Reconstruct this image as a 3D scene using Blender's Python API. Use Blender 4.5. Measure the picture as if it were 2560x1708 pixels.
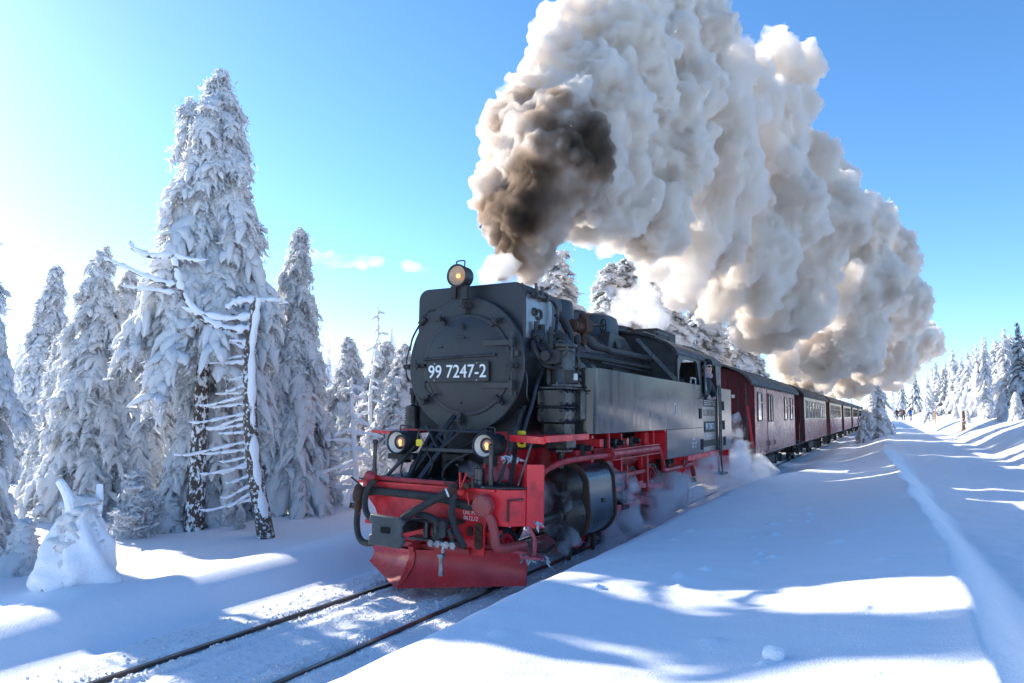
import bpy, math, random
import numpy as np
from mathutils import Vector, Matrix

for o in list(bpy.data.objects):
    bpy.data.objects.remove(o)
scene = bpy.context.scene
COL = scene.collection
R = math.radians

# ------------------------------------------------------------------ camera
YAW, PITCH, ROLL = R(28.70), R(5.806), R(0.656)
cy_, sy_, cp_, sp_ = math.cos(YAW), math.sin(YAW), math.cos(PITCH), math.sin(PITCH)
fw = Vector((-sy_ * cp_, cy_ * cp_, sp_))
rt = Vector((cy_, sy_, 0))
up = rt.cross(fw)
rt2 = rt * math.cos(ROLL) + up * math.sin(ROLL)
up2 = -rt * math.sin(ROLL) + up * math.cos(ROLL)
cam_d = bpy.data.cameras.new('camera')
cam = bpy.data.objects.new('camera', cam_d)
COL.objects.link(cam)
M = Matrix.Identity(4)
for i in range(3):
    M[i][0], M[i][1], M[i][2] = rt2[i], up2[i], -fw[i]
M[0][3], M[1][3], M[2][3] = 4.249, -6.633, 1.838
cam.matrix_world = M
cam_d.sensor_width = 36
cam_d.lens = 24.24
cam_d.clip_start = 0.1
cam_d.clip_end = 9000
scene.camera = cam

# ------------------------------------------------------------------ sky, sun, exposure
SUN_AZ, SUN_EL = R(84), R(22.5)          # azimuth is counted to the left of the track direction (+Y)
sun_dir = Vector((-math.sin(SUN_AZ) * math.cos(SUN_EL), math.cos(SUN_AZ) * math.cos(SUN_EL), math.sin(SUN_EL)))
world = bpy.data.worlds.new('World')
scene.world = world
world.use_nodes = True
nt = world.node_tree
nt.nodes.clear()
sky = nt.nodes.new('ShaderNodeTexSky')
sky.sky_type = 'NISHITA'
sky.sun_disc = False
sky.sun_elevation = SUN_EL
sky.sun_rotation = -SUN_AZ
sky.altitude = 1000
sky.air_density = 1.0
sky.dust_density = 0.5
sky.ozone_density = 4.6
bg = nt.nodes.new('ShaderNodeBackground')
bg.inputs['Strength'].default_value = 0.13
wo = nt.nodes.new('ShaderNodeOutputWorld')
hs = nt.nodes.new('ShaderNodeHueSaturation')
hs.inputs['Saturation'].default_value = 1.10
hs.inputs['Hue'].default_value = 0.499
nt.links.new(sky.outputs[0], hs.inputs['Color'])
nt.links.new(hs.outputs[0], bg.inputs['Color'])
nt.links.new(bg.outputs[0], wo.inputs['Surface'])

sun_d = bpy.data.lights.new('sun', 'SUN')
sun_d.energy = 4.2
sun_d.angle = R(0.53)
sun_d.color = (1.0, 0.92, 0.80)
sun = bpy.data.objects.new('sun', sun_d)
COL.objects.link(sun)
sun.rotation_euler = sun_dir.to_track_quat('Z', 'Y').to_euler()
sun.location = (-30, 10, 30)

vs = scene.view_settings
vs.view_transform = 'Standard'
vs.look = 'None'
vs.gamma = 1
vs.use_curve_mapping = False
vs.exposure = 1.25
scene.render.engine = 'CYCLES'
cyc = scene.cycles
cyc.use_denoising = True
cyc.max_bounces = 16
cyc.diffuse_bounces = 4
cyc.glossy_bounces = 4
cyc.transmission_bounces = 6
cyc.transparent_max_bounces = 24
cyc.volume_bounces = 12
cyc.sample_clamp_indirect = 6

rnd = random.Random(7247)


# ------------------------------------------------------------------ numpy noise
def _hash(i, j, k, seed):
    n = (i * 73856093) ^ (j * 19349663) ^ (k * 83492791) ^ (seed * 2654435761)
    n = (n ^ (n >> 13)) * 1274126177
    n = n & 0x7fffffff
    n = (n ^ (n >> 16)) & 0xffff
    return n / 32767.5 - 1.0


def vnoise(P, seed=0):
    P = np.asarray(P, float)
    f = np.floor(P)
    t = P - f
    t = t * t * (3 - 2 * t)
    i = f.astype(np.int64)
    x, y, z = i[..., 0], i[..., 1], i[..., 2]
    u, v, w = t[..., 0], t[..., 1], t[..., 2]
    out = 0
    for a in (0, 1):
        for b in (0, 1):
            for c in (0, 1):
                out = out + _hash(x + a, y + b, z + c, seed) * (u if a else 1 - u) * (v if b else 1 - v) * (w if c else 1 - w)
    return out


def n2(x, y, s, seed=0):
    x, y = np.broadcast_arrays(np.asarray(x, float), np.asarray(y, float))
    return vnoise(np.stack([x / s, y / s, np.full(x.shape, 0.37)], -1), seed)


def sstep(a, b, x):
    t = np.clip((x - a) / (b - a), 0, 1)
    return t * t * (3 - 2 * t)


# ------------------------------------------------------------------ mesh builder
def link(name, data, parent=None):
    o = bpy.data.objects.new(name, data)
    COL.objects.link(o)
    if parent is not None:
        o.parent = parent
    return o


def tag(o, label=None, cat=None, group=None, kind=None):
    for k, v in (('label', label), ('category', cat), ('group', group), ('kind', kind)):
        if v:
            o[k] = v
    return o


def thing(name, loc, label, cat, group=None, rz=0):
    o = link(name, None)
    o.location = loc
    o.rotation_euler = (0, 0, rz)
    o.empty_display_size = 0.2
    return tag(o, label, cat, group)


def origin_of(p):
    v = Vector((0, 0, 0))
    while p is not None:
        v = v + p.location
        p = p.parent
    return v


def frame_of(d):
    d = Vector(d).normalized()
    a = Vector((0, 0, 1)) if abs(d.z) < 0.9 else Vector((1, 0, 0))
    u = d.cross(a).normalized()
    return u, d.cross(u).normalized(), d


def spline(pts, sub):
    if sub <= 1 or len(pts) < 3:
        return [Vector(p) for p in pts]
    P = [Vector(p) for p in pts]
    P = [P[0] * 2 - P[1]] + P + [P[-1] * 2 - P[-2]]
    out = []
    for i in range(1, len(P) - 2):
        a, b, c, d = P[i - 1:i + 3]
        for k in range(sub):
            t = k / sub
            out.append(0.5 * (2 * b + (c - a) * t + (2 * a - 5 * b + 4 * c - d) * t * t + (3 * b - a - 3 * c + d) * t ** 3))
    out.append(P[-2])
    return out


class MB:
    def __init__(self):
        self.v, self.f, self.m = [], [], []

    def add(self, vs_, fs_, mi=0):
        b = len(self.v)
        self.v += [tuple(q) for q in vs_]
        self.f += [tuple(b + i for i in f) for f in fs_]
        self.m += [mi] * len(fs_)
        return self

    def box(self, x0, x1, y0, y1, z0, z1, mi=0, c=0.0):
        if c:
            poly = [(x0 + c, z0), (x1 - c, z0), (x1, z0 + c), (x1, z1 - c), (x1 - c, z1), (x0 + c, z1), (x0, z1 - c), (x0, z0 + c)]
            return self.prism(poly, 'y', y0, y1, mi)
        return self.add([(x0, y0, z0), (x1, y0, z0), (x1, y1, z0), (x0, y1, z0), (x0, y0, z1), (x1, y0, z1), (x1, y1, z1), (x0, y1, z1)],
                        [(3, 2, 1, 0), (4, 5, 6, 7), (0, 1, 5, 4), (1, 2, 6, 5), (2, 3, 7, 6), (3, 0, 4, 7)], mi)

    def bar(self, p0, p1, w, h, mi=0, roll=0):
        p0, p1 = Vector(p0), Vector(p1)
        u, v, d = frame_of(p1 - p0)
        if roll:
            u, v = u * math.cos(roll) + v * math.sin(roll), v * math.cos(roll) - u * math.sin(roll)
        q = []
        for p in (p0, p1):
            q += [p - u * w / 2 - v * h / 2, p + u * w / 2 - v * h / 2, p + u * w / 2 + v * h / 2, p - u * w / 2 + v * h / 2]
        return self.add(q, [(3, 2, 1, 0), (4, 5, 6, 7), (0, 1, 5, 4), (1, 2, 6, 5), (2, 3, 7, 6), (3, 0, 4, 7)], mi)

    def rings(self, rings, mi=0, caps=True):
        n = len(rings[0])
        vs_ = [q for r in rings for q in r]
        fs_ = []
        for i in range(len(rings) - 1):
            for j in range(n):
                k = (j + 1) % n
                fs_.append((i * n + j, i * n + k, (i + 1) * n + k, (i + 1) * n + j))
        if caps:
            fs_.append(tuple(range(n - 1, -1, -1)))
            e = (len(rings) - 1) * n
            fs_.append(tuple(e + j for j in range(n)))
        return self.add(vs_, fs_, mi)

    def cyl(self, p0, p1, r0, r1=None, n=16, mi=0, caps=True):
        r1 = r0 if r1 is None else r1
        return self.lathe(p0, Vector(p1) - Vector(p0), [(0, r0), (1, r1)], n, mi, caps, unit=False)

    def lathe(self, o, d, prof, n=24, mi=0, caps=True, unit=True):
        o, L = Vector(o), Vector(d)
        u, v, dn = frame_of(L)
        s = dn if unit else L
        rg = []
        for t, r in prof:
            c = o + s * t
            rg.append([c + (u * math.cos(2 * math.pi * k / n) + v * math.sin(2 * math.pi * k / n)) * max(r, 1e-4) for k in range(n)])
        return self.rings(rg, mi, caps)

    def tube(self, pts, r, n=8, sub=4, mi=0):
        P = spline(pts, sub)
        rg = []
        t0 = (P[1] - P[0]).normalized()
        u, v, _ = frame_of(t0)
        for i, p in enumerate(P):
            t = (P[min(i + 1, len(P) - 1)] - P[max(i - 1, 0)]).normalized()
            u = (u - t * u.dot(t)).normalized()
            v = t.cross(u)
            rr = r(i / (len(P) - 1)) if callable(r) else r
            rg.append([p + (u * math.cos(2 * math.pi * k / n) + v * math.sin(2 * math.pi * k / n)) * rr for k in range(n)])
        return self.rings(rg, mi)

    def prism(self, poly, ax, lo, hi, mi=0):
        n = len(poly)
        def q(a, b, c):
            return {'x': (c, a, b), 'y': (a, c, b), 'z': (a, b, c)}[ax]
        vs_ = [q(a, b, lo) for a, b in poly] + [q(a, b, hi) for a, b in poly]
        area = sum(poly[i][0] * poly[(i + 1) % n][1] - poly[(i + 1) % n][0] * poly[i][1] for i in range(n))
        flip = (area > 0) == (ax == 'y')
        fs_ = [tuple(range(n - 1, -1, -1)), tuple(range(n, 2 * n))] + [(i, (i + 1) % n, n + (i + 1) % n, n + i) for i in range(n)]
        if flip:
            fs_ = [tuple(reversed(f)) for f in fs_]
        return self.add(vs_, fs_, mi)

    def ball(self, c, r, n=12, mi=0):
        rx, ry, rz = (r, r, r) if not hasattr(r, '__len__') else r
        m = max(4, n // 2)
        rg = []
        for i in range(m + 1):
            a = math.pi * i / m
            s = max(math.sin(a), 1e-3)
            rg.append([(c[0] + rx * s * math.cos(2 * math.pi * k / n), c[1] + ry * s * math.sin(2 * math.pi * k / n), c[2] - rz * math.cos(a)) for k in range(n)])
        return self.rings(rg, mi)

    def mesh(self, name, mats, org=Vector((0, 0, 0)), ang=35):
        me = bpy.data.meshes.new(name)
        vv = [(x - org.x, y - org.y, z - org.z) for x, y, z in self.v]
        me.from_pydata(vv, [], self.f)
        for m_ in (mats if isinstance(mats, (list, tuple)) else [mats]):
            me.materials.append(m_)
        if any(self.m):
            me.polygons.foreach_set('material_index', self.m)
        me.update()
        me.shade_smooth()
        me.set_sharp_from_angle(angle=R(ang))
        return me

    def build(self, name, mats, parent=None, bevel=0.0, ang=35):
        o = link(name, self.mesh(name, mats, origin_of(parent), ang), parent)
        if bevel:
            bv = o.modifiers.new('bevel', 'BEVEL')
            bv.width = bevel
            bv.segments = 2
            bv.limit_method = 'ANGLE'
            bv.angle_limit = R(40)
        return o


def np_mesh(name, V, F, mats, normals=None, smooth=True):
    """V (n,3), F (m,3) or (m,4) arrays"""
    me = bpy.data.meshes.new(name)
    V = np.asarray(V, np.float32)
    F = np.asarray(F, np.int32)
    k = F.shape[1]
    me.vertices.add(len(V))
    me.vertices.foreach_set('co', V.ravel())
    me.loops.add(F.size)
    me.loops.foreach_set('vertex_index', F.ravel())
    me.polygons.add(len(F))
    me.polygons.foreach_set('loop_start', np.arange(0, F.size, k, dtype=np.int32))
    for m_ in (mats if isinstance(mats, (list, tuple)) else [mats]):
        me.materials.append(m_)
    me.update(calc_edges=True)
    me.validate()
    if smooth:
        me.shade_smooth()
    if normals is not None:
        me.normals_split_custom_set_from_vertices([tuple(q) for q in normals])
    return me


def text_obj(name, body, mat, parent, pos, size, facing='-y', xscale=1.0, ext=0.004, align='CENTER', bold=0.0):
    cu = bpy.data.curves.new('tmp', 'FONT')
    cu.body = body
    cu.size = size
    cu.offset = bold
    cu.extrude = ext
    cu.align_x = align
    cu.align_y = 'CENTER'
    cu.space_line = 0.95
    to = bpy.data.objects.new('tmp', cu)
    COL.objects.link(to)
    dg = bpy.context.evaluated_depsgraph_get()
    me = bpy.data.meshes.new_from_object(to.evaluated_get(dg))
    bpy.data.objects.remove(to)
    bpy.data.curves.remove(cu)
    if facing == '-y':
        rot = Matrix(((xscale, 0, 0), (0, 0, -1), (0, 1, 0)))
    else:                                   # +x
        rot = Matrix(((0, 0, 1), (xscale, 0, 0), (0, 1, 0)))
    me.transform(rot.to_4x4())
    me.transform(Matrix.Translation(Vector(pos) - origin_of(parent)))
    me.materials.clear()
    me.materials.append(mat)
    me.name = name
    return link(name, me, parent)


# ------------------------------------------------------------------ materials
def mat(name, base=(0.5, 0.5, 0.5), rough=0.5, metal=0.0, spec=0.5, var=None, vscale=4.0, bump=0.0, bscale=30.0, stretch=(1, 1, 1), rvar=0.0, coat=0.0, emit=None, estr=0.0, thresh=(0.35, 0.7)):
    m_ = bpy.data.materials.new(name)
    m_.use_nodes = True
    t = m_.node_tree
    b = t.nodes['Principled BSDF']
    b.inputs['Base Color'].default_value = (*base, 1)
    b.inputs['Roughness'].default_value = rough
    b.inputs['Metallic'].default_value = metal
    b.inputs['Specular IOR Level'].default_value = spec
    b.inputs['Coat Weight'].default_value = coat
    b.inputs['Coat Roughness'].default_value = 0.1
    if emit:
        b.inputs['Emission Color'].default_value = (*emit, 1)
        b.inputs['Emission Strength'].default_value = estr
    tc = t.nodes.new('ShaderNodeTexCoord')
    mp = t.nodes.new('ShaderNodeMapping')
    mp.inputs['Scale'].default_value = stretch
    t.links.new(tc.outputs['Object'], mp.inputs['Vector'])
    if var or rvar:
        n = t.nodes.new('ShaderNodeTexNoise')
        n.inputs['Scale'].default_value = vscale
        n.inputs['Detail'].default_value = 6
        n.inputs['Roughness'].default_value = 0.62
        t.links.new(mp.outputs[0], n.inputs['Vector'])
        if var:
            r = t.nodes.new('ShaderNodeValToRGB')
            r.color_ramp.elements[0].position = thresh[0]
            r.color_ramp.elements[1].position = thresh[1]
            r.color_ramp.elements[0].color = (*base, 1)
            r.color_ramp.elements[1].color = (*var, 1)
            t.links.new(n.outputs['Fac'], r.inputs['Fac'])
            t.links.new(r.outputs['Color'], b.inputs['Base Color'])
        if rvar:
            mr = t.nodes.new('ShaderNodeMapRange')
            mr.inputs['From Min'].default_value = 0.3
            mr.inputs['From Max'].default_value = 0.7
            mr.inputs['To Min'].default_value = max(0, rough - rvar)
            mr.inputs['To Max'].default_value = min(1, rough + rvar)
            t.links.new(n.outputs['Fac'], mr.inputs['Value'])
            t.links.new(mr.outputs[0], b.inputs['Roughness'])
    if bump:
        n = t.nodes.new('ShaderNodeTexNoise')
        n.inputs['Scale'].default_value = bscale
        n.inputs['Detail'].default_value = 5
        t.links.new(mp.outputs[0], n.inputs['Vector'])
        bp = t.nodes.new('ShaderNodeBump')
        bp.inputs['Strength'].default_value = bump
        bp.inputs['Distance'].default_value = 0.02
        t.links.new(n.outputs['Fac'], bp.inputs['Height'])
        t.links.new(bp.outputs[0], b.inputs['Normal'])
    return m_


black = mat('sooty_black', (0.018, 0.019, 0.022), 0.42, var=(0.05, 0.048, 0.046), vscale=5, bump=0.12, bscale=60, rvar=0.12)
black_dull = mat('dull_black', (0.012, 0.012, 0.014), 0.6, var=(0.04, 0.038, 0.036), vscale=7, bump=0.2, bscale=60)
smokebox_m = mat('smokebox_paint', (0.022, 0.025, 0.031), 0.45, var=(0.034, 0.033, 0.034), vscale=3, bump=0.1, bscale=70, rvar=0.1)
tank_m = mat('tank_paint', (0.030, 0.031, 0.034), 0.13, metal=0.05, spec=0.62, var=(0.055, 0.055, 0.057), vscale=1.6, stretch=(1, 4, 0.3), bump=0.05, bscale=3.5, rvar=0.07)
steel = mat('bare_steel', (0.42, 0.43, 0.45), 0.3, metal=0.9, var=(0.2, 0.19, 0.18), vscale=9, rvar=0.15)
steel_dark = mat('oily_steel', (0.09, 0.09, 0.095), 0.35, metal=0.7, var=(0.03, 0.028, 0.026), vscale=8, rvar=0.15, bump=0.1, bscale=50)
rust = mat('rusty_iron', (0.10, 0.04, 0.02), 0.75, var=(0.04, 0.022, 0.016), vscale=10, bump=0.4, bscale=50)
red = mat('frame_red', (0.74, 0.018, 0.030), 0.36, var=(0.20, 0.016, 0.018), thresh=(0.50, 0.80), vscale=5.5, rvar=0.12, bump=0.06, bscale=30)
red_dirty = mat('worn_red', (0.42, 0.025, 0.028), 0.45, var=(0.14, 0.03, 0.03), vscale=6, rvar=0.15, bump=0.15, bscale=40, thresh=(0.48, 0.78))
plow_m = mat('plow_red', (0.58, 0.045, 0.045), 0.32, var=(0.38, 0.026, 0.032), vscale=4.5, rvar=0.14, bump=0.08, bscale=25, thresh=(0.42, 0.72))
rubber = mat('hose_rubber', (0.022, 0.023, 0.024), 0.7, var=(0.05, 0.048, 0.04), vscale=14, bump=0.3, bscale=80)
white_paint = mat('white_paint', (0.78, 0.78, 0.76), 0.5)
yellow = mat('yellow_tag', (0.85, 0.62, 0.02), 0.45)
plate_grey = mat('coupler_plate_grey', (0.06, 0.065, 0.066), 0.6, var=(0.12, 0.12, 0.115), vscale=5, bump=0.15, bscale=30, thresh=(0.5, 0.8))
chequer = mat('deck_plate', (0.02, 0.02, 0.022), 0.5, var=(0.3, 0.31, 0.33), vscale=9, bump=0.4, bscale=45, thresh=(0.6, 0.75))
lamp_glass_rim = mat('lamp_reflector', (0.72, 0.78, 0.72), 0.35, var=(0.55, 0.6, 0.55), vscale=5)
bulb_m = mat('bulb_glow', (0.9, 0.5, 0.2), 0.4, emit=(1.0, 0.42, 0.12), estr=0.75)
lamp_yellow = mat('lamp_amber_reflector', (0.55, 0.42, 0.28), 0.35, var=(0.42, 0.33, 0.24), vscale=5)
maroon = mat('coach_maroon', (0.28, 0.04, 0.055), 0.28, var=(0.17, 0.024, 0.036), vscale=2.2, rvar=0.08, bump=0.04, bscale=4)
maroon_end = mat('coach_end_maroon', (0.14, 0.010, 0.018), 0.42, var=(0.11, 0.008, 0.014), vscale=3)
cream = mat('coach_cream', (0.62, 0.50, 0.30), 0.33, var=(0.52, 0.42, 0.25), vscale=3, bump=0.04, bscale=4)
roof_m = mat('coach_roof_grey', (0.055, 0.053, 0.05), 0.6, var=(0.085, 0.08, 0.075), vscale=3, bump=0.1)
window_frame_m = mat('window_frame_black', (0.02, 0.02, 0.02), 0.4)
brass = mat('window_brass', (0.55, 0.42, 0.16), 0.35, metal=0.6)
glass_m = mat('window_glass', (0.02, 0.025, 0.03), 0.04, spec=1.0, metal=0.0, coat=0.6)
under_m = mat('underframe_black', (0.02, 0.018, 0.017), 0.7, var=(0.045, 0.04, 0.036), vscale=8)
# ================================================================== snow and ground
def snow_mat(name, base=(0.86, 0.88, 0.92), fine=0.35, coarse=0.25, dirt=0.0, dirtcol=(0.42, 0.40, 0.36), fscale=55.0, cscale=7.0):
    m_ = bpy.data.materials.new(name)
    m_.use_nodes = True
    t = m_.node_tree
    b = t.nodes['Principled BSDF']
    b.inputs['Base Color'].default_value = (*base, 1)
    b.inputs['Roughness'].default_value = 0.62
    b.inputs['Specular IOR Level'].default_value = 0.25
    tc = t.nodes.new('ShaderNodeTexCoord')
    def noise(s, d=5, rgh=0.6):
        n = t.nodes.new('ShaderNodeTexNoise')
        n.inputs['Scale'].default_value = s
        n.inputs['Detail'].default_value = d
        n.inputs['Roughness'].default_value = rgh
        t.links.new(tc.outputs['Object'], n.inputs['Vector'])
        return n
    a, c = noise(fscale, 3), noise(cscale, 6)
    b1 = t.nodes.new('ShaderNodeBump')
    b1.inputs['Strength'].default_value = coarse
    b1.inputs['Distance'].default_value = 0.06
    t.links.new(c.outputs['Fac'], b1.inputs['Height'])
    b2 = t.nodes.new('ShaderNodeBump')
    b2.inputs['Strength'].default_value = fine
    b2.inputs['Distance'].default_value = 0.012
    t.links.new(a.outputs['Fac'], b2.inputs['Height'])
    t.links.new(b1.outputs[0], b2.inputs['Normal'])
    t.links.new(b2.outputs[0], b.inputs['Normal'])
    if dirt:
        n = noise(16, 8, 0.72)
        r = t.nodes.new('ShaderNodeValToRGB')
        r.color_ramp.elements[0].position = 0.56
        r.color_ramp.elements[1].position = 0.56 + 0.22 / dirt
        r.color_ramp.elements[0].color = (*base, 1)
        r.color_ramp.elements[1].color = (*dirtcol, 1)
        t.links.new(n.outputs['Fac'], r.inputs['Fac'])
        t.links.new(r.outputs[0], b.inputs['Base Color'])
    return m_


snow_ground_m = snow_mat('snow_soft', fine=0.55, coarse=0.16, fscale=80)
snow_path_m = snow_mat('snow_trodden', base=(0.84, 0.86, 0.90), fine=0.4, coarse=0.6, cscale=5)
snow_bed_m = snow_mat('snow_track', base=(0.82, 0.83, 0.85), fine=0.7, coarse=0.6, dirt=1.0, fscale=40, cscale=12)


def path_z(y):
    return 0.34 + 0.0078 * np.clip(y, 0, 140)


_rc = np.random.RandomState(77)
CLODS = [(2.9 + 0.35 * k * 0.12 + _rc.uniform(-0.25, 0.25), -1.6 + k * 0.42 + _rc.uniform(-0.2, 0.2), _rc.uniform(0.035, 0.075), _rc.uniform(0.02, 0.05)) for k in range(14)] + [(_rc.uniform(2.2, 4.3), _rc.uniform(-3.4, 3), _rc.uniform(0.03, 0.07), _rc.uniform(0.012, 0.035)) for k in range(26)]


def ground_h(x, y):
    x, y = np.broadcast_arrays(np.asarray(x, float), np.asarray(y, float))
    # ---- left side
    und = 0.13 * n2(x, y, 2.9, 3) + 0.06 * n2(x, y, 1.1, 5) + 0.4 * n2(x, y, 17, 8) * sstep(-6, -20, x)
    ridge = 0.165 + 0.03 * n2(x * 0.3, y, 1.3, 12)
    wob = 0.045 * n2(x * 0, y, 2.2, 9)
    zl = -0.07 + (ridge + 0.07) * sstep(-1.22 + wob, -1.95 + wob, x)
    back = sstep(-2.0, -2.9, x)
    zl = zl * (1 - back) + (0.02 + und) * back
    zl = zl + 0.16 * np.exp(-(((x + 4.6) / 1.8) ** 2 + ((y - 4.5) / 3.0) ** 2))
    # far left falls away a little
    zl = zl - 0.02 * np.clip(-x - 10, 0, 60)
    # ---- track bed
    ax = np.abs(x)
    bed = -0.020 + 0.008 * n2(x, y, 0.22, 21) + 0.007 * n2(x, y, 0.09, 22)
    bed = bed + 0.028 * np.exp(-((x + 0.12 + 0.05 * n2(x * 0, y, 1.5, 30)) / 0.10) ** 2) + 0.018 * np.exp(-((x - 0.22) / 0.07) ** 2)
    bed = bed - 0.035 * np.exp(-((ax - 0.485) / 0.022) ** 2)
    bed = bed + (0.030 + 0.02 * n2(x, y, 0.13, 25)) * np.exp(-((ax - 0.36) / 0.045) ** 2)
    bed = bed + (0.015 + 0.02 * n2(x, y, 0.17, 26)) * np.exp(-((ax - 0.66) / 0.05) ** 2)
    # ---- right bank
    edge = 0.57 + 0.03 * n2(x * 0, y, 2.7, 31)
    rise = sstep(0.95, 1.95, x)
    plate = edge + 0.05 * (x - 1.9) + 0.10 * sstep(3.1, 4.5, x) - 0.05 * np.exp(-((x - 3.1) / 0.8) ** 2) + 0.014 * n2(x, y, 0.9, 33) + 0.010 * n2(x, y * 1.6, 0.35, 34) + 0.005 * n2(x, y, 0.12, 37)
    zmound = -0.05 + (plate + 0.05) * rise
    far = sstep(0, 2.6, y - (8.3 + np.clip(x - 1.9, -1, 6) * 4.7))
    zfar = -0.05 + 0.17 * sstep(1.0, 2.2, x) + 0.55 * sstep(2.4, 4.4, x) + 0.05 * n2(x, y, 1.5, 35)
    zb = zmound * (1 - far) + zfar * far
    # path and the slope beyond it
    crest = 4.62 + 0.05 * n2(x * 0, y, 1.7, 36) + 0.035 * n2(x * 0, y, 0.4, 38) - 0.03 * np.clip(y, 0, 25)
    fall = sstep(crest - 0.05, crest + 0.55, x)
    plate_lip = (0.05 + 0.03 * n2(x * 0, y, 0.5, 39)) * np.exp(-np.abs(x - crest + 0.06) / 0.16)
    zb = zb + plate_lip * (1 - far)
    zp = path_z(y) + 0.045 * n2(x * 1.6, y * 0.5, 0.8, 41) + 0.03 * n2(x, y, 0.25, 42)
    sl = np.clip(x - (7.5 + 0.5 * n2(x * 0, y, 9, 44)), 0, 60)
    zp = zp + 1.55 * (1 - np.exp(-sl / 2.6)) + 0.07 * sl + (0.16 * n2(x, y, 3.1, 45) + 0.10 * n2(x, y, 1.4, 46)) * sstep(0.2, 2.0, sl)
    zr = zb * (1 - fall) + zp * fall
    z = np.where(x < -1.1, zl, np.where(x > 0.9, zr, bed))
    z = np.where((x >= -1.25) & (x < -0.95), bed * sstep(-1.25, -0.95, x) + zl * (1 - sstep(-1.25, -0.95, x)), z)
    z = np.where((x > 0.8) & (x < 1.05), bed * (1 - sstep(0.8, 1.05, x)) + zr * sstep(0.8, 1.05, x), z)
    for cx_, cy_0, r_, h_ in CLODS:
        z = z + h_ * np.exp(-(((x - cx_) / r_) ** 2 + ((y - cy_0) / r_) ** 2) ** 1.5)
    # a buried mound round the little spruce on the near left
    z = z + 0.15 * np.exp(-(((x + 2.75) / 0.55) ** 2 + ((y + 2.75) / 0.55) ** 2))
    return z


def graded(lo, hi, centre, fine, coarse, grow):
    """coordinates from lo to hi, spacing fine near centre, growing outward"""
    def run(a, b):
        out, p, s = [], a, fine
        d = 1 if b > a else -1
        while (b - p) * d > 0:
            out.append(p)
            p += d * s
            s = min(s * grow, coarse)
        out.append(b)
        return out
    L = run(centre[0], lo)[1:][::-1]
    Rr = run(centre[1], hi)[1:]
    mid = list(np.arange(centre[0], centre[1], fine))
    return np.array(L + mid + [centre[1]] + Rr)


gx = graded(-400, 400, (-1.3, 5.2), 0.034, 25, 1.05)
gy = graded(-30, 2500, (-6.5, 3.0), 0.048, 60, 1.032)
GX, GY = np.meshgrid(gx, gy)
GZ = ground_h(GX, GY)
dzx = (ground_h(GX + 0.01, GY) - ground_h(GX - 0.01, GY)) / 0.02
dzy = (ground_h(GX, GY + 0.01) - ground_h(GX, GY - 0.01)) / 0.02
GN = np.stack([-dzx, -dzy, np.ones_like(dzx)], -1)
GN /= np.linalg.norm(GN, axis=-1, keepdims=True)
idx = np.arange(GX.size).reshape(GX.shape)
quads = np.stack([idx[:-1, :-1], idx[:-1, 1:], idx[1:, 1:], idx[1:, :-1]], -1)
PV = np.stack([GX, GY, GZ], -1).reshape(-1, 3)
PN = GN.reshape(-1, 3)
colx = (gx[:-1] + gx[1:]) / 2


def sheet(name, x0, x1, m_):
    sel = (colx >= x0) & (colx < x1)
    q = quads[:, sel].reshape(-1, 4)
    used, inv = np.unique(q, return_inverse=True)
    me = np_mesh(name, PV[used], inv.reshape(-1, 4), m_, PN[used])
    return tag(link(name, me), kind='structure')


sheet('snow_ground', -500, -1.15, snow_ground_m)
sheet('track_bed', -1.15, 0.93, snow_bed_m)
sheet('snow_bank', 0.93, 4.75, snow_ground_m)
sheet('snow_path', 4.75, 7.6, snow_path_m)
sheet('snow_slope', 7.6, 500, snow_ground_m)


def gz(x, y):
    return float(ground_h(np.array(x), np.array(y)))


# rails: a rail each, head polished, sides rusty
rail_side = mat('rail_side', (0.035, 0.026, 0.022), 0.6, var=(0.09, 0.06, 0.045), vscale=30, stretch=(1, 0.1, 1))
rail_head = mat('rail_head', (0.22, 0.21, 0.20), 0.28, metal=0.8, var=(0.05, 0.045, 0.04), vscale=12, stretch=(1, 0.1, 1))
track = thing('railway_track', (0, 0, 0), 'narrow gauge track of two thin rails pressed into snow', 'track')
for x in (-0.53, 0.53):
    prof = [(-0.055, -0.14), (0.055, -0.14), (0.055, -0.13), (0.012, -0.11), (0.012, -0.035), (0.024, -0.028), (0.024, -0.004), (0.019, 0), (-0.019, 0), (-0.024, -0.004), (-0.024, -0.028), (-0.012, -0.035), (-0.012, -0.11), (-0.055, -0.13)]
    mb = MB()
    for y0, y1 in ((-25, 40), (40, 300)):
        mb.prism([(x + a, b) for a, b in prof], 'y', y0, y1)
    mb.m = [1 if len(f) == 4 and all(mb.v[i][2] > -0.005 for i in f) else 0 for f in mb.f]
    mb.build('rail', [rail_side, rail_head], track)

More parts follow.
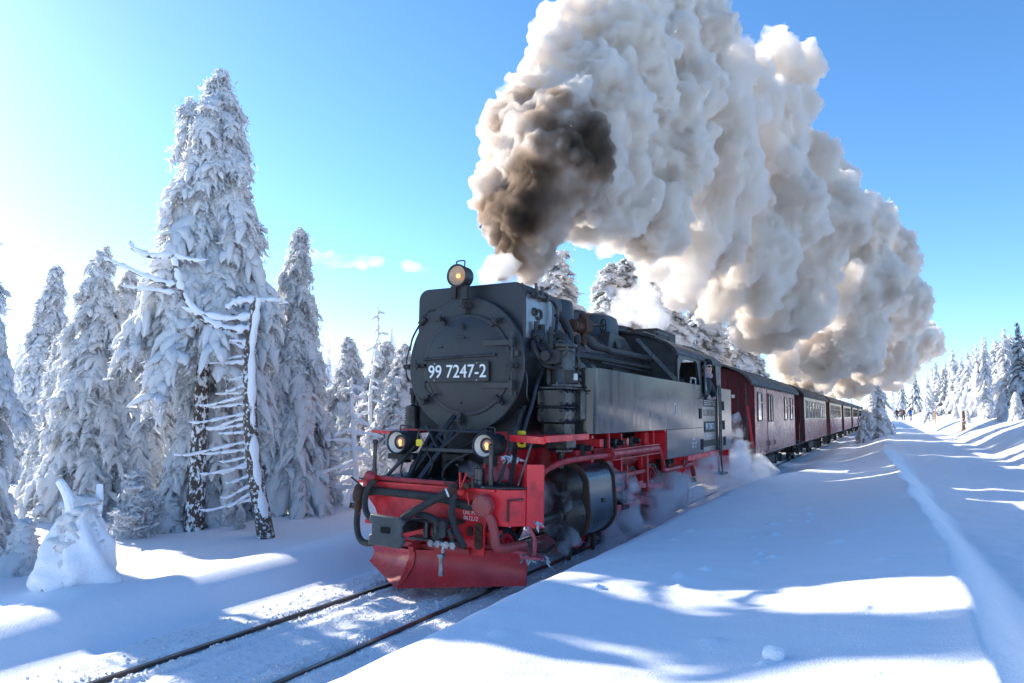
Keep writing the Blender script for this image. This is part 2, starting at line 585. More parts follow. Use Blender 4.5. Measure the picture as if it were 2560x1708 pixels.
# crumbs of snow thrown up beside the rails
def crumbs():
    rs = np.random.RandomState(5)
    n = 6000
    y = -6.0 + 12 * rs.rand(n) ** 1.3
    side = rs.choice([-0.53, 0.53], n)
    off = -np.sign(side) * (0.085 + np.abs(rs.randn(n)) * 0.07)
    off = np.where(rs.rand(n) < 0.3, np.sign(side) * (0.04 + np.abs(rs.randn(n)) * 0.12), off)
    x = side + off
    far = rs.rand(n) < 0.25
    x = np.where(far, rs.uniform(-1.2, 1.1, n), x)
    r = 0.004 + 0.015 * rs.rand(n) ** 2
    keep = np.abs(np.abs(x) - 0.53) > 0.035
    x, y, r = x[keep], y[keep], r[keep]
    z = ground_h(x, y) + r * 0.3
    base = np.array([(1, 0, 0), (-1, 0, 0), (0, 1, 0), (0, -1, 0), (0, 0, 1), (0, 0, -1)], float)
    F = np.array([(0, 2, 4), (2, 1, 4), (1, 3, 4), (3, 0, 4), (2, 0, 5), (1, 2, 5), (3, 1, 5), (0, 3, 5)])
    V = (base[None] * (0.55 + 0.7 * rs.rand(len(x), 6, 1)) + 0.35 * (rs.rand(len(x), 6, 3) - 0.5)) * r[:, None, None] + np.stack([x, y, z], -1)[:, None]
    FF = F[None] + (np.arange(len(x)) * 6)[:, None, None]
    return np_mesh('snow_crumbs', V.reshape(-1, 3), FF.reshape(-1, 3), snow_bed_m, smooth=True)


tag(link('snow_crumbs', crumbs()), kind='stuff')
# ================================================================== steam locomotive
def rrect(x0, x1, z0, z1, r, n=5, corners='tl tr bl br'):
    p = []
    for key, cx, cz, a0 in (('br', x1 - r, z0 + r, -90), ('tr', x1 - r, z1 - r, 0), ('tl', x0 + r, z1 - r, 90), ('bl', x0 + r, z0 + r, 180)):
        if key in corners:
            for k in range(n + 1):
                a = R(a0 + 90 * k / n)
                p.append((cx + r * math.cos(a), cz + r * math.sin(a)))
        else:
            p.append({'br': (x1, z0), 'tr': (x1, z1), 'tl': (x0, z1), 'bl': (x0, z0)}[key])
    return p


loco = thing('steam_locomotive', (0, 3.5, 0), 'black and red steam locomotive numbered 99 7247-2 coming along the snowy track with lamps lit', 'locomotive')
ZB = 2.365


WHOLE = {'ring_rivets', 'cladding_screws', 'pump_bolts', 'icicle_crust', 'side_ribs', 'glasses', 'post', 'snow_cap', 'head', 'hand', 'cap', 'hat', 'bag', 'scarf', 'knit_cap', 'mouth', 'stump', 'lamp_bracket', 'hand_wheel', 'valve_wheel'}


def pieces_of(mb):
    """the far apart pieces of a builder, as builders"""
    par = list(range(len(mb.v)))
    def root(i):
        while par[i] != i:
            par[i] = par[par[i]]
            i = par[i]
        return i
    for f in mb.f:
        a = root(f[0])
        for i in f[1:]:
            par[root(i)] = a
    isl = {}
    for i in range(len(mb.v)):
        isl.setdefault(root(i), []).append(i)
    keys = list(isl)
    if len(keys) < 2 or len(keys) > 200:
        return [mb]
    V = np.array(mb.v)
    lo = np.array([V[isl[k]].min(0) for k in keys])
    hi = np.array([V[isl[k]].max(0) for k in keys])
    size = (hi - lo).max(1)
    gap = np.maximum(0, np.maximum(lo[:, None] - hi[None], lo[None] - hi[:, None]))
    near_ = np.sqrt((gap ** 2).sum(2)) <= np.maximum(0.02, 0.5 * np.maximum(size[:, None], size[None]))
    lab = list(range(len(keys)))
    def r2(i):
        while lab[i] != i:
            i = lab[i]
        return i
    for a, b in zip(*np.nonzero(np.triu(near_, 1))):
        lab[r2(int(b))] = r2(int(a))
    key_of = {k: r2(i) for i, k in enumerate(keys)}
    vg = [key_of[root(i)] for i in range(len(mb.v))]
    out = []
    for g in sorted(set(vg)):
        n = MB()
        remap = {}
        for i, q in enumerate(mb.v):
            if vg[i] == g:
                remap[i] = len(n.v)
                n.v.append(q)
        for f, m_ in zip(mb.f, mb.m):
            if vg[f[0]] == g:
                n.f.append(tuple(remap[i] for i in f))
                n.m.append(m_)
        out.append(n)
    return out


def P(name, mb, m_, parent=loco, bevel=0.0, ang=35, label=None):
    got = [mb] if name in WHOLE else pieces_of(mb)
    objs = [tag(q.build(name, m_, parent, bevel, ang), label) for q in got]
    return objs[0]


# ---- boiler, smokebox and door
mb = MB()
mb.lathe((0, 0, ZB), (0, 1, 0), [(0.0, 0.70), (0.0, 0.765), (0.012, 0.775), (0.05, 0.775), (0.06, 0.752), (1.40, 0.752), (1.41, 0.765), (1.46, 0.765), (1.47, 0.74)], 72)
smokebox = P('smokebox', mb, smokebox_m)
mb = MB()
mb.lathe((0, 1.46, ZB), (0, 1, 0), [(0, 0.735), (3.6, 0.735)], 56)
boiler = P('boiler', mb, black)
for y in (2.0, 2.85, 3.7, 4.4):
    mb = MB()
    mb.lathe((0, y, ZB), (0, 1, 0), [(0, 0.73), (0, 0.742), (0.05, 0.742), (0.05, 0.73)], 48, caps=False)
    P('boiler_band', mb, steel_dark, boiler)
# door: dished disc with a raised outer rim
mb = MB()
CX = 0.035
mb.lathe((CX, 0.0, ZB), (0, -1, 0), [(-0.02, 0.585), (0.018, 0.585), (0.022, 0.578), (0.022, 0.545), (0.018, 0.540), (0.030, 0.50), (0.045, 0.42), (0.058, 0.30), (0.064, 0.15), (0.066, 0.0)], 72)
door = P('smokebox_door', mb, smokebox_m)
# rivets round the smokebox front ring
mb = MB()
for k in range(40):
    a = 2 * math.pi * k / 40
    mb.ball((0.735 * math.cos(a), -0.001, ZB + 0.735 * math.sin(a)), (0.008, 0.006, 0.008), 6)
tag(P('ring_rivets', mb, smokebox_m, smokebox), kind='stuff')
# hinges at the right of the door
for z in (2.595, 2.125):
    mb = MB()
    mb.prism([(0.28, z - 0.028), (0.30, z - 0.035), (0.66, z - 0.03), (0.66, z + 0.03), (0.30, z + 0.035), (0.28, z + 0.028)], 'y', -0.075, -0.045)
    mb.box(0.628, 0.672, -0.095, -0.02, z - 0.055, z + 0.055, c=0.01)
    P('door_hinge', mb, black, door, 0.004)
mb = MB()
mb.cyl((0.65, -0.06, 2.02), (0.65, -0.06, 2.70), 0.014, n=10)
mb.cyl((0.65, -0.06, 2.68), (0.65, -0.06, 2.71), 0.024, n=10)
mb.box(0.61, 0.70, -0.05, -0.0, 2.02, 2.05)
mb.box(0.62, 0.72, -0.05, 0.0, 2.44, 2.50)
P('hinge_pin', mb, black, door)
# clamps
for x, z, a in ((-0.30, 2.895, 45), (0.445, 2.84, -50), (-0.50, 1.95, 140), (0.50, 1.95, 225), (-0.01, 1.73, 180), (0.66, 2.335, -90), (-0.60, 2.36, 95), (0.03, 3.03, 0)):
    mb = MB()
    d = Vector((-math.sin(R(a)), 0, math.cos(R(a))))
    c = Vector((x, -0.045, z))
    mb.bar(c - d * 0.085, c + d * 0.055, 0.042, 0.03)
    mb.cyl(c + Vector((0, 0.05, 0)), c + Vector((0, -0.06, 0)), 0.022, n=10)
    mb.cyl(c + Vector((0, -0.04, 0)), c + Vector((0, -0.065, 0)), 0.032, n=6)
    e = Vector((d.z, 0, -d.x))
    mb.bar(c + Vector((0, -0.055, 0)) - e * 0.05, c + Vector((0, -0.07, 0)) + e * 0.07, 0.016, 0.016)
    P('door_clamp', mb, black_dull, door, 0.003)
# hand bar, small handle, top dart
mb = MB()
mb.tube([(-0.535, -0.085, 2.432), (0.46, -0.085, 2.462)], 0.014, 8, 1)
for x in (-0.52, 0.44):
    mb.cyl((x, -0.02, 2.433 + (x + 0.5) * 0.03), (x, -0.095, 2.433 + (x + 0.5) * 0.03), 0.016, n=8)
P('door_handrail', mb, steel_dark, door)
mb = MB()
mb.tube([(-0.47, -0.05, 2.175), (-0.47, -0.1, 2.16), (-0.45, -0.11, 2.09), (-0.37, -0.11, 2.02), (-0.34, -0.10, 2.01), (-0.335, -0.05, 2.03)], 0.012, 8, 4)
P('door_handle', mb, black_dull, door)
mb = MB()
mb.ball((0.005, -0.075, 2.80), (0.022, 0.02, 0.045), 10)
mb.bar((-0.09, -0.085, 2.685), (0.06, -0.10, 2.665), 0.022, 0.02)
mb.bar((-0.33, -0.05, 2.57), (-0.27, -0.06, 2.575), 0.02, 0.015)
mb.ball((0.0, -0.06, 1.93), 0.012, 8)
mb.ball((-0.2, -0.06, 2.28), 0.008, 8)
P('door_catch', mb, black_dull, door)
# number plate with painted figures
plate = P('number_plate', MB().box(-0.445, 0.385, -0.108, -0.085, 2.165, 2.395, c=0.012), mat('plate_black', (0.016, 0.017, 0.02), 0.38), loco, 0.003)
for x, s in ((-0.315, '99'), (-0.045, '7247'), (0.19, '-'), (0.30, '2')):
    pass
nt_ = text_obj('plate_number', '99 7247-2', white_paint, plate, (-0.030, -0.111, 2.276), 0.208, xscale=0.92, ext=0.003, bold=0.0012)
mb = MB()
for x in (-0.335, 0.235):
    for z in (2.185, 2.375):
        mb.ball((x, -0.108, z), (0.011, 0.006, 0.011), 8)
P('plate_screw', mb, steel, plate)

# ---- feed water heater casing over the smokebox
mb = MB()
poly = rrect(-0.735, 0.715, 2.60, 3.295, 0.13, 6, 'tl tr')
mb.prism(poly, 'y', 0.10, 0.82)
heater = P('heater_casing', mb, smokebox_m, bevel=0.012)
P('side_panel', MB().prism([(0.13, 2.66), (0.80, 2.66), (0.80, 3.10), (0.76, 3.16), (0.17, 3.16), (0.13, 3.12)], 'x', 0.716, 0.722), mat('panel_grey', (0.30, 0.31, 0.34), 0.3, metal=0.6, var=(0.2, 0.2, 0.22), vscale=4), heater)
mb = MB()
mb.tube([(0.735, 0.36, 2.94), (0.735, 0.40, 3.0), (0.735, 0.48, 3.0), (0.735, 0.50, 2.94), (0.735, 0.44, 2.90), (0.735, 0.38, 2.92)], 0.014, 8, 4)
mb.tube([(0.735, 0.33, 2.93), (0.735, 0.29, 2.96), (0.735, 0.31, 3.01), (0.735, 0.37, 3.0)], 0.012, 6, 4)
mb.cyl((0.735, 0.43, 2.92), (0.735, 0.43, 2.80), 0.008, n=6)
mb.ball((0.74, 0.43, 2.80), 0.016, 8)
P('panel_handle', mb, black, heater)
mb = MB()
for k in range(12):
    mb.ball((-0.55 + k * 0.105, 0.25, 3.296), (0.014, 0.014, 0.016), 8)
P('casing_bolt', mb, black, heater)
mb = MB()
mb.prism(rrect(-0.62, 0.60, 2.62, 3.315, 0.10, 5, 'tl tr'), 'y', 0.822, 1.36)
P('heater_rear_casing', mb, black, bevel=0.01)
# valve gear of the heater on its side
mb = MB()
mb.cyl((0.76, 0.22, 3.16), (0.76, 0.62, 3.16), 0.03, n=10)
mb.cyl((0.76, 0.30, 3.16), (0.76, 0.30, 3.26), 0.022, n=8)
mb.cyl((0.76, 0.44, 3.16), (0.76, 0.44, 3.28), 0.026, n=8)
mb.cyl((0.76, 0.25, 3.16), (0.76, 0.27, 3.16), 0.05, n=8)
mb.cyl((0.76, 0.52, 3.16), (0.76, 0.55, 3.16), 0.05, n=8)
mb.bar((0.78, 0.27, 3.17), (0.78, 0.25, 3.29), 0.03, 0.02)
P('heater_valve', mb, black)
mb = MB()
mb.tube([(0.76, 0.60, 3.16), (0.77, 0.72, 3.15), (0.79, 0.80, 3.06), (0.80, 0.78, 2.9), (0.82, 0.68, 2.72), (0.84, 0.55, 2.55), (0.86, 0.35, 2.38), (0.86, 0.15, 2.15), (0.86, 0.02, 1.9), (0.86, -0.12, 1.7), (0.86, -0.2, 1.5)], 0.021, 8, 5)
P('heater_drain_pipe', mb, steel_dark)
mb = MB()
mb.ball((0.75, 0.36, 2.70), (0.07, 0.13, 0.08), 12)
mb.cyl((0.76, 0.30, 2.66), (0.76, 0.30, 2.86), 0.024, n=8)
mb.cyl((0.76, 0.46, 2.62), (0.76, 0.46, 2.84), 0.035, n=8)
mb.cyl((0.76, 0.28, 2.66), (0.80, 0.28, 2.66), 0.045, n=8)
P('heater_pump_valve', mb, black_dull)

# ---- things on top of the boiler
mb = MB()
mb.lathe((0, 1.62, 2.9), (0, 0, 1), [(0, 0.30), (0.16, 0.24), (0.44, 0.22), (0.45, 0.25), (0.52, 0.25), (0.52, 0.18), (0.3, 0.17)], 28)
P('chimney', mb, black)
mb = MB()
mb.lathe((0.0, 2.20, 2.9), (0, 0, 1), [(0, 0.40), (0.10, 0.37), (0.46, 0.36), (0.505, 0.34), (0.52, 0.29), (0.525, 0.0)], 36)
P('sand_dome', mb, black, ang=30)
mb = MB()
mb.lathe((0.0, 2.86, 2.9), (0, 0, 1), [(0, 0.36), (0.10, 0.33), (0.40, 0.32), (0.45, 0.28), (0.46, 0.0)], 32)
mb.cyl((0.0, 2.86, 3.35), (0.0, 2.86, 3.40), 0.05, n=10)
P('feed_dome', mb, black)
mb = MB()
def dome_ring(z, hw, hy):
    return [(hw * math.copysign(abs(math.cos(a)) ** 0.7, math.cos(a)), 3.74 + hy * math.copysign(abs(math.sin(a)) ** 0.7, math.sin(a)), z) for a in [2 * math.pi * k / 40 for k in range(40)]]
mb.rings([dome_ring(2.85, 0.52, 0.62), dome_ring(3.05, 0.43, 0.52), dome_ring(3.28, 0.42, 0.50), dome_ring(3.36, 0.40, 0.48), dome_ring(3.395, 0.34, 0.42), dome_ring(3.405, 0.2, 0.25)])
P('steam_dome', mb, black, ang=40)
mb = MB()
for x in (0.36, 0.80):
    pass
mb.prism([(3.02, 2.70), (4.30, 2.66), (4.3, 2.78), (3.75, 3.02), (3.1, 3.06)], 'x', 0.42, 0.60)
P('sand_box', mb, black, bevel=0.02)
mb = MB()
mb.prism([(4.28, 2.68), (5.0, 2.62), (5.0, 2.74), (4.75, 2.98), (4.36, 3.02)], 'x', 0.42, 0.62)
P('sand_box', mb, black, bevel=0.02)
mb = MB()
mb.lathe((0.0, 4.62, 2.9), (0, 0, 1), [(0, 0.42), (0.12, 0.38), (0.36, 0.37), (0.42, 0.32), (0.43, 0.0)], 32)
P('rear_sand_dome', mb, black)
mb = MB()
for y in (3.30, 4.72):
    for k in range(4):
        mb.cyl((0.64, y + k * 0.055, 2.70), (0.62, y + k * 0.055, 2.92), 0.02, n=8)
        mb.cyl((0.64, y + k * 0.055, 2.68), (0.64, y + k * 0.055, 2.74), 0.028, n=6)
    mb.box(0.58, 0.66, y - 0.05, y + 0.22, 2.80, 2.84)
P('sand_valve', mb, steel_dark)
mb = MB()
mb.cyl((0.58, 4.62, 2.78), (0.60, 4.62, 3.02), 0.05, n=10)
mb.ball((0.60, 4.62, 3.04), 0.07, 10)
mb.tube([(0.30, 4.55, 3.28), (0.42, 4.60, 3.26), (0.48, 4.65, 3.2)], 0.03, 8, 3)
P('safety_valve', mb, rust)
# rusty generator valve with hand wheel
mb = MB()
mb.cyl((0.62, 1.62, 2.98), (0.66, 2.02, 2.98), 0.062, n=12)
for y in (1.62, 1.72, 1.82):
    mb.cyl((0.62, y, 2.98), (0.62, y + 0.02, 2.98), 0.085, n=8)
mb.box(0.56, 0.74, 1.86, 2.06, 2.90, 3.10, c=0.03)
mb.cyl((0.65, 1.96, 3.08), (0.65, 1.96, 3.17), 0.07, n=10)
mb.cyl((0.65, 1.96, 2.75), (0.65, 1.96, 2.92), 0.05, n=10)
P('stop_valve', mb, rust, bevel=0.006)
mb = MB()
mb.cyl((0.68, 2.0, 3.02), (0.84, 2.16, 3.02), 0.018, n=8)
wc = Vector((0.85, 2.17, 3.02)); wn = Vector((0.7, 0.7, 0)).normalized()
wu = Vector((wn.y, -wn.x, 0))
ring = [wc + (wu * math.cos(2 * math.pi * k / 20) + Vector((0, 0, 1)) * math.sin(2 * math.pi * k / 20)) * 0.095 for k in range(21)]
mb.tube(ring, 0.013, 6, 1)
for a in (0, 120, 240):
    mb.bar(wc, wc + (wu * math.cos(R(a)) + Vector((0, 0, 1)) * math.sin(R(a))) * 0.09, 0.014, 0.014)
P('hand_wheel', mb, steel_dark)

# ---- pipes along the boiler
pipes = [
    ([(0.66, 1.96, 2.86), (0.74, 2.06, 2.74), (0.80, 2.30, 2.72), (0.84, 2.42, 2.70), (0.84, 2.7, 2.70), (0.84, 4.0, 2.72), (0.88, 4.55, 2.70), (0.92, 4.62, 2.60), (0.92, 4.62, 2.30)], 0.048, black_dull),
    ([(0.80, 1.25, 2.56), (0.80, 2.3, 2.57), (0.80, 3.3, 2.58), (0.84, 4.4, 2.57)], 0.032, black_dull),
    ([(0.78, 1.25, 2.62), (0.78, 2.3, 2.64), (0.78, 4.4, 2.65)], 0.014, steel_dark),
    ([(0.80, 2.2, 2.52), (0.80, 3.0, 2.52), (0.82, 4.5, 2.50)], 0.016, black_dull),
    ([(0.70, 0.98, 3.05), (0.78, 1.02, 2.95), (0.86, 1.04, 2.75), (0.88, 0.95, 2.55), (0.94, 0.8, 2.45), (1.0, 0.55, 2.45)], 0.05, black_dull),
    ([(0.74, 0.75, 2.76), (0.86, 0.82, 2.72), (0.90, 0.80, 2.52), (0.92, 0.74, 2.3)], 0.062, black),
    ([(0.76, 0.22, 2.62), (0.82, 0.16, 2.52), (0.90, 0.22, 2.38), (1.0, 0.32, 2.32)], 0.032, black_dull),
    ([(0.76, 0.3, 2.60), (0.86, 0.3, 2.52), (0.92, 0.38, 2.44), (1.02, 0.42, 2.42)], 0.042, black_dull),
    ([(0.86, 0.42, 2.40), (0.88, 0.40, 2.2), (0.88, 0.40, 1.95)], 0.055, black),
    ([(0.88, 0.40, 1.97), (0.88, 0.40, 2.02)], 0.085, black),
    ([(0.74, 0.03, 2.36), (0.80, 0.02, 2.2), (0.80, 0.02, 2.0), (0.84, 0.10, 1.92)], 0.008, steel_dark),
]
for pts, r, m_ in pipes:
    P('boiler_pipe', MB().tube(pts, r, 8, 4), m_)
mb = MB()
for y in (1.55, 1.62, 1.69):
    mb.tube([(0.80, y, 2.50), (0.88, y - 0.02, 2.42), (0.9, y, 2.36)], 0.01, 6, 3)
for k in range(6):
    mb.ball((0.735, 2.25 + 0.11 * k, 2.47), (0.02, 0.02, 0.02), 8)
    mb.ball((0.735, 2.25 + 0.11 * k, 2.41), (0.02, 0.02, 0.02), 8)
P('wash_out_plug', mb, black)
mb = MB()
mb.tube([(-0.40, 0.02, 3.02), (-0.50, -0.02, 3.0), (-0.62, -0.02, 2.86), (-0.74, 0.0, 2.70), (-0.79, 0.02, 2.55)], 0.012, 6, 4)
mb.cyl((-0.55, -0.02, 2.93), (-0.62, -0.02, 2.86), 0.035, n=8)
mb.tube([(-0.80, 0.03, 2.60), (-0.84, 0.03, 2.45), (-0.86, 0.05, 2.3), (-0.82, 0.05, 2.18)], 0.009, 6, 4)
mb.cyl((-0.80, 0.04, 2.36), (-0.88, 0.04, 2.36), 0.03, n=8)
P('lubricator_pipe', mb, black_dull)

# ---- side tanks, cab, bunker
def tank_poly(s):
    # plan view outline (x, y): rounded front corner
    p = []
    for k in range(7):
        a = R(90 * k / 6)
        p.append((s * (1.17 + 0.13 * math.sin(a)), 0.81 - 0.13 * math.cos(a)))
    p = [(s * 0.66, 0.68)] + p + [(s * 1.30, 5.93), (s * 0.66, 5.93)]
    return p
for s in (1, -1):
    mb = MB()
    mb.prism(tank_poly(s), 'z', 1.592, 2.35)
    tank = P('side_tank', mb, tank_m, bevel=0.006, ang=30)
    P('tank_front', MB().box(*sorted((s * 0.66, s * 1.165)), 0.672, 0.679, 1.60, 2.345), black_dull, tank)
    mb = MB()
    poly = [(5.93, 1.155), (5.93, 1.59), (3.62, 1.59)] + [(3.62, 1.59)]
    mb.prism([(3.62, 1.155), (5.93, 1.155), (5.93, 1.589), (3.62, 1.589)], 'x', min(s * 0.75, s * 1.30), max(s * 0.75, s * 1.30))
    P('tank_lower_part', mb, tank_m, tank)
    P('tank_lower_edge', MB().prism([(3.615, 1.155), (3.60, 1.155), (3.60, 1.54), (3.52, 1.585), (3.55, 1.591), (3.615, 1.591)], 'x', min(s * 0.8, s * 1.29), max(s * 0.8, s * 1.29)), red, tank)
# marks on the tank
P('warning_plate', MB().prism([(4.02, 1.80), (4.14, 1.80), (4.14, 2.0), (4.02, 2.0)], 'x', 1.3005, 1.304), mat('sign_pale', (0.5, 0.46, 0.42), 0.5), tank)
mb = MB()
mb.tube([(1.305, 4.09, 1.97), (1.305, 4.07, 1.92), (1.305, 4.10, 1.89), (1.305, 4.07, 1.84)], 0.006, 5, 2)
mb.bar((1.305, 4.05, 1.84), (1.305, 4.11, 1.87), 0.008, 0.004)
P('warning_mark', mb, rust, tank)
text_obj('tank_lettering', 'Ul.W.E.\n14,5 t  4,25\nBW   123', white_paint, tank, (1.303, 5.24, 1.345), 0.07, '+x', ext=0.001)

for y0, z0 in ((5.62, 1.84), (5.72, 1.30), (7.52, 2.0), (7.62, 1.30), (7.55, 1.62)):
    mb = MB()
    mb.box(1.301, 1.308, y0, y0 + 0.17, z0 - 0.09, z0 + 0.09)
    P('grab_hole', mb, mat('hole_dark', (0.004, 0.004, 0.005), 0.9) if y0 == 5.62 else bpy.data.materials['hole_dark'])

# cab
cab = link('cab', None, loco)
def roof_arc(n=12, hw=1.31, ze=2.80, rise=0.42):
    return [(hw * math.sin(R(90) * (2 * k / n - 1)), ze + rise * math.cos(R(90) * (2 * k / n - 1)) ** 1.15) for k in range(n + 1)]
arc = roof_arc()
arc_in = [(x * 0.975, z - 0.035) for x, z in arc]
P('cab_roof', MB().prism(arc + arc_in[::-1], 'y', 4.22, 7.55), black, cab, bevel=0.006, ang=50)
# front sheet with a big oval opening left open on the near side: built as arch band plus lower wall
front = [(-1.26, 2.352), (1.26, 2.352), (1.26, 2.78)] + [(x * 0.96, z - 0.04) for x, z in arc[::-1][1:-1]] + [(-1.26, 2.78)]
P('cab_front', MB().prism(front, 'y', 4.30, 4.33), black, cab)
# side above the tank: frame round the big side opening
for s in (1, -1):
    mb = MB()
    x0, x1 = sorted((s * 1.25, s * 1.29))
    mb.prism([(4.30, 2.352), (4.37, 2.352), (4.39, 2.52), (4.50, 2.66), (4.72, 2.735), (5.45, 2.75), (5.58, 2.70), (5.74, 2.352), (5.93, 2.352), (5.86, 2.83), (4.40, 2.83), (4.30, 2.7)], 'x', x0, x1)
    mb.prism([(7.12, 2.352), (7.5, 2.352), (7.5, 2.83), (7.02, 2.83)], 'x', x0, x1)
    P('cab_side', mb, black, cab)
    mb = MB()
    mb.prism([(5.94, 1.15), (7.10, 1.15), (7.10, 2.20), (5.94, 2.20)], 'x', *sorted((s * 1.235, s * 1.265)))
    P('cab_door', mb, mat('door_grey', (0.16, 0.165, 0.17), 0.3, metal=0.7, var=(0.35, 0.36, 0.37), vscale=16, stretch=(1, 1, 0.5)) if s == 1 else bpy.data.materials['door_grey'], cab)
    mb = MB()
    mb.prism([(7.12, 1.12), (8.42, 1.12), (8.42, 2.35), (7.12, 2.35)], 'x', *sorted((s * 0.7, s * 1.30)))
    P('coal_bunker', mb, tank_m, bevel=0.006)
P('cab_floor', MB().box(-1.22, 1.22, 4.56, 7.1, 1.2, 1.26), black_dull, cab)
P('cab_back', MB().box(-1.22, 1.22, 7.12, 7.18, 1.26, 2.85), black_dull, cab)
P('firebox_back', MB().box(-0.6, 0.6, 4.56, 4.75, 1.26, 2.7), black_dull, cab, bevel=0.05)
cd = bpy.data.objects['cab_door']
for z0, z1, m_ in ((1.97, 2.11, black_dull), (1.80, 1.92, steel_dark), (1.24, 1.36, black_dull)):
    P('door_vent', MB().box(1.266, 1.272, 6.05, 7.0, z0, z1, c=0.0), m_, cab, 0.002)
for k in range(3):
    P('door_slat', MB().box(1.267, 1.28, 6.08, 6.98, 2.0 + k * 0.035, 2.015 + k * 0.035), steel, cab)
cp_ = P('cab_number_plate', MB().box(1.266, 1.274, 6.12, 7.0, 1.50, 1.70), black_dull, cab)
text_obj('plate_number', '99 7247-2', white_paint, cab, (1.276, 6.56, 1.60), 0.17, '+x', xscale=1.0, ext=0.002)
text_obj('door_lettering', 'BW Wernigerode', white_paint, cab, (1.268, 6.52, 1.43), 0.06, '+x', ext=0.001)
# wind shield pane that swings out and the window posts
P('wind_shield', MB().prism([(5.98, 2.20), (6.42, 2.20), (6.30, 2.74), (5.92, 2.76)], 'x', 1.33, 1.336), mat('shield_glass', (0.10, 0.16, 0.20), 0.05, spec=1.0, coat=1.0), cab)
mb = MB()
mb.bar((1.333, 5.96, 2.20), (1.333, 5.90, 2.78), 0.025, 0.025)
mb.bar((1.333, 6.44, 2.20), (1.333, 6.32, 2.75), 0.025, 0.025)
mb.bar((1.333, 5.92, 2.77), (1.333, 6.32, 2.75), 0.025, 0.025)
mb.bar((1.333, 5.96, 2.20), (1.333, 6.44, 2.20), 0.025, 0.025)
P('shield_frame', mb, black, cab)
for y in (7.03, 7.16):
    mb = MB()
    mb.tube([(1.33, y, 1.05), (1.35, y, 1.2), (1.35, y, 2.3), (1.31, y, 2.36)], 0.018, 8, 2)
    P('cab_handrail', mb, steel_dark, cab)
mb = MB()
mb.tube([(1.31, 5.02, 2.352), (1.31, 5.02, 2.44), (1.31, 5.35, 2.44), (1.31, 5.35, 2.352)], 0.016, 6, 1)
P('cab_grab_rail', mb, steel, cab)
mb = MB()
mb.box(-0.75, 0.55, 5.7, 6.9, 3.17, 3.40)
P('roof_ventilator', mb, black_dull, cab, 0.01)
mb = MB()
for x in (0.60, 0.80):
    mb.tube([(x, 4.7, 3.10), (x, 4.7, 3.22), (x, 5.5, 3.22), (x, 5.5, 3.10)], 0.012, 6, 1)
mb.tube([(1.0, 5.4, 3.03), (1.03, 6.2, 3.06), (1.03, 7.2, 3.04)], 0.015, 6, 1)
P('roof_rail', mb, steel_dark, cab)
P('cab_deflector', MB().bar((0.62, 4.27, 3.06), (1.27, 4.27, 2.37), 0.02, 0.06), steel, cab)

# ---- frames and running gear
mb = MB()
for s in (-1, 1):
    mb.prism([(-0.62, 0.62), (-0.62, 1.06), (0.2, 1.40), (8.3, 1.30), (8.3, 0.62), (7.0, 0.5), (1.5, 0.42), (0.6, 0.62)], 'x', *sorted((s * 0.36, s * 0.40)))
frame = P('main_frame', mb, red, bevel=0.004)
P('frame_stay', MB().box(-0.36, 0.36, 0.2, 0.6, 0.9, 1.6), black_dull, frame)
mb = MB()
P('saddle_plate', MB().prism([(-0.55, 1.10), (0.05, 1.10), (0.05, 1.62), (-0.16, 1.62)], 'x', 0.52, 0.555), red, frame)
mb.prism([(-0.62, 1.10), (0.05, 1.10), (0.05, 1.62), (-0.16, 1.62)], 'x', -0.335, -0.30)
P('saddle_plate', mb, black_dull, frame)
P('smokebox_saddle', MB().prism([(-0.45, 1.40), (0.45, 1.40), (0.60, 1.95), (-0.60, 1.95)], 'y', 0.25, 1.2), black)
# running board
mb = MB()
mb.prism([(0.80, -0.30), (1.31, -0.62), (1.34, -0.60), (1.34, 0.40), (1.0, 0.40), (0.80, 0.1)], 'z', 1.565, 1.60)
mb.prism([(0.78, -0.33), (1.315, -0.66), (1.33, -0.64), (1.33, -0.60), (0.80, -0.28)], 'z', 1.53, 1.60)
mb.box(1.325, 1.36, -0.63, 0.42, 1.545, 1.61)
for k in range(1):
    pass
P('running_board', mb, red, bevel=0.004)
mb = MB()
mb.prism([(-0.80, -0.30), (-1.31, -0.02), (-1.31, 0.60), (-0.80, 0.60)], 'z', 1.565, 1.60)
P('running_board', mb, red, bevel=0.004)
# red beam under the tank and its brackets
mb = MB()
mb.box(1.0, 1.05, 0.8, 7.9, 1.28, 1.40)
mb.box(0.5, 1.05, 1.25, 1.33, 1.05, 1.56)
mb.box(0.5, 1.05, 2.3, 2.36, 1.05, 1.56)
mb.prism([(3.02, 0.88), (3.22, 0.80), (3.36, 0.86), (3.36, 1.56), (3.18, 1.56), (3.18, 1.35), (3.02, 1.30)], 'x', 1.04, 1.10)
mb.box(1.17, 1.20, 1.45, 1.48, 1.28, 1.59)
mb.box(1.17, 1.20, 3.28, 3.31, 1.28, 1.59)
P('gear_hanger', mb, red, frame, bevel=0.005)
mb = MB()
mb.tube([(1.05, -0.34, 1.10), (1.13, -0.30, 1.22), (1.2, 0.0, 1.31), (1.22, 0.5, 1.33), (1.22, 1.4, 1.325)], 0.034, 10, 4)
P('sanding_pipe', mb, red_dirty)
mb = MB()
mb.cyl((1.22, 1.38, 1.33), (1.22, 1.46, 1.33), 0.085, n=6)
mb.tube([(1.22, 1.42, 1.335), (1.22, 3.35, 1.33)], 0.055, 12, 1)
mb.tube([(1.22, 3.35, 1.33), (1.22, 3.45, 1.31), (1.22, 3.62, 1.15), (1.22, 3.68, 1.04), (1.22, 3.82, 0.98), (1.22, 5.2, 0.985), (1.22, 5.38, 0.95), (1.22, 5.5, 0.78)], 0.040, 10, 4)
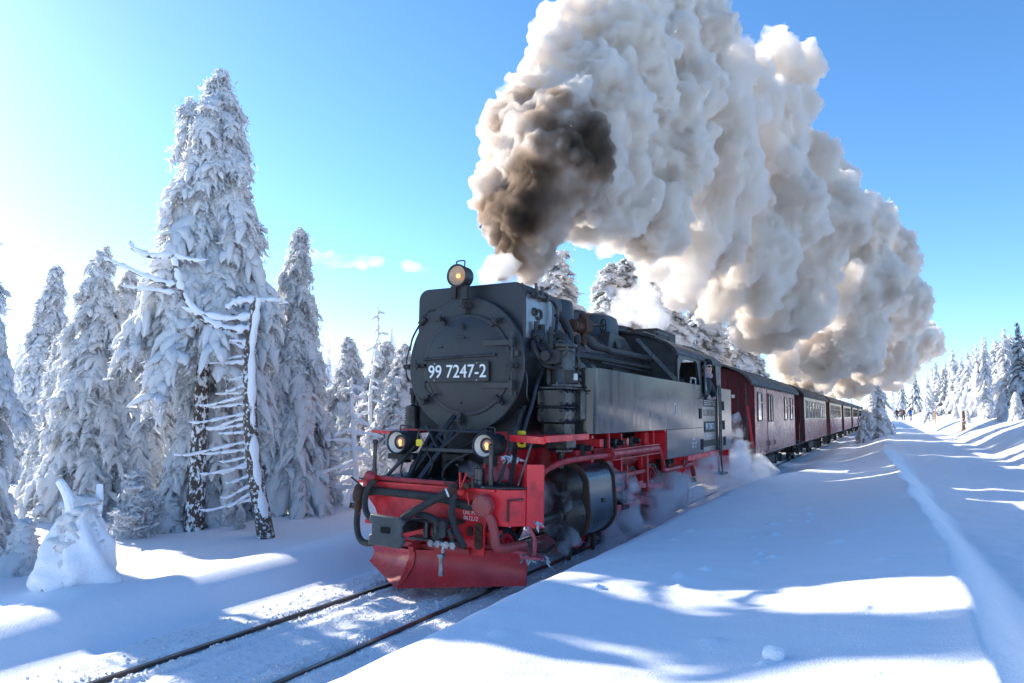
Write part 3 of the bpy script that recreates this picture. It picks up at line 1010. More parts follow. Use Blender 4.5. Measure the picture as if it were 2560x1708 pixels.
mb.box(1.27, 1.285, 1.42, 3.3, 1.385, 1.40)
mb.box(1.27, 1.285, 1.42, 3.3, 1.26, 1.275)
P('heating_pipe', mb, red_dirty)
mb = MB()
ring = [(1.27, 4.75 + 0.085 * math.cos(2 * math.pi * k / 18), 1.06 + 0.085 * math.sin(2 * math.pi * k / 18)) for k in range(19)]
mb.tube(ring, 0.012, 6, 1)
mb.bar((1.27, 4.68, 1.06), (1.27, 4.82, 1.06), 0.02, 0.012)
mb.cyl((1.20, 4.75, 1.06), (1.28, 4.75, 1.06), 0.018, n=8)
P('valve_wheel', mb, red_dirty)
P('footplate_beam', MB().box(1.22, 1.295, 4.85, 7.25, 1.06, 1.145), red, bevel=0.004)
P('rear_buffer_beam', MB().box(-1.2, 1.25, 8.3, 8.42, 0.5, 1.12), red)
mb = MB()
mb.prism([(7.05, 0.98), (7.12, 0.98), (7.35, 1.4), (7.35, 1.12), (8.3, 1.12), (8.3, 1.0), (7.05, 0.9)], 'x', 1.1, 1.29)
P('step_hanger', MB().box(1.26, 1.30, 7.15, 7.45, 0.95, 1.40), red)
mb = MB()
mb.bar((1.31, 7.02, 1.06), (1.33, 7.02, 0.72), 0.03, 0.03)
mb.bar((1.31, 7.30, 1.06), (1.33, 7.30, 0.72), 0.03, 0.03)
mb.box(1.22, 1.42, 6.96, 7.36, 0.68, 0.72)
P('cab_step', mb, black, bevel=0.004)
mb = MB()
for y, z in ((1.75, 1.47), (2.05, 1.45), (2.7, 1.46), (0.95, 1.42), (4.2, 1.08), (4.4, 1.08)):
    mb.cyl((1.05, y, z - 0.14), (1.05, y, z + 0.05), 0.05, n=8)
    mb.cyl((0.95, y, z), (1.18, y, z), 0.035, n=8)
P('axle_lubricator', mb, black_dull, bevel=0.004)
P('red_valve_box', MB().box(1.05, 1.16, 1.25, 1.38, 1.42, 1.52), red, bevel=0.008)
mb = MB()
mb.cyl((1.12, 2.2, 1.46), (1.18, 2.2, 1.46), 0.05, n=12)
P('gauge_cock', mb, mat('gauge_red', (0.5, 0.1, 0.08), 0.4))

def wheel(y, r, s, n_sp, balance=0.0):
    x = s * 0.535
    w = link('wheel', None, loco)
    mb = MB()
    o = Vector((x - s * 0.06, y, r))
    mb.lathe(o, (s, 0, 0), [(-0.03, r - 0.06), (-0.03, r + 0.025), (0.0, r + 0.025), (0.008, r), (0.115, r), (0.12, r - 0.01), (0.12, r - 0.055), (0.10, r - 0.06)], 40, caps=False)
    P('tyre', mb, steel_dark, w)
    mb = MB()
    mb.lathe(o, (s, 0, 0), [(0.01, r - 0.10), (0.10, r - 0.10), (0.10, r - 0.058), (0.01, r - 0.058), (0.01, r - 0.10)], 36, caps=False)
    mb.cyl(o + Vector((s * 0.0, 0, 0)), o + Vector((s * 0.13, 0, 0)), 0.09 if r > 0.4 else 0.06, n=16)
    for k in range(n_sp):
        a = 2 * math.pi * k / n_sp + 0.2
        d = Vector((0, math.cos(a), math.sin(a)))
        mb.bar(o + Vector((s * 0.06, 0, 0)) + d * 0.06, o + Vector((s * 0.06, 0, 0)) + d * (r - 0.08), 0.045, 0.04)
    P('wheel_centre', mb, red, w)
wheel(-0.02, 0.30, 1, 9); wheel(-0.02, 0.30, -1, 9)
for y in (1.95, 3.0, 4.05, 5.1, 6.15):
    wheel(y, 0.5, 1, 12); wheel(y, 0.5, -1, 12)
wheel(7.3, 0.30, 1, 9); wheel(7.3, 0.30, -1, 9)
for s in (1, -1):
    mb = MB()
    z = 0.69
    mb.bar((s * 0.78, 1.95, 0.42), (s * 0.78, 6.15, 0.42), 0.05, 0.11)
    for y in (1.95, 3.0, 4.05, 5.1, 6.15):
        mb.cyl((s * 0.70, y, 0.42), (s * 0.84, y, 0.42), 0.085, n=14)
    P('coupling_rod', mb, mat('rod_red', (0.52, 0.09, 0.10), 0.35) if s == 1 else bpy.data.materials['rod_red'], bevel=0.008)
    mb = MB()
    mb.bar((s * 0.98, 2.30, 0.74), (s * 0.94, 4.05, 0.46), 0.05, 0.12)
    mb.cyl((s * 0.86, 4.05, 0.46), (s * 1.02, 4.05, 0.46), 0.10, n=14)
    P('connecting_rod', mb, bpy.data.materials['rod_red'], bevel=0.008)
    mb = MB()
    mb.bar((s * 1.12, 1.5, 0.62), (s * 1.12, 2.95, 0.62), 0.05, 0.07)
    mb.bar((s * 1.12, 1.5, 0.86), (s * 1.12, 2.95, 0.86), 0.05, 0.06)
    P('slide_bar', mb, bpy.data.materials['rod_red'], bevel=0.006)
    mb = MB()
    mb.box(*sorted((s * 0.98, s * 1.16)), 2.05, 2.32, 0.58, 0.92)
    P('crosshead', mb, steel_dark, bevel=0.01)
    mb = MB()
    mb.bar((s * 1.13, 2.75, 0.84), (s * 1.10, 4.0, 0.72), 0.05, 0.07)
    P('eccentric_rod', mb, bpy.data.materials['rod_red'], bevel=0.006)
    mb = MB()
    mb.bar((s * 1.15, 2.2, 0.62), (s * 1.15, 2.2, 1.15), 0.04, 0.06)
    mb.bar((s * 1.12, 3.1, 0.72), (s * 1.12, 3.1, 1.3), 0.05, 0.09)
    mb.bar((s * 1.12, 1.5, 1.02), (s * 1.12, 3.1, 1.02), 0.04, 0.05)
    P('valve_rod', mb, red_dirty, bevel=0.006)
# cylinders
for s in (1, -1):
    def stad(g):
        p = []
        for k in range(13):
            a = R(-100 + 205 * k / 12) if False else R(15 + 165 * k / 12)
            p.append((s * (0.98) + (0.265 + g) * math.cos(a) * 1.0, 1.0 + (0.265 + g) * math.sin(a)))
        q = []
        for k in range(13):
            a = R(180 + 180 * k / 12)
            q.append((s * 0.95 + (0.315 + g) * math.cos(a), 0.69 + (0.315 + g) * math.sin(a)))
        return p + q
    cl = P('cylinder', MB().prism(stad(-0.012), 'y', 0.70, 1.50), mat('cylinder_cladding', (0.13, 0.15, 0.175), 0.24, metal=0.75, var=(0.09, 0.10, 0.12), vscale=3) if s == 1 else bpy.data.materials['cylinder_cladding'])
    mb = MB()
    mb.prism(stad(0.012), 'y', 0.66, 0.70)
    mb.prism(stad(0.012), 'y', 1.50, 1.53)
    P('cylinder_flange', mb, rust, cl, bevel=0.008)
    mb = MB()
    mb.lathe((s * 0.98, 0.66, 1.0), (0, -1, 0), [(0, 0.225), (0.05, 0.225), (0.07, 0.20), (0.12, 0.15), (0.14, 0.06), (0.20, 0.05), (0.20, 0)], 28)
    mb.lathe((s * 0.95, 0.66, 0.69), (0, -1, 0), [(0, 0.29), (0.04, 0.29), (0.06, 0.26), (0.10, 0.18), (0.12, 0.09), (0.20, 0.085), (0.21, 0.06), (0.75, 0.055), (0.76, 0)], 32)
    for k in range(12):
        a = 2 * math.pi * k / 12
        mb.cyl((s * 0.95 + 0.268 * math.cos(a), 0.63, 0.69 + 0.268 * math.sin(a)), (s * 0.95 + 0.268 * math.cos(a), 0.60, 0.69 + 0.268 * math.sin(a)), 0.016, n=6)
    P('cylinder_cover', mb, mat('oily_black', (0.02, 0.017, 0.014), 0.32, var=(0.06, 0.048, 0.038), vscale=6, bump=0.2, bscale=25) if s == 1 else bpy.data.materials['oily_black'], cl)
    P('inspection_hole', MB().box(*sorted((s * 1.253, s * 1.257)), 1.10, 1.17, 0.79, 0.84), black_dull, cl)
    mb = MB()
    for z in (0.60, 1.13):
        for k in range(7):
            mb.ball((s * 1.252 - s * (0.02 if z > 1.1 else 0.012), 0.76 + k * 0.11, z), 0.008, 6)
    tag(P('cladding_screws', mb, steel_dark, cl), kind='stuff')
    mb = MB()
    for y in (0.72, 1.42):
        mb.tube([(s * 0.98, y, 0.40), (s * 1.02, y - 0.05, 0.30), (s * 1.05, y - 0.15, 0.22)], 0.03, 8, 3)
        mb.cyl((s * 0.98, y, 0.36), (s * 0.98, y, 0.44), 0.05, n=8)
    P('drain_cock', mb, rust)
# ================================================================== front end of the locomotive
YB = -0.74
beam = None
mb = MB()
poly = [(-0.80, 0.90), (-0.80, 1.06), (0.82, 1.06), (0.82, 0.82), (0.77, 0.78), (0.74, 0.70), (0.735, 0.44), (-0.56, 0.44), (-0.56, 0.66), (-0.62, 0.80), (-0.72, 0.90)]
mb.prism(poly, 'y', YB, YB + 0.03)
beam = P('buffer_beam', mb, red, bevel=0.004)
P('beam_top_flange', MB().box(-0.84, 0.86, YB - 0.03, YB + 0.06, 1.055, 1.085), red, beam, 0.004)
mb = MB()
mb.prism([(-0.84, YB - 0.02), (0.90, YB - 0.02), (1.12, YB + 0.14), (1.14, YB + 0.42), (-0.84, YB + 0.9), (-0.84, YB)], 'z', 1.09, 1.105)
mb.m = [0] * len(mb.f)
P('front_deck', mb, chequer)
# side box with small door at the right end of the beam
mb = MB()
mb.prism([(0.82, YB), (0.98, YB), (1.12, YB + 0.13), (1.12, YB + 0.45), (0.82, YB + 0.45)], 'z', 0.74, 1.085)
tb = P('tool_box', mb, red, bevel=0.004)
d0, d1 = Vector((1.005, YB + 0.015, 0)), Vector((1.105, YB + 0.11, 0))
mb = MB()
a, b = d0 + Vector((0.006, -0.006, 0)), d1 + Vector((0.006, -0.006, 0))
mb.add([(a.x, a.y, 0.78), (b.x, b.y, 0.78), (b.x, b.y, 0.98), (a.x, a.y, 0.98), (d0.x, d0.y, 0.78), (d1.x, d1.y, 0.78), (d1.x, d1.y, 0.98), (d0.x, d0.y, 0.98)],
       [(0, 1, 2, 3), (3, 2, 6, 7), (1, 5, 6, 2), (0, 3, 7, 4), (0, 4, 5, 1)])
P('tool_box_door', mb, red, tb, 0.003)
P('tool_box_hinge', MB().tube([(1.0, YB, 0.79), (1.0, YB, 0.99), (1.12, YB + 0.10, 1.0)], 0.008, 6, 1), black, tb)
mb = MB()
mb.prism([(1.11, YB + 0.16), (1.13, YB + 0.14), (1.26, YB + 0.235), (1.26, YB + 0.255), (1.24, YB + 0.255)], 'z', 0.72, 1.325)
P('side_plate', mb, red, beam)
mb = MB()
mb.add([(1.115, YB + 0.15, 1.09), (1.13, YB + 0.145, 1.30), (0.86, YB + 0.47, 1.30), (0.80, YB + 0.42, 1.09), (1.11, YB + 0.17, 1.09), (1.125, YB + 0.165, 1.30), (0.865, YB + 0.49, 1.30), (0.805, YB + 0.44, 1.09)],
       [(0, 3, 2, 1), (4, 5, 6, 7), (1, 2, 6, 5), (0, 1, 5, 4), (2, 3, 7, 6)])
P('deck_back_plate', mb, red, beam)
P('cylinder_apron', MB().box(0.80, 1.12, YB + 0.455, YB + 0.49, 0.72, 1.30), red, beam)
mb = MB()
mb.box(-0.80, 0.80, YB + 0.05, YB + 0.25, 0.62, 0.66)
P('beam_stay', mb, red, beam)
# lettering and rusty chain eye on the beam
text_obj('beam_lettering', 'Unt. Mei.\n04.12.12', white_paint, beam, (0.585, YB - 0.004, 0.815), 0.06, xscale=0.8, ext=0.001)
mb = MB()
mb.prism(rrect(0.645, 0.725, 0.50, 0.75, 0.035, 4), 'y', YB - 0.025, YB)
for z in (0.56, 0.66):
    mb.cyl((0.685, YB - 0.05, z), (0.685, YB, z), 0.032, n=12)
mb.prism(rrect(0.56, 0.61, 0.62, 0.71, 0.01, 2), 'y', YB - 0.02, YB)
P('side_chain_eye', mb, rust, beam, 0.003)

# ---- snow plough
def plough():
    ns, nt_ = 18, 9
    def pt(side, s, t, off=0.0):
        # s 0 prow..1 wing end, t 0 bottom..1 top
        x0b, y0b, z0b = -0.01, -1.13, 0.125
        x0t, y0t, z0t = 0.01, -0.95, 0.45
        ex, eyb, eyt = (1.06, -0.38, -0.44) if side > 0 else (-0.90, -0.55, -0.58)
        zb_, zt_ = (0.12, 0.47) if side > 0 else (0.19, 0.385)
        bx = x0b + (ex - x0b) * s * (0.955 if side > 0 else 0.93)
        tx = x0t + (ex - x0t) * s
        by = y0b + (eyb - y0b) * s
        ty = y0t + (eyt - y0t) * s
        bz = z0b + (zb_ - z0b) * s
        tz = z0t + (zt_ - z0t) * s
        bulge = 0.085 * (4 * t * (1 - t)) + 0.05 * t * t
        x = bx + (tx - bx) * t
        y = by + (ty - by) * t + bulge * 0.85
        z = bz + (tz - bz) * t
        return Vector((x - side * bulge * 0.4 + 0, y + off, z))
    out = []
    for side in (1, -1):
        mb = MB()
        for off in (0.0, 0.018):
            base = len(mb.v)
            mb.v += [tuple(pt(side, i / ns, j / nt_, off)) for i in range(ns + 1) for j in range(nt_ + 1)]
            for i in range(ns):
                for j in range(nt_):
                    a, b, c, d = base + i * (nt_ + 1) + j, base + (i + 1) * (nt_ + 1) + j, base + (i + 1) * (nt_ + 1) + j + 1, base + i * (nt_ + 1) + j + 1
                    q = (a, b, c, d) if (side > 0) == (off == 0) else (d, c, b, a)
                    mb.f.append(q)
                    mb.m.append(0)
        n = (ns + 1) * (nt_ + 1)
        def strip(ids):
            for p, q in zip(ids[:-1], ids[1:]):
                mb.f.append((p, q, q + n, p + n)); mb.m.append(0)
        strip([i * (nt_ + 1) for i in range(ns + 1)])
        strip([i * (nt_ + 1) + nt_ for i in range(ns + 1)])
        strip([ns * (nt_ + 1) + j for j in range(nt_ + 1)])
        out.append(mb)
    return out
pl = link('snow_plough', None, loco)
for mb_, nm in zip(plough(), ('plough_wing', 'plough_wing')):
    P(nm, mb_, plow_m, pl)
mb = MB()
for x, y0, y1, z in ((-0.5, -0.62, -0.2, 0.40), (0.5, -0.62, -0.2, 0.40), (0.0, -0.92, -0.6, 0.46)):
    mb.bar((x, y0, z), (x, y1, z + 0.1), 0.06, 0.06)
mb.box(-0.55, 0.60, -0.80, -0.60, 0.452, 0.50)
P('plough_mount', mb, red_dirty, pl)
mb = MB()
rs = random.Random(3)
for k in range(22):
    x = 0.1 + rs.random() * 0.35
    mb.ball((x, -1.04 + 0.62 * x + 0.02, 0.11 + rs.random() ** 2 * 0.1), (0.010, 0.006, 0.006 + 0.005 * rs.random()), 6)

# ---- coupler: grey end plate on a draw bar, with the chain and screw beside it
yc = -1.33
mb = MB()
pw, pz0, pz1 = 0.205, 0.555, 0.845
cx = 0.0
c = 0.045
poly = [(cx - pw, pz0), (cx + pw - c, pz0 - 0.01), (cx + pw, pz0 + c), (cx + pw, pz0 + 0.10), (cx + pw - 0.03, pz0 + 0.11), (cx + pw - 0.03, pz0 + 0.20), (cx + pw, pz0 + 0.21), (cx + pw, pz1 - c), (cx + pw - c, pz1 - 0.02), (cx - pw + 0.01, pz1), (cx - pw, pz1 - 0.08), (cx - pw + 0.03, pz1 - 0.09), (cx - pw + 0.03, pz0 + 0.10), (cx - pw, pz0 + 0.09)]
mb.prism(poly, 'y', yc, yc + 0.05)
cp = link('coupler', None, loco)
P('coupler_plate', mb, plate_grey, cp, 0.012)
P('coupler_slot', MB().box(-0.06, 0.06, yc - 0.004, yc + 0.001, 0.675, 0.735, c=0.01), bpy.data.materials['hole_dark'], cp)
mb = MB()
mb.box(-0.09, 0.09, yc + 0.05, -0.72, 0.65, 0.76, c=0.03)
mb.cyl((0, yc + 0.12, 0.60), (0, yc + 0.12, 0.80), 0.05, n=12)
mb.box(-0.02, 0.52, -0.95, -0.80, 0.56, 0.59)
mb.box(-0.12, 0.55, -0.98, -0.78, 0.745, 0.78)
for x in (0.17, 0.28):
    mb.cyl((x, -0.9, 0.58), (x, -0.9, 0.75), 0.04, n=12)
P('draw_bar', mb, steel_dark, cp, 0.006)
mb = MB()
mb.tube([(0.12, -1.0, 0.82), (0.28, -1.02, 0.815), (0.40, -1.02, 0.76), (0.42, -1.03, 0.68), (0.40, -1.04, 0.60)], 0.034, 8, 3)
mb.box(0.445, 0.515, -1.09, -1.03, 0.64, 0.80, c=0.02)
mb.tube([(0.42, -1.05, 0.72), (0.385, -1.05, 0.65), (0.375, -1.05, 0.575)], 0.022, 8, 2)
mb.tube([(0.53, -1.05, 0.72), (0.565, -1.05, 0.65), (0.58, -1.05, 0.59)], 0.022, 8, 2)
P('screw_coupling', mb, black_dull, cp, 0.004)
mb = MB()
mb.cyl((0.34, -1.06, 0.575), (0.61, -1.06, 0.59), 0.027, n=10)
for x in (0.35, 0.43, 0.53, 0.60):
    mb.cyl((x, -1.09, 0.58), (x, -1.03, 0.58), 0.036, n=6)
mb.tube([(0.48, -1.06, 0.57), (0.485, -1.07, 0.50), (0.487, -1.09, 0.47)], 0.016, 8, 2)
mb.lathe((0.487, -1.10, 0.49), (0, 0, -1), [(0, 0.028), (0.02, 0.032), (0.05, 0.018), (0.12, 0.021), (0.19, 0.025), (0.195, 0.0)], 12)
mb.box(0.455, 0.52, -1.125, -1.075, 0.465, 0.50, c=0.01)
P('coupling_handle', mb, steel, cp)
# ---- pipes on the beam and brake hoses
mb = MB()
mb.cyl((-0.62, YB - 0.03, 1.125), (0.42, YB - 0.03, 1.11), 0.024, n=10)
P('deck_pipe', mb, red_dirty)
mb = MB()
mb.tube([(-0.66, -0.80, 1.13), (-0.60, -0.82, 1.13), (-0.55, -0.82, 1.12)], lambda t: 0.07 - 0.03 * t, 10, 3)
P('pipe_elbow', mb, red_dirty)
mb = MB()
mb.tube([(-0.66, YB - 0.05, 0.985), (-0.18, YB - 0.055, 0.98), (0.2, YB - 0.055, 0.968), (0.40, YB - 0.055, 0.945), (0.50, YB - 0.055, 0.92), (0.68, YB - 0.055, 0.91)], 0.042, 10, 4)
P('air_pipe', mb, rubber)
mb = MB()
mb.lathe((0.76, YB - 0.12, 0.93), (0, 1, 0), [(0, 0.0), (0.005, 0.09), (0.02, 0.105), (0.10, 0.105), (0.12, 0.08)], 24)
mb.tube([(0.79, YB - 0.06, 0.86), (0.84, YB - 0.04, 0.79), (0.86, YB - 0.02, 0.68), (0.865, YB, 0.58), (0.89, YB + 0.06, 0.52), (1.0, YB + 0.35, 0.52)], 0.047, 10, 4)
for a in range(6):
    mb.cyl((0.76 + 0.085 * math.cos(a * 1.047), YB - 0.125, 0.93 + 0.085 * math.sin(a * 1.047)), (0.76 + 0.085 * math.cos(a * 1.047), YB - 0.10, 0.93 + 0.085 * math.sin(a * 1.047)), 0.012, n=6)
P('snifting_valve', mb, mat('faded_red', (0.40, 0.055, 0.05), 0.5, var=(0.30, 0.08, 0.07), vscale=9, bump=0.3, bscale=35))
hoses = [
    [(-0.55, -0.84, 1.10), (-0.61, -0.88, 1.02), (-0.61, -0.92, 0.90), (-0.56, -0.95, 0.78), (-0.44, -0.98, 0.71), (-0.30, -1.0, 0.68)],
    [(-0.72, -0.90, 0.82), (-0.71, -0.92, 0.65), (-0.65, -0.95, 0.525), (-0.54, -0.98, 0.48), (-0.40, -1.0, 0.50)],
    [(0.48, -0.83, 1.10), (0.43, -0.87, 1.06), (0.32, -0.95, 0.985), (0.21, -1.03, 0.91), (0.11, -1.09, 0.845), (0.04, -1.13, 0.79)],
    [(0.50, -0.85, 1.06), (0.475, -0.90, 0.97), (0.50, -0.95, 0.86), (0.56, -1.0, 0.73), (0.63, -1.0, 0.63), (0.68, -1.0, 0.56)],
]
for i, h in enumerate(hoses):
    P('brake_hose', MB().tube(h, 0.033 if i != 2 else 0.036, 10, 6), rubber)
mb = MB()
mb.lathe((-0.72, -0.90, 1.06), (0, 0, -1), [(0, 0.02), (0.03, 0.045), (0.10, 0.06), (0.17, 0.06), (0.18, 0.04), (0.26, 0.042), (0.28, 0.03)], 12)
mb.bar((-0.72, -0.89, 1.06), (-0.80, -0.93, 1.13), 0.022, 0.014)
mb.cyl((-0.72, -0.88, 0.98), (-0.62, -0.76, 0.98), 0.05, n=10)
P('hose_cock', mb, rust)
mb = MB()
mb.cyl((0.44, -0.84, 1.08), (0.47, -0.90, 1.04), 0.06, n=12)
mb.bar((0.50, -0.86, 1.06), (0.66, -0.84, 1.16), 0.014, 0.014)
mb.cyl((0.58, -0.86, 1.10), (0.60, -0.84, 1.12), 0.04, n=8)
mb.bar((0.665, -0.85, 1.22), (0.665, -0.85, 1.10), 0.014, 0.02)
mb.tube([(0.46, -0.84, 1.10), (0.3, -0.8, 1.12)], 0.01, 6, 1)
P('hose_cock', mb, rust)
mb = MB()
mb.bar((0.535, -0.86, 1.06), (0.525, -0.86, 1.24), 0.026, 0.012)
mb.bar((0.545, -0.86, 1.10), (0.59, -0.84, 1.235), 0.024, 0.012)
mb.ball((0.55, -0.88, 1.05), (0.04, 0.04, 0.035), 8)
mb.bar((0.60, -0.84, 1.05), (0.625, -0.84, 0.93), 0.018, 0.012)
P('cock_lever', mb, mat('lever_red', (0.68, 0.03, 0.02), 0.4))
mb = MB()
mb.cyl((0.418, -0.905, 1.043), (0.405, -0.915, 1.036), 0.045, n=12)
P('hose_clip', mb, white_paint)
for k, zz in ((0, 0.72), (1, 0.40)):
    pass
P('hose_clip', MB().cyl((-0.72, -0.90, 0.78), (-0.72, -0.902, 0.74), 0.036, n=10), steel)
# poles, reservoirs, deck fittings
for x in (0.735, -0.745):
    mb = MB()
    mb.cyl((x, -0.62, 1.10), (x, -0.62, 1.475), 0.022, n=10)
    mb.ball((x, -0.62, 1.49), 0.032, 10)
    mb.cyl((x, -0.62, 1.10), (x, -0.62, 1.20), 0.03, n=10)
    P('deck_post', mb, steel_dark)
mb = MB()
mb.lathe((0.60, -0.62, 1.10), (0, 0, 1), [(0, 0.056), (0.05, 0.056), (0.055, 0.052), (0.06, 0.056), (0.165, 0.056), (0.17, 0.045), (0.172, 0.02), (0.19, 0.018), (0.19, 0)], 20)
P('oil_pot', mb, steel_dark)
mb = MB()
mb.box(0.66, 0.86, -0.56, -0.44, 1.108, 1.13)
mb.box(-0.6, -0.3, -0.7, -0.62, 1.108, 1.125)
for k in range(7):
    mb.cyl((-0.5 + k * 0.17, -0.62, 1.105), (-0.5 + k * 0.17, -0.62, 1.14), 0.016, n=8)
P('deck_fitting', mb, black_dull)
braces = [((-0.60, -0.62, 1.10), (-0.36, -0.42, 1.45)), ((-0.36, -0.55, 1.10), (-0.12, 0.02, 1.80)), ((-0.17, -0.60, 1.10), (0.00, -0.18, 1.62)), ((0.86, -0.45, 1.10), (0.72, 0.04, 1.86)),
          ((0.98, -0.50, 1.10), (1.10, -0.42, 1.56)), ((-0.05, -0.32, 1.45), (0.22, -0.28, 1.68)), ((0.76, 0.05, 1.9), (0.80, -0.30, 1.56)), ((0.83, -0.32, 1.58), (0.80, -0.58, 1.12)), ((-0.1, -0.35, 1.44), (-0.35, -0.2, 1.66))]
for i, (a, b) in enumerate(braces):
    P('front_brace', MB().bar(a, b, 0.05 if i != 1 else 0.06, 0.022, roll=0.4), steel_dark if i == 4 else black, bevel=0.003)
P('cross_bar', MB().box(-0.30, 0.62, -0.37, -0.31, 1.395, 1.435), black, bevel=0.004)
P('cross_bar', MB().tube([(-0.34, -0.40, 1.50), (-0.32, -0.40, 1.615), (-0.26, -0.40, 1.63), (0.50, -0.40, 1.615)], 0.012, 6, 2), black)
mb = MB()
for a, b in (((-0.02, -0.30, 1.44), (-0.18, -0.24, 1.56)), ((0.12, -0.2, 1.44), (0.36, 0.0, 1.60)), ((0.0, -0.2, 1.62), (0.5, -0.2, 1.62))):
    mb.tube([a, b], 0.018, 8, 1)
mb.tube([(0.05, -0.45, 1.11), (0.05, -0.45, 1.2), (0.12, -0.4, 1.3), (0.3, -0.3, 1.4)], 0.016, 8, 4)
mb.tube([(-0.20, -0.5, 1.11), (-0.10, -0.52, 1.16), (-0.06, -0.5, 1.28), (-0.16, -0.45, 1.38), (-0.2, -0.42, 1.46)], 0.008, 6, 4)
mb.tube([(-0.42, -0.5, 1.36), (-0.46, -0.52, 1.2), (-0.44, -0.52, 1.12)], 0.008, 6, 4)
P('front_pipe', mb, black_dull)
P('yellow_tag', MB().box(-0.335, -0.255, -0.43, -0.422, 1.45, 1.525, c=0.012), yellow)
P('yellow_tag', MB().box(0.80, 0.90, -0.20, -0.19, 1.47, 1.64, c=0.01), yellow)
mb = MB()
rs = random.Random(8)
for (cx_, cy__, cz_, n, sx) in ((0.88, -0.47, 1.38, 14, 0.10), (1.19, -0.55, 0.44, 26, 0.13), (1.17, -0.56, 0.76, 12, 0.07)):
    for k in range(n):
        x, y, z = cx_ + rs.uniform(-sx, sx), cy__ + rs.uniform(-0.05, 0.05), cz_ + rs.uniform(-0.03, 0.03)
        mb.lathe((x, y, z), (rs.uniform(-1, 1), rs.uniform(-1, 1), rs.uniform(-1.2, 0.2)), [(0, 0.004), (0.02, 0.014), (0.05, 0.008), (0.075, 0.0)], 5)
tag(P('icicle_crust', mb, mat('ice', (0.55, 0.60, 0.66), 0.08, spec=0.9, var=(0.25, 0.27, 0.3), vscale=20)), kind='stuff')
mb = MB()
mb.bar((1.14, -0.58, 0.74), (1.20, -0.56, 0.62), 0.03, 0.03)
mb.bar((1.20, -0.56, 0.62), (1.20, -0.56, 0.46), 0.03, 0.03)
mb.box(1.08, 1.30, -0.64, -0.50, 0.445, 0.465)
mb.bar((0.62, -0.55, 0.50), (1.1, -0.50, 0.46), 0.03, 0.03)
P('front_step', mb, mat('step_red', (0.45, 0.06, 0.08), 0.4))
P('cylinder_drain_pipe', MB().tube([(0.96, 0.50, 0.40), (0.92, 0.3, 0.34), (0.9, 0.1, 0.36)], 0.018, 6, 3), rust)
P('rail_guard', MB().bar((0.56, -0.35, 0.55), (0.56, -0.42, 0.12), 0.08, 0.03), red)
P('rail_guard', MB().bar((-0.56, -0.35, 0.55), (-0.56, -0.42, 0.12), 0.08, 0.03), red)

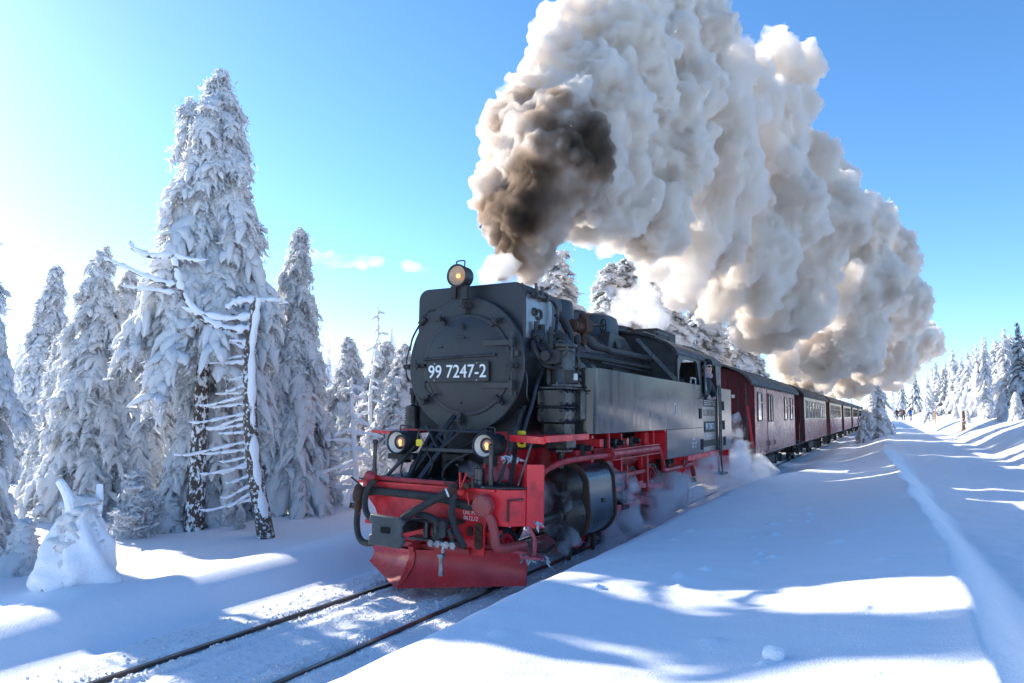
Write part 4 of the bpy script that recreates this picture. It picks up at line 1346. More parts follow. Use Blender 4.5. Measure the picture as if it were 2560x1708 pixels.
# ---- lamps
def lamp(c, r, L, kind):
    l_ = link('headlamp', None, loco)
    x, y, z = c
    mb = MB()
    mb.lathe((x, y, z), (0, 1, 0), [(0.012, r * 0.86), (0.0, r * 0.90), (-0.006, r * 0.97), (0.0, r * 1.03), (0.025, r * 1.03), (0.03, r * 0.985), (L * 0.45, r * 0.985), (L * 0.5, r), (L * 0.55, r * 0.985), (L, r * 0.97), (L + 0.02, r * 0.85), (L + 0.025, 0)], 36, caps=False)
    P('lamp_case', mb, black, l_)
    mb = MB()
    if kind == 'low':
        mb.lathe((x, y, z), (0, 1, 0), [(0.010, r * 0.88), (0.075, r * 0.63)], 36, caps=False)
        P('lamp_shade', mb, lamp_glass_rim, l_)
        P('lamp_lining', MB().lathe((x, y, z), (0, 1, 0), [(0.074, r * 0.64), (0.085, r * 0.40)], 32, caps=False), black_dull, l_)
        mb = MB()
        mb.lathe((x, y, z), (0, 1, 0), [(0.082, r * 0.44), (0.12, 0.001)], 32, caps=False)
        P('lamp_reflector', mb, mat('inner_grey', (0.30, 0.29, 0.30), 0.3) if 'inner_grey' not in bpy.data.materials else bpy.data.materials['inner_grey'], l_)
        mb = MB()
        mb.ball((x, y + 0.072, z + 0.006), (0.021, 0.021, 0.025), 14)
        mb.lathe((x, y + 0.078, z + 0.0), (0, 0, -1), [(0.015, 0.018), (0.035, 0.011), (0.045, 0.011)], 10)
        P('bulb', mb, bulb_m, l_)
        P('bulb_socket', MB().cyl((x, y + 0.08, z - 0.065), (x, y + 0.08, z - 0.04), 0.010, n=8), black_dull, l_)
    else:
        mb.lathe((x, y, z), (0, 1, 0), [(0.008, r * 0.88), (0.03, r * 0.8), (0.07, r * 0.5), (0.09, 0.001)], 36, caps=False)
        P('lamp_reflector', mb, lamp_yellow, l_)
        mb = MB()
        mb.ball((x, y + 0.04, z), (0.028, 0.024, 0.028), 14)
        P('bulb', mb, bulb_m, l_)
    mb = MB()
    hw = r * 0.42
    yy = y + L * 0.5
    mb.tube([(x - hw, yy, z + r * 0.9), (x - hw * 1.05, yy, z + r * 1.28), (x - hw * 0.8, yy, z + r * 1.42), (x + hw * 0.8, yy, z + r * 1.42), (x + hw * 1.05, yy, z + r * 1.28), (x + hw, yy, z + r * 0.9)], 0.008, 6, 3)
    P('lamp_handle', mb, black, l_)
    mb = MB()
    if kind == 'low':
        mb.box(x - 0.05, x + 0.05, y + 0.10, y + 0.22, z - r - 0.10, z - r * 0.9)
        mb.cyl((x - 0.09, y + 0.2, z - r * 0.6), (x - 0.09, y + 0.2, z - r - 0.12), 0.02, n=8)
    else:
        mb.prism([(x - 0.06, z - r * 0.8), (x + 0.06, z - r * 0.8), (x + 0.09, z - r - 0.13), (x - 0.08, z - r - 0.13)], 'y', y + 0.08, y + 0.11)
        mb.box(x - 0.11, x - 0.04, y + 0.05, y + 0.10, z - r - 0.12, z - r * 0.85)
        mb.box(x + 0.03, x + 0.11, y + 0.05, y + 0.10, z - r - 0.14, z - r * 0.85)
        mb.cyl((x + 0.04, y + 0.06, z - r - 0.20), (x + 0.04, y + 0.06, z - r - 0.1), 0.014, n=8)
        mb.prism(rrect(x - 0.02, x + 0.10, z - r - 0.23, z - r - 0.17, 0.02, 3), 'y', y + 0.15, y + 0.26)
    P('lamp_bracket', mb, black_dull, l_)
lamp((-0.555, -0.50, 1.487), 0.128, 0.29, 'low')
lamp((0.565, -0.50, 1.487), 0.128, 0.29, 'low')
lamp((0.0, -0.20, 3.365), 0.128, 0.17, 'top')
mb = MB()
mb.box(-0.14, 0.14, -0.2, -0.08, 1.30, 1.36)
mb.box(-0.70, -0.36, -0.45, -0.2, 1.30, 1.36)
P('lamp_shelf', mb, black_dull)

# ---- air pumps: a big pair on the near side, a ribbed one peeping out on the far side
pump = link('air_pump', None, loco)
px, py = 1.08, 0.40
mb = MB()
mb.lathe((px - 0.02, py, 2.12), (0, 0, 1), [(0, 0.20), (0.02, 0.20), (0.02, 0.15), (0.06, 0.135), (0.42, 0.135), (0.44, 0.155), (0.47, 0.155), (0.47, 0.10), (0.52, 0.08), (0.52, 0.0)], 28)
P('pump_cylinder', mb, mat('pump_grey', (0.03, 0.03, 0.031), 0.35, metal=0.3, var=(0.10, 0.095, 0.09), vscale=7, bump=0.2, bscale=30), pump)
mb = MB()
for z0, z1 in ((1.90, 2.085), (1.72, 1.885)):
    mb.box(px - 0.24, px + 0.10, py - 0.22, py + 0.22, z0, z1, c=0.025)
mb.box(px - 0.26, px + 0.12, py - 0.24, py + 0.24, 2.085, 2.12)
mb.box(px - 0.25, px + 0.11, py - 0.23, py + 0.23, 1.883, 1.905)
mb.box(px - 0.18, px + 0.07, py - 0.18, py + 0.12, 1.58, 1.72)
P('pump_block', mb, mat('pump_black_gloss', (0.014, 0.015, 0.017), 0.28, spec=0.5, var=(0.03, 0.03, 0.03), vscale=8, bump=0.25, bscale=12, rvar=0.12), pump, 0.012)
mb = MB()
mb.box(px - 0.02, px + 0.15, py + 0.10, py + 0.24, 1.74, 2.10, c=0.02)
mb.cyl((px - 0.05, py, 1.72), (px - 0.05, py, 1.42), 0.09, n=16)
mb.box(px - 0.15, px + 0.09, py - 0.16, py + 0.10, 1.44, 1.56, c=0.01)
mb.cyl((px - 0.05, py, 1.40), (px - 0.05, py, 1.43), 0.14, n=8)
mb.cyl((px - 0.05, py, 1.22), (px - 0.05, py, 1.40), 0.04, n=8)
mb.cyl((px - 0.02, py - 0.05, 1.26), (px - 0.02, py - 0.05, 1.40), 0.02, n=6)
P('pump_valve_chest', mb, steel_dark, pump, 0.006)
mb = MB()
for sx in (-0.18, 0.05):
    for sy in (-0.226, 0.226):
        for z in (1.75, 1.86, 1.93, 2.06):
            mb.ball((px + sx, py + sy, z), 0.018, 6)
for sy in (-0.16, 0.0, 0.16):
    for z in (1.75, 1.86, 1.93, 2.06):
        mb.ball((px + 0.105, py + sy, z), 0.018, 6)
for k in range(8):
    a = k * math.pi / 4
    mb.cyl((px - 0.02 + 0.18 * math.cos(a), py + 0.18 * math.sin(a), 2.13), (px - 0.02 + 0.18 * math.cos(a), py + 0.18 * math.sin(a), 2.16), 0.016, n=6)
tag(P('pump_bolts', mb, steel_dark, pump), kind='stuff')
mb = MB()
mb.box(px + 0.0, px + 0.14, py - 0.12, py + 0.03, 2.14, 2.30, c=0.02)
for k in range(4):
    mb.cyl((px + 0.135, py + 0.07, 2.18 + 0.07 * k), (px + 0.135, py + 0.07, 2.22 + 0.07 * k), 0.028, n=8)
mb.cyl((px + 0.12, py + 0.07, 2.14), (px + 0.12, py + 0.07, 2.56), 0.014, n=6)
mb.box(px - 0.17, px + 0.02, py - 0.22, py - 0.12, 2.36, 2.52, c=0.02)
mb.cyl((px - 0.1, py - 0.16, 2.50), (px - 0.1, py - 0.16, 2.78), 0.026, n=8)
for z in (2.55, 2.62, 2.69):
    mb.cyl((px - 0.1, py - 0.16, z), (px - 0.1, py - 0.16, z + 0.03), 0.042, n=6)
mb.cyl((px + 0.10, py + 0.15, 2.45), (px + 0.06, py + 0.2, 2.72), 0.026, n=8)
mb.cyl((px + 0.07, py + 0.19, 2.62), (px + 0.06, py + 0.2, 2.70), 0.045, n=8)
mb.cyl((px - 0.12, py - 0.28, 2.45), (px - 0.12, py - 0.2, 2.45), 0.06, n=12)
P('pump_valve', mb, black_dull, pump, 0.004)
P('pump_gauge', MB().box(px + 0.14, px + 0.155, py - 0.09, py - 0.01, 2.19, 2.26), mat('gauge_face', (0.6, 0.58, 0.5), 0.4), pump)
wires = [
    [(px - 0.02, py - 0.2, 2.56), (px + 0.03, py - 0.22, 2.62), (px + 0.10, py - 0.2, 2.58), (px + 0.10, py - 0.18, 2.48), (px + 0.03, py - 0.18, 2.44)],
    [(px + 0.0, py - 0.16, 2.5), (px + 0.08, py - 0.1, 2.52), (px + 0.16, py - 0.03, 2.46), (px + 0.16, py + 0.0, 2.36), (px + 0.09, py - 0.04, 2.32)],
    [(px - 0.2, py - 0.2, 2.50), (px - 0.16, py - 0.26, 2.36), (px - 0.05, py - 0.24, 2.32), (px + 0.04, py - 0.16, 2.32)],
    [(px - 0.1, py - 0.1, 2.72), (px + 0.0, py + 0.0, 2.7), (px + 0.05, py + 0.05, 2.6), (px + 0.02, py + 0.04, 2.5)],
    [(px + 0.13, py + 0.24, 2.06), (px + 0.18, py + 0.36, 2.03), (px + 0.18, py + 0.42, 1.93), (px + 0.13, py + 0.34, 1.84), (px + 0.1, py + 0.24, 1.83)],
]
for w in wires:
    P('pump_wire', MB().tube(w, 0.0085, 6, 5), steel_dark, pump)
mb = MB()
mb.cyl((1.18, 0.55, 2.06), (1.18, 0.55, 2.20), 0.012, n=6)
mb.ball((1.18, 0.55, 2.20), 0.026, 8)
mb.cyl((1.10, 0.55, 2.12), (1.28, 0.55, 2.12), 0.012, n=6)
mb.bar((1.0, 0.62, 2.08), (1.3, 0.62, 2.08), 0.02, 0.02)
P('water_cock', mb, steel_dark)
mb = MB()
mb.tube([(0.82, -0.14, 1.50), (0.92, -0.06, 1.54), (1.0, 0.1, 1.56), (1.12, 0.3, 1.52)], 0.05, 10, 4)
P('exhaust_hose', mb, black)
fp = link('ribbed_air_pump', None, loco)
mb = MB()
prof = [(0, 0.0)]
for k in range(11):
    z = k * 0.03
    prof += [(z, 0.10), (z + 0.012, 0.10), (z + 0.012, 0.085), (z + 0.03, 0.085)]
prof += [(0.34, 0.06), (0.36, 0)]
mb.lathe((-0.86, 0.20, 1.56), (0, 0, 1), prof, 20)
P('pump_cylinder', mb, steel_dark, fp)
mb = MB()
mb.cyl((-0.86, 0.20, 1.92), (-0.86, 0.20, 2.05), 0.03, n=8)
mb.cyl((-0.86, 0.20, 2.03), (-0.86, 0.20, 2.11), 0.045, n=8)
mb.cyl((-0.80, 0.20, 1.92), (-0.80, 0.20, 2.0), 0.02, n=8)
P('pump_valve', mb, black_dull, fp)
mb = MB()
prof = []
for k in range(7):
    z = k * 0.03
    prof += [(z, 0.09), (z + 0.012, 0.09), (z + 0.012, 0.078), (z + 0.03, 0.078)]
mb.lathe((-0.30, 0.10, 1.18), (0, 0, 1), prof, 18)
P('pump_cylinder', mb, black, fp)
P('red_mark', MB().box(-0.95, -0.55, 0.1, 0.3, 1.60, 1.62), red)
# ================================================================== coaches
def coach_roof(hw=1.36, ze=2.585, rise=0.56, n=16):
    return [(hw * math.sin(R(90) * (2 * k / n - 1)), ze + rise * (math.cos(R(90) * (2 * k / n - 1))) ** 1.2) for k in range(n + 1)]

def bogie(name_parent, y):
    mb = MB()
    for s in (-1, 1):
        mb.box(*sorted((s * 0.78, s * 0.86)), y - 1.0, y + 1.0, 0.36, 0.52)
        for yy in (y - 0.65, y + 0.65):
            mb.box(*sorted((s * 0.80, s * 0.92)), yy - 0.12, yy + 0.12, 0.26, 0.50)
            mb.cyl((s * 0.47, yy, 0.36), (s * 0.58, yy, 0.36), 0.36, n=22)
        mb.cyl((s * 0.82, y, 0.30), (s * 0.82, y, 0.62), 0.09, n=10)
    for yy in (y - 0.65, y + 0.65):
        mb.cyl((-0.6, yy, 0.36), (0.6, yy, 0.36), 0.05, n=8)
    P('bogie', mb, under_m, name_parent)

def end_platform(par, y, d):
    # d: direction (-1 toward the locomotive)
    mb = MB()
    mb.box(-1.1, 1.1, *sorted((y, y + d * 0.75)), 0.74, 0.84)
    mb.box(-1.1, -0.95, *sorted((y, y + d * 0.75)), 0.40, 0.46)
    mb.box(0.95, 1.1, *sorted((y, y + d * 0.75)), 0.40, 0.46)
    mb.box(-0.15, 0.15, *sorted((y + d * 0.7, y + d * 1.05)), 0.62, 0.74)
    P('end_platform', mb, under_m, par)
    mb = MB()
    for x in (-1.15, -0.55, 0.55, 1.15):
        mb.tube([(x, y + d * 0.72, 0.8), (x, y + d * 0.72, 1.75)], 0.018, 6, 1)
    for x0, x1 in ((-1.15, -0.55), (0.55, 1.15)):
        mb.tube([(x0, y + d * 0.72, 1.75), (x1, y + d * 0.72, 1.75)], 0.018, 6, 1)
        mb.tube([(x0, y + d * 0.72, 1.3), (x1, y + d * 0.72, 1.3)], 0.014, 6, 1)
    for x in (-1.18, 1.18):
        mb.tube([(x, y + d * 0.72, 0.8), (x, y + d * 0.72, 2.6)], 0.018, 6, 1)
    P('platform_rail', mb, under_m, par)

def window(par, y0, y1, z0, z1, x, frm, transom=True):
    s = 1 if x > 0 else -1
    mb = MB()
    t = 0.045
    for a0, a1, b0, b1 in ((y0, y0 + t, z0, z1), (y1 - t, y1, z0, z1), (y0 + t, y1 - t, z0, z0 + t), (y0 + t, y1 - t, z1 - t, z1)):
        mb.box(*sorted((x, x + s * 0.022)), a0, a1, b0, b1)
    w = P('window', mb, window_frame_m, par)
    if transom:
        zt = z0 + (z1 - z0) * 0.62
        P('window_bar', MB().box(*sorted((x + s * 0.002, x + s * 0.018)), y0 + t, y1 - t, zt, zt + 0.035), frm, w)
        spans = ((z0 + t, zt), (zt + 0.035, z1 - t))
    else:
        spans = ((z0 + t, z1 - t),)
    for a, b in spans:
        P('pane', MB().box(*sorted((x + s * 0.001, x + s * 0.007)), y0 + t, y1 - t, a, b), glass_m, w)

def make_coach(kind, y0, y1, label, group):
    c = thing('luggage_van' if kind == 'van' else 'passenger_coach', (0, (y0 + y1) / 2, 0), label, 'luggage van' if kind == 'van' else 'railway coach', group)
    hw = 1.25
    arc = coach_roof(1.22, 2.60, 0.46)
    body = [(-hw, 0.82), (hw, 0.82), (hw, 2.60)] + [(x, z) for x, z in arc[::-1][1:-1]] + [(-hw, 2.60)]
    P('body', MB().prism(body, 'y', y0 + 0.03, y1 - 0.03), maroon_end, c)
    for s in (1, -1):
        mb = MB()
        x0, x1 = sorted((s * hw, s * (hw + 0.02)))
        if kind == 'van':
            mb.box(x0, x1, y0, y1, 0.80, 2.60)
            P('side_panel', mb, maroon, c)
        else:
            mb.box(x0, x1, y0, y1, 0.80, 1.635)
            P('side_panel', mb, maroon, c)
            P('upper_panel', MB().box(x0, x1, y0, y1, 1.64, 2.60), cream, c)
            mb = MB()
            mb.box(*sorted((s * 1.27, s * 1.282)), y0, y1, 1.61, 1.66)
            P('waist_moulding', mb, maroon, c)
            n = 26
            mb = MB()
            for k in range(n):
                yy = y0 + (k + 0.5) * (y1 - y0) / n
                mb.box(*sorted((s * 1.27, s * 1.275)), yy - 0.02, yy + 0.02, 0.84, 1.6)
            tag(P('side_ribs', mb, maroon, c), kind='stuff')
    a_out = coach_roof()
    a_in = [(x * 0.97, z - 0.04) for x, z in a_out]
    rf = P('roof', MB().prism(a_out + a_in[::-1], 'y', y0 - 0.75, y1 + 0.75), roof_m, c, ang=50)
    mb = MB()
    k = 0
    yy = y0 + 0.8
    while yy < y1:
        mb.cyl((0.0, yy, 3.10), (0.0, yy, 3.24), 0.09, n=10)
        mb.cyl((0.0, yy, 3.24), (0.0, yy, 3.27), 0.14, n=10)
        yy += 2.3
    if kind != 'van':
        P('roof_vent', mb, roof_m, rf)
    mb = MB()
    seam = coach_roof(1.365, 2.59, 0.562)
    seam_in = [(x * 0.99, z - 0.01) for x, z in seam]
    yy = y0 + 0.3
    while yy < y1:
        mb.prism(seam + seam_in[::-1], 'y', yy, yy + 0.03)
        yy += 1.6
    P('roof_seam', mb, roof_m, rf)
    mb = MB()
    mb.box(-0.9, 0.9, y0, y1, 0.62, 0.80)
    yy = (y0 + y1) / 2
    mb.box(0.55, 1.0, yy - 1.2, yy + 1.0, 0.36, 0.62)
    mb.cyl((0.7, yy + 1.2, 0.45), (0.7, yy + 2.2, 0.45), 0.16, n=12)
    P('underframe', mb, under_m, c)
    bogie(c, y0 + 1.5)
    bogie(c, y1 - 1.5)
    end_platform(c, y0, -1)
    end_platform(c, y1, 1)
    X = 1.27
    if kind == 'van':
        for s in (1, -1):
            window(c, 11.92, 12.62, 1.66, 2.42, s * X, brass)
            window(c, 17.06, 17.66, 1.66, 2.42, s * X, brass)
            window(c, 18.50, 19.12, 1.66, 2.42, s * X, brass)
            mb = MB()
            mb.box(*sorted((s * X, s * (X + 0.012))), 13.50, 14.68, 0.84, 2.53)
            P('sliding_door', mb, maroon, c, 0.004)
            window(c, 13.62, 13.98, 1.64, 2.42, s * (X + 0.012), window_frame_m, False)
            window(c, 14.08, 14.44, 1.64, 2.42, s * (X + 0.012), window_frame_m, False)
            mb = MB()
            for yy in (13.56, 14.56):
                mb.tube([(s * (X + 0.02), yy, 1.0), (s * (X + 0.045), yy, 1.06), (s * (X + 0.02), yy, 1.12)], 0.015, 6, 2)
            mb.box(*sorted((s * X, s * (X + 0.03))), 13.1, 15.3, 0.84, 0.87)
            P('door_rail', mb, window_frame_m, c)
        # end wall details: red brake rod, handrails, label, steps
        mb = MB()
        mb.bar((1.12, y0 - 0.16, 2.05), (1.22, y0 - 0.10, 1.02), 0.035, 0.05)
        P('red_lever', mb, mat('lever_bright_red', (0.55, 0.03, 0.04), 0.4), c)
        mb = MB()
        mb.tube([(1.02, y0 - 0.10, 2.25), (1.02, y0 - 0.16, 2.3), (1.10, y0 - 0.16, 2.25), (1.10, y0 - 0.14, 1.0), (1.06, y0 - 0.1, 0.94)], 0.016, 6, 3)
        mb.tube([(0.88, y0 - 0.1, 2.7), (0.88, y0 - 0.14, 1.6), (0.90, y0 - 0.12, 0.9)], 0.02, 6, 3)
        P('end_handrail', mb, under_m, c)
        P('end_label', MB().box(0.70, 0.78, y0 + 0.022, y0 + 0.029, 2.25, 2.33), white_paint, c)
        P('end_door', MB().box(-0.40, 0.40, y0 + 0.012, y0 + 0.029, 0.86, 2.55), maroon_end, c, 0.004)
        P('end_corner_post', MB().box(0.52, 0.6, y0 + 0.005, y0 + 0.029, 0.86, 2.75), maroon_end, c)
        text_obj('side_lettering', '905-151', white_paint, c, (X + 0.004, 15.95, 1.35), 0.16, '+x', ext=0.001)
    else:
        n = 7
        L = y1 - y0
        for s in (1, -1):
            for k in range(n):
                a = y0 + 0.55 + k * (L - 1.0) / n
                window(c, a, a + (L - 1.0) / n * 0.56, 1.70, 2.42, s * X, cream)
        text_obj('side_lettering', 'HSB', white_paint, c, (X + 0.02, y0 + 1.3, 1.25), 0.28, '+x', ext=0.001)
        P('end_door', MB().box(-0.38, 0.38, y0 + 0.012, y0 + 0.029, 0.86, 2.55), maroon_end, c)
        P('end_post', MB().tube([(1.18, y0 - 0.1, 2.5), (1.18, y0 - 0.12, 0.9)], 0.018, 6, 1), under_m, c)
    return c


def copy_tree(o, dy, parent=None):
    n = o.copy()
    COL.objects.link(n)
    if parent is None:
        n.location.y += dy
    else:
        n.parent = parent
    for ch in o.children:
        copy_tree(ch, dy, n)
    return n


make_coach('van', 11.53, 19.70, 'plain maroon luggage van with sliding door, right behind the locomotive', 'coaches of the train')
pc = make_coach('coach', 22.95, 33.3, 'cream and maroon passenger coach next behind the luggage van', 'coaches of the train')
for i, (y, lab) in enumerate(((36.1, 'cream and maroon passenger coach, second behind the luggage van'), (49.2, 'cream and maroon passenger coach, third behind the luggage van'),
                              (62.6, 'cream and maroon passenger coach, fourth behind the luggage van'), (76.0, 'cream and maroon passenger coach, last but one before the little spruce'), (89.4, 'cream and maroon passenger coach at the far tail of the train'))):
    c2 = copy_tree(pc, y - 22.95)
    c2['label'] = lab
# ================================================================== trees under snow
def tree_snow_mat(name, snow=(0.93, 0.935, 0.945), needle_a=(0.10, 0.115, 0.10), needle_b=(0.62, 0.66, 0.70), cover=0.0):
    """snow where a face looks up, rimed needles where it looks sideways or down"""
    m_ = bpy.data.materials.new(name)
    m_.use_nodes = True
    t = m_.node_tree
    b = t.nodes['Principled BSDF']
    b.inputs['Roughness'].default_value = 0.65
    b.inputs['Specular IOR Level'].default_value = 0.2
    tc = t.nodes.new('ShaderNodeTexCoord')
    def noise(s, d=4, r=0.6):
        n = t.nodes.new('ShaderNodeTexNoise')
        n.inputs['Scale'].default_value = s
        n.inputs['Detail'].default_value = d
        n.inputs['Roughness'].default_value = r
        t.links.new(tc.outputs['Object'], n.inputs['Vector'])
        return n
    def math_(op, a, b_):
        n = t.nodes.new('ShaderNodeMath')
        n.operation = op
        for i, v in enumerate((a, b_)):
            if hasattr(v, 'is_output'):
                t.links.new(v, n.inputs[i])
            else:
                n.inputs[i].default_value = v
        return n.outputs[0]
    g = t.nodes.new('ShaderNodeNewGeometry')
    sx = t.nodes.new('ShaderNodeSeparateXYZ')
    t.links.new(g.outputs['Normal'], sx.inputs[0])
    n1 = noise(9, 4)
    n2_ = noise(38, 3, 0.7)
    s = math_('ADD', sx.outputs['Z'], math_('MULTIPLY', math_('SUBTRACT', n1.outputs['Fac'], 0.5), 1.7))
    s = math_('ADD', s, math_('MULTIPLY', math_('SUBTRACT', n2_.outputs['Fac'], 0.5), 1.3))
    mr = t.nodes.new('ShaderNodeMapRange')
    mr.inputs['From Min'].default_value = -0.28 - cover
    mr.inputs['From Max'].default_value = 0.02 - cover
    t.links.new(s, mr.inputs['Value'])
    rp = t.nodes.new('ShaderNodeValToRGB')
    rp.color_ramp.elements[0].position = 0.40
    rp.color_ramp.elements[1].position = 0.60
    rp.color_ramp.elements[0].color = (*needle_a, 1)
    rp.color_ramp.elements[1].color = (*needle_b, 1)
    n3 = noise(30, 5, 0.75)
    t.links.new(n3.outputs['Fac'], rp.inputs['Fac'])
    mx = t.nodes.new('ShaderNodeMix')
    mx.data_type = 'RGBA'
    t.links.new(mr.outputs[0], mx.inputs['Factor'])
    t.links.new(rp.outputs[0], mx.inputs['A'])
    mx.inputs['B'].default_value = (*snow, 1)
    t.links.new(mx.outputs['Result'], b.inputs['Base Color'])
    bp = t.nodes.new('ShaderNodeBump')
    bp.inputs['Strength'].default_value = 0.7
    bp.inputs['Distance'].default_value = 0.03
    n4 = noise(24, 5, 0.7)
    t.links.new(n4.outputs['Fac'], bp.inputs['Height'])
    t.links.new(bp.outputs[0], b.inputs['Normal'])
    # thin rime and powder let light through
    tr = t.nodes.new('ShaderNodeBsdfTranslucent')
    t.links.new(mx.outputs['Result'], tr.inputs['Color'])
    ms = t.nodes.new('ShaderNodeMixShader')
    ms.inputs[0].default_value = 0.30
    t.links.new(b.outputs[0], ms.inputs[1])
    t.links.new(tr.outputs[0], ms.inputs[2])
    t.links.new(ms.outputs[0], t.nodes['Material Output'].inputs['Surface'])
    return m_


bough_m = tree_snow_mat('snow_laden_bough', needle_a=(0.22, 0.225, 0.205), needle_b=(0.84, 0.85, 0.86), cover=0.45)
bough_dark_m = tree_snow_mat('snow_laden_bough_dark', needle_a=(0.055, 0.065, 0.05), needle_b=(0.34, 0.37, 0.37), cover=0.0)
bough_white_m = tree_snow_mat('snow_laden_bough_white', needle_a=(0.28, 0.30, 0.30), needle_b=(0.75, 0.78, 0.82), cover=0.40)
needle_m = mat('rimed_needles', (0.22, 0.23, 0.21), 0.7, var=(0.78, 0.80, 0.84), vscale=26, thresh=(0.32, 0.54))
def make_translucent(m_, f):
    t = m_.node_tree
    b = t.nodes['Principled BSDF']
    tr = t.nodes.new('ShaderNodeBsdfTranslucent')
    if b.inputs['Base Color'].is_linked:
        t.links.new(b.inputs['Base Color'].links[0].from_socket, tr.inputs['Color'])
    else:
        tr.inputs['Color'].default_value = b.inputs['Base Color'].default_value
    ms = t.nodes.new('ShaderNodeMixShader')
    ms.inputs[0].default_value = f
    t.links.new(b.outputs[0], ms.inputs[1])
    t.links.new(tr.outputs[0], ms.inputs[2])
    t.links.new(ms.outputs[0], t.nodes['Material Output'].inputs['Surface'])
make_translucent(needle_m, 0.4)
needle_dark_m = mat('dark_rimed_needles', (0.05, 0.062, 0.045), 0.7, var=(0.5, 0.53, 0.55), vscale=22, thresh=(0.45, 0.66))
bark_m = mat('snow_speckled_bark', (0.085, 0.062, 0.048), 0.85, var=(0.84, 0.86, 0.9), vscale=22, bump=0.6, bscale=40, thresh=(0.50, 0.56), stretch=(1, 1, 0.55))
pure_snow_m = snow_mat('tree_snow', base=(0.88, 0.90, 0.93), fine=0.6, coarse=0.5, fscale=45, cscale=12)
deadwood_m = mat('dead_wood', (0.10, 0.075, 0.058), 0.85, var=(0.80, 0.82, 0.86), vscale=18, bump=0.6, bscale=40, thresh=(0.52, 0.60))


def strands(base, az, L, W, rise, droop, nu, nv, rs, flat=0.5, lump=0.35, freq=7.0):
    """a batch of lumpy drooping boughs; returns verts, quads"""
    n = len(base)
    t = np.linspace(0, 1, nu)[None, :]
    dx, dy = np.cos(az)[:, None], np.sin(az)[:, None]
    hr = L[:, None] * (t - 0.22 * t * t * np.clip(droop / np.maximum(L, 1e-3), 0, 1.5)[:, None])
    z = rise[:, None] * t - droop[:, None] * t ** 1.7
    sp = np.stack([base[:, 0, None] + dx * hr, base[:, 1, None] + dy * hr, base[:, 2, None] + z], -1)
    tg = np.gradient(sp, axis=1)
    tg /= np.linalg.norm(tg, axis=-1, keepdims=True) + 1e-9
    side = np.stack([-dy + 0 * t, dx + 0 * t, 0 * t + 0 * dx], -1)
    upn = np.cross(side, tg)
    upn *= np.where(upn[..., 2:3] < -0.2, -1, 1)
    prof = (0.35 + 0.65 * np.sin(np.pi * np.clip(t * 0.86 + 0.14, 0, 1)) ** 0.7)
    prof = prof * np.clip((1.0 - t) * 9, 0.18, 1) ** 0.5
    w = W[:, None] * prof * (0.8 + 0.4 * rs.rand(n, nu))
    th = 2 * np.pi * np.arange(nv) / nv
    c, s = np.cos(th), np.sin(th)
    hh = np.where(s > 0, flat, flat * 0.75)
    V = sp[:, :, None, :] + side[:, :, None, :] * (w[..., None] * c)[..., None] + upn[:, :, None, :] * (w[..., None] * (s * hh))[..., None]
    nz = vnoise(V * freq, 3)[..., None] * 0.65 + vnoise(V * freq * 3.1, 4)[..., None] * 0.65
    V = V + (V - sp[:, :, None, :]) * nz * lump * 1.5
    V = V.reshape(-1, 3)
    i = np.arange(nu - 1)[:, None]
    j = np.arange(nv)[None, :]
    a = i * nv + j
    b_ = i * nv + (j + 1) % nv
    q = np.stack([a, b_, b_ + nv, a + nv], -1).reshape(-1, 4)
    F = (q[None] + (np.arange(n) * nu * nv)[:, None, None]).reshape(-1, 4)
    return V, F, sp


def blades(pts, size, rs, spread=0.5, down=1.0):
    """thin hanging slivers of needles (quads)"""
    n = len(pts)
    d = rs.randn(n, 3) * spread
    d[:, 2] -= down
    d /= np.linalg.norm(d, axis=1, keepdims=True)
    s = np.cross(d, rs.randn(n, 3))
    s /= np.linalg.norm(s, axis=1, keepdims=True) + 1e-9
    ln = size * (0.5 + rs.rand(n))[:, None]
    wd = ln * 0.16
    V = np.stack([pts - s * wd * 0.6, pts + s * wd * 0.6, pts + d * ln * 0.6 + s * wd, pts + d * ln], 1).reshape(-1, 3)
    F = (np.arange(n) * 4)[:, None] + np.array([[0, 1, 2, 3]])
    return V, F


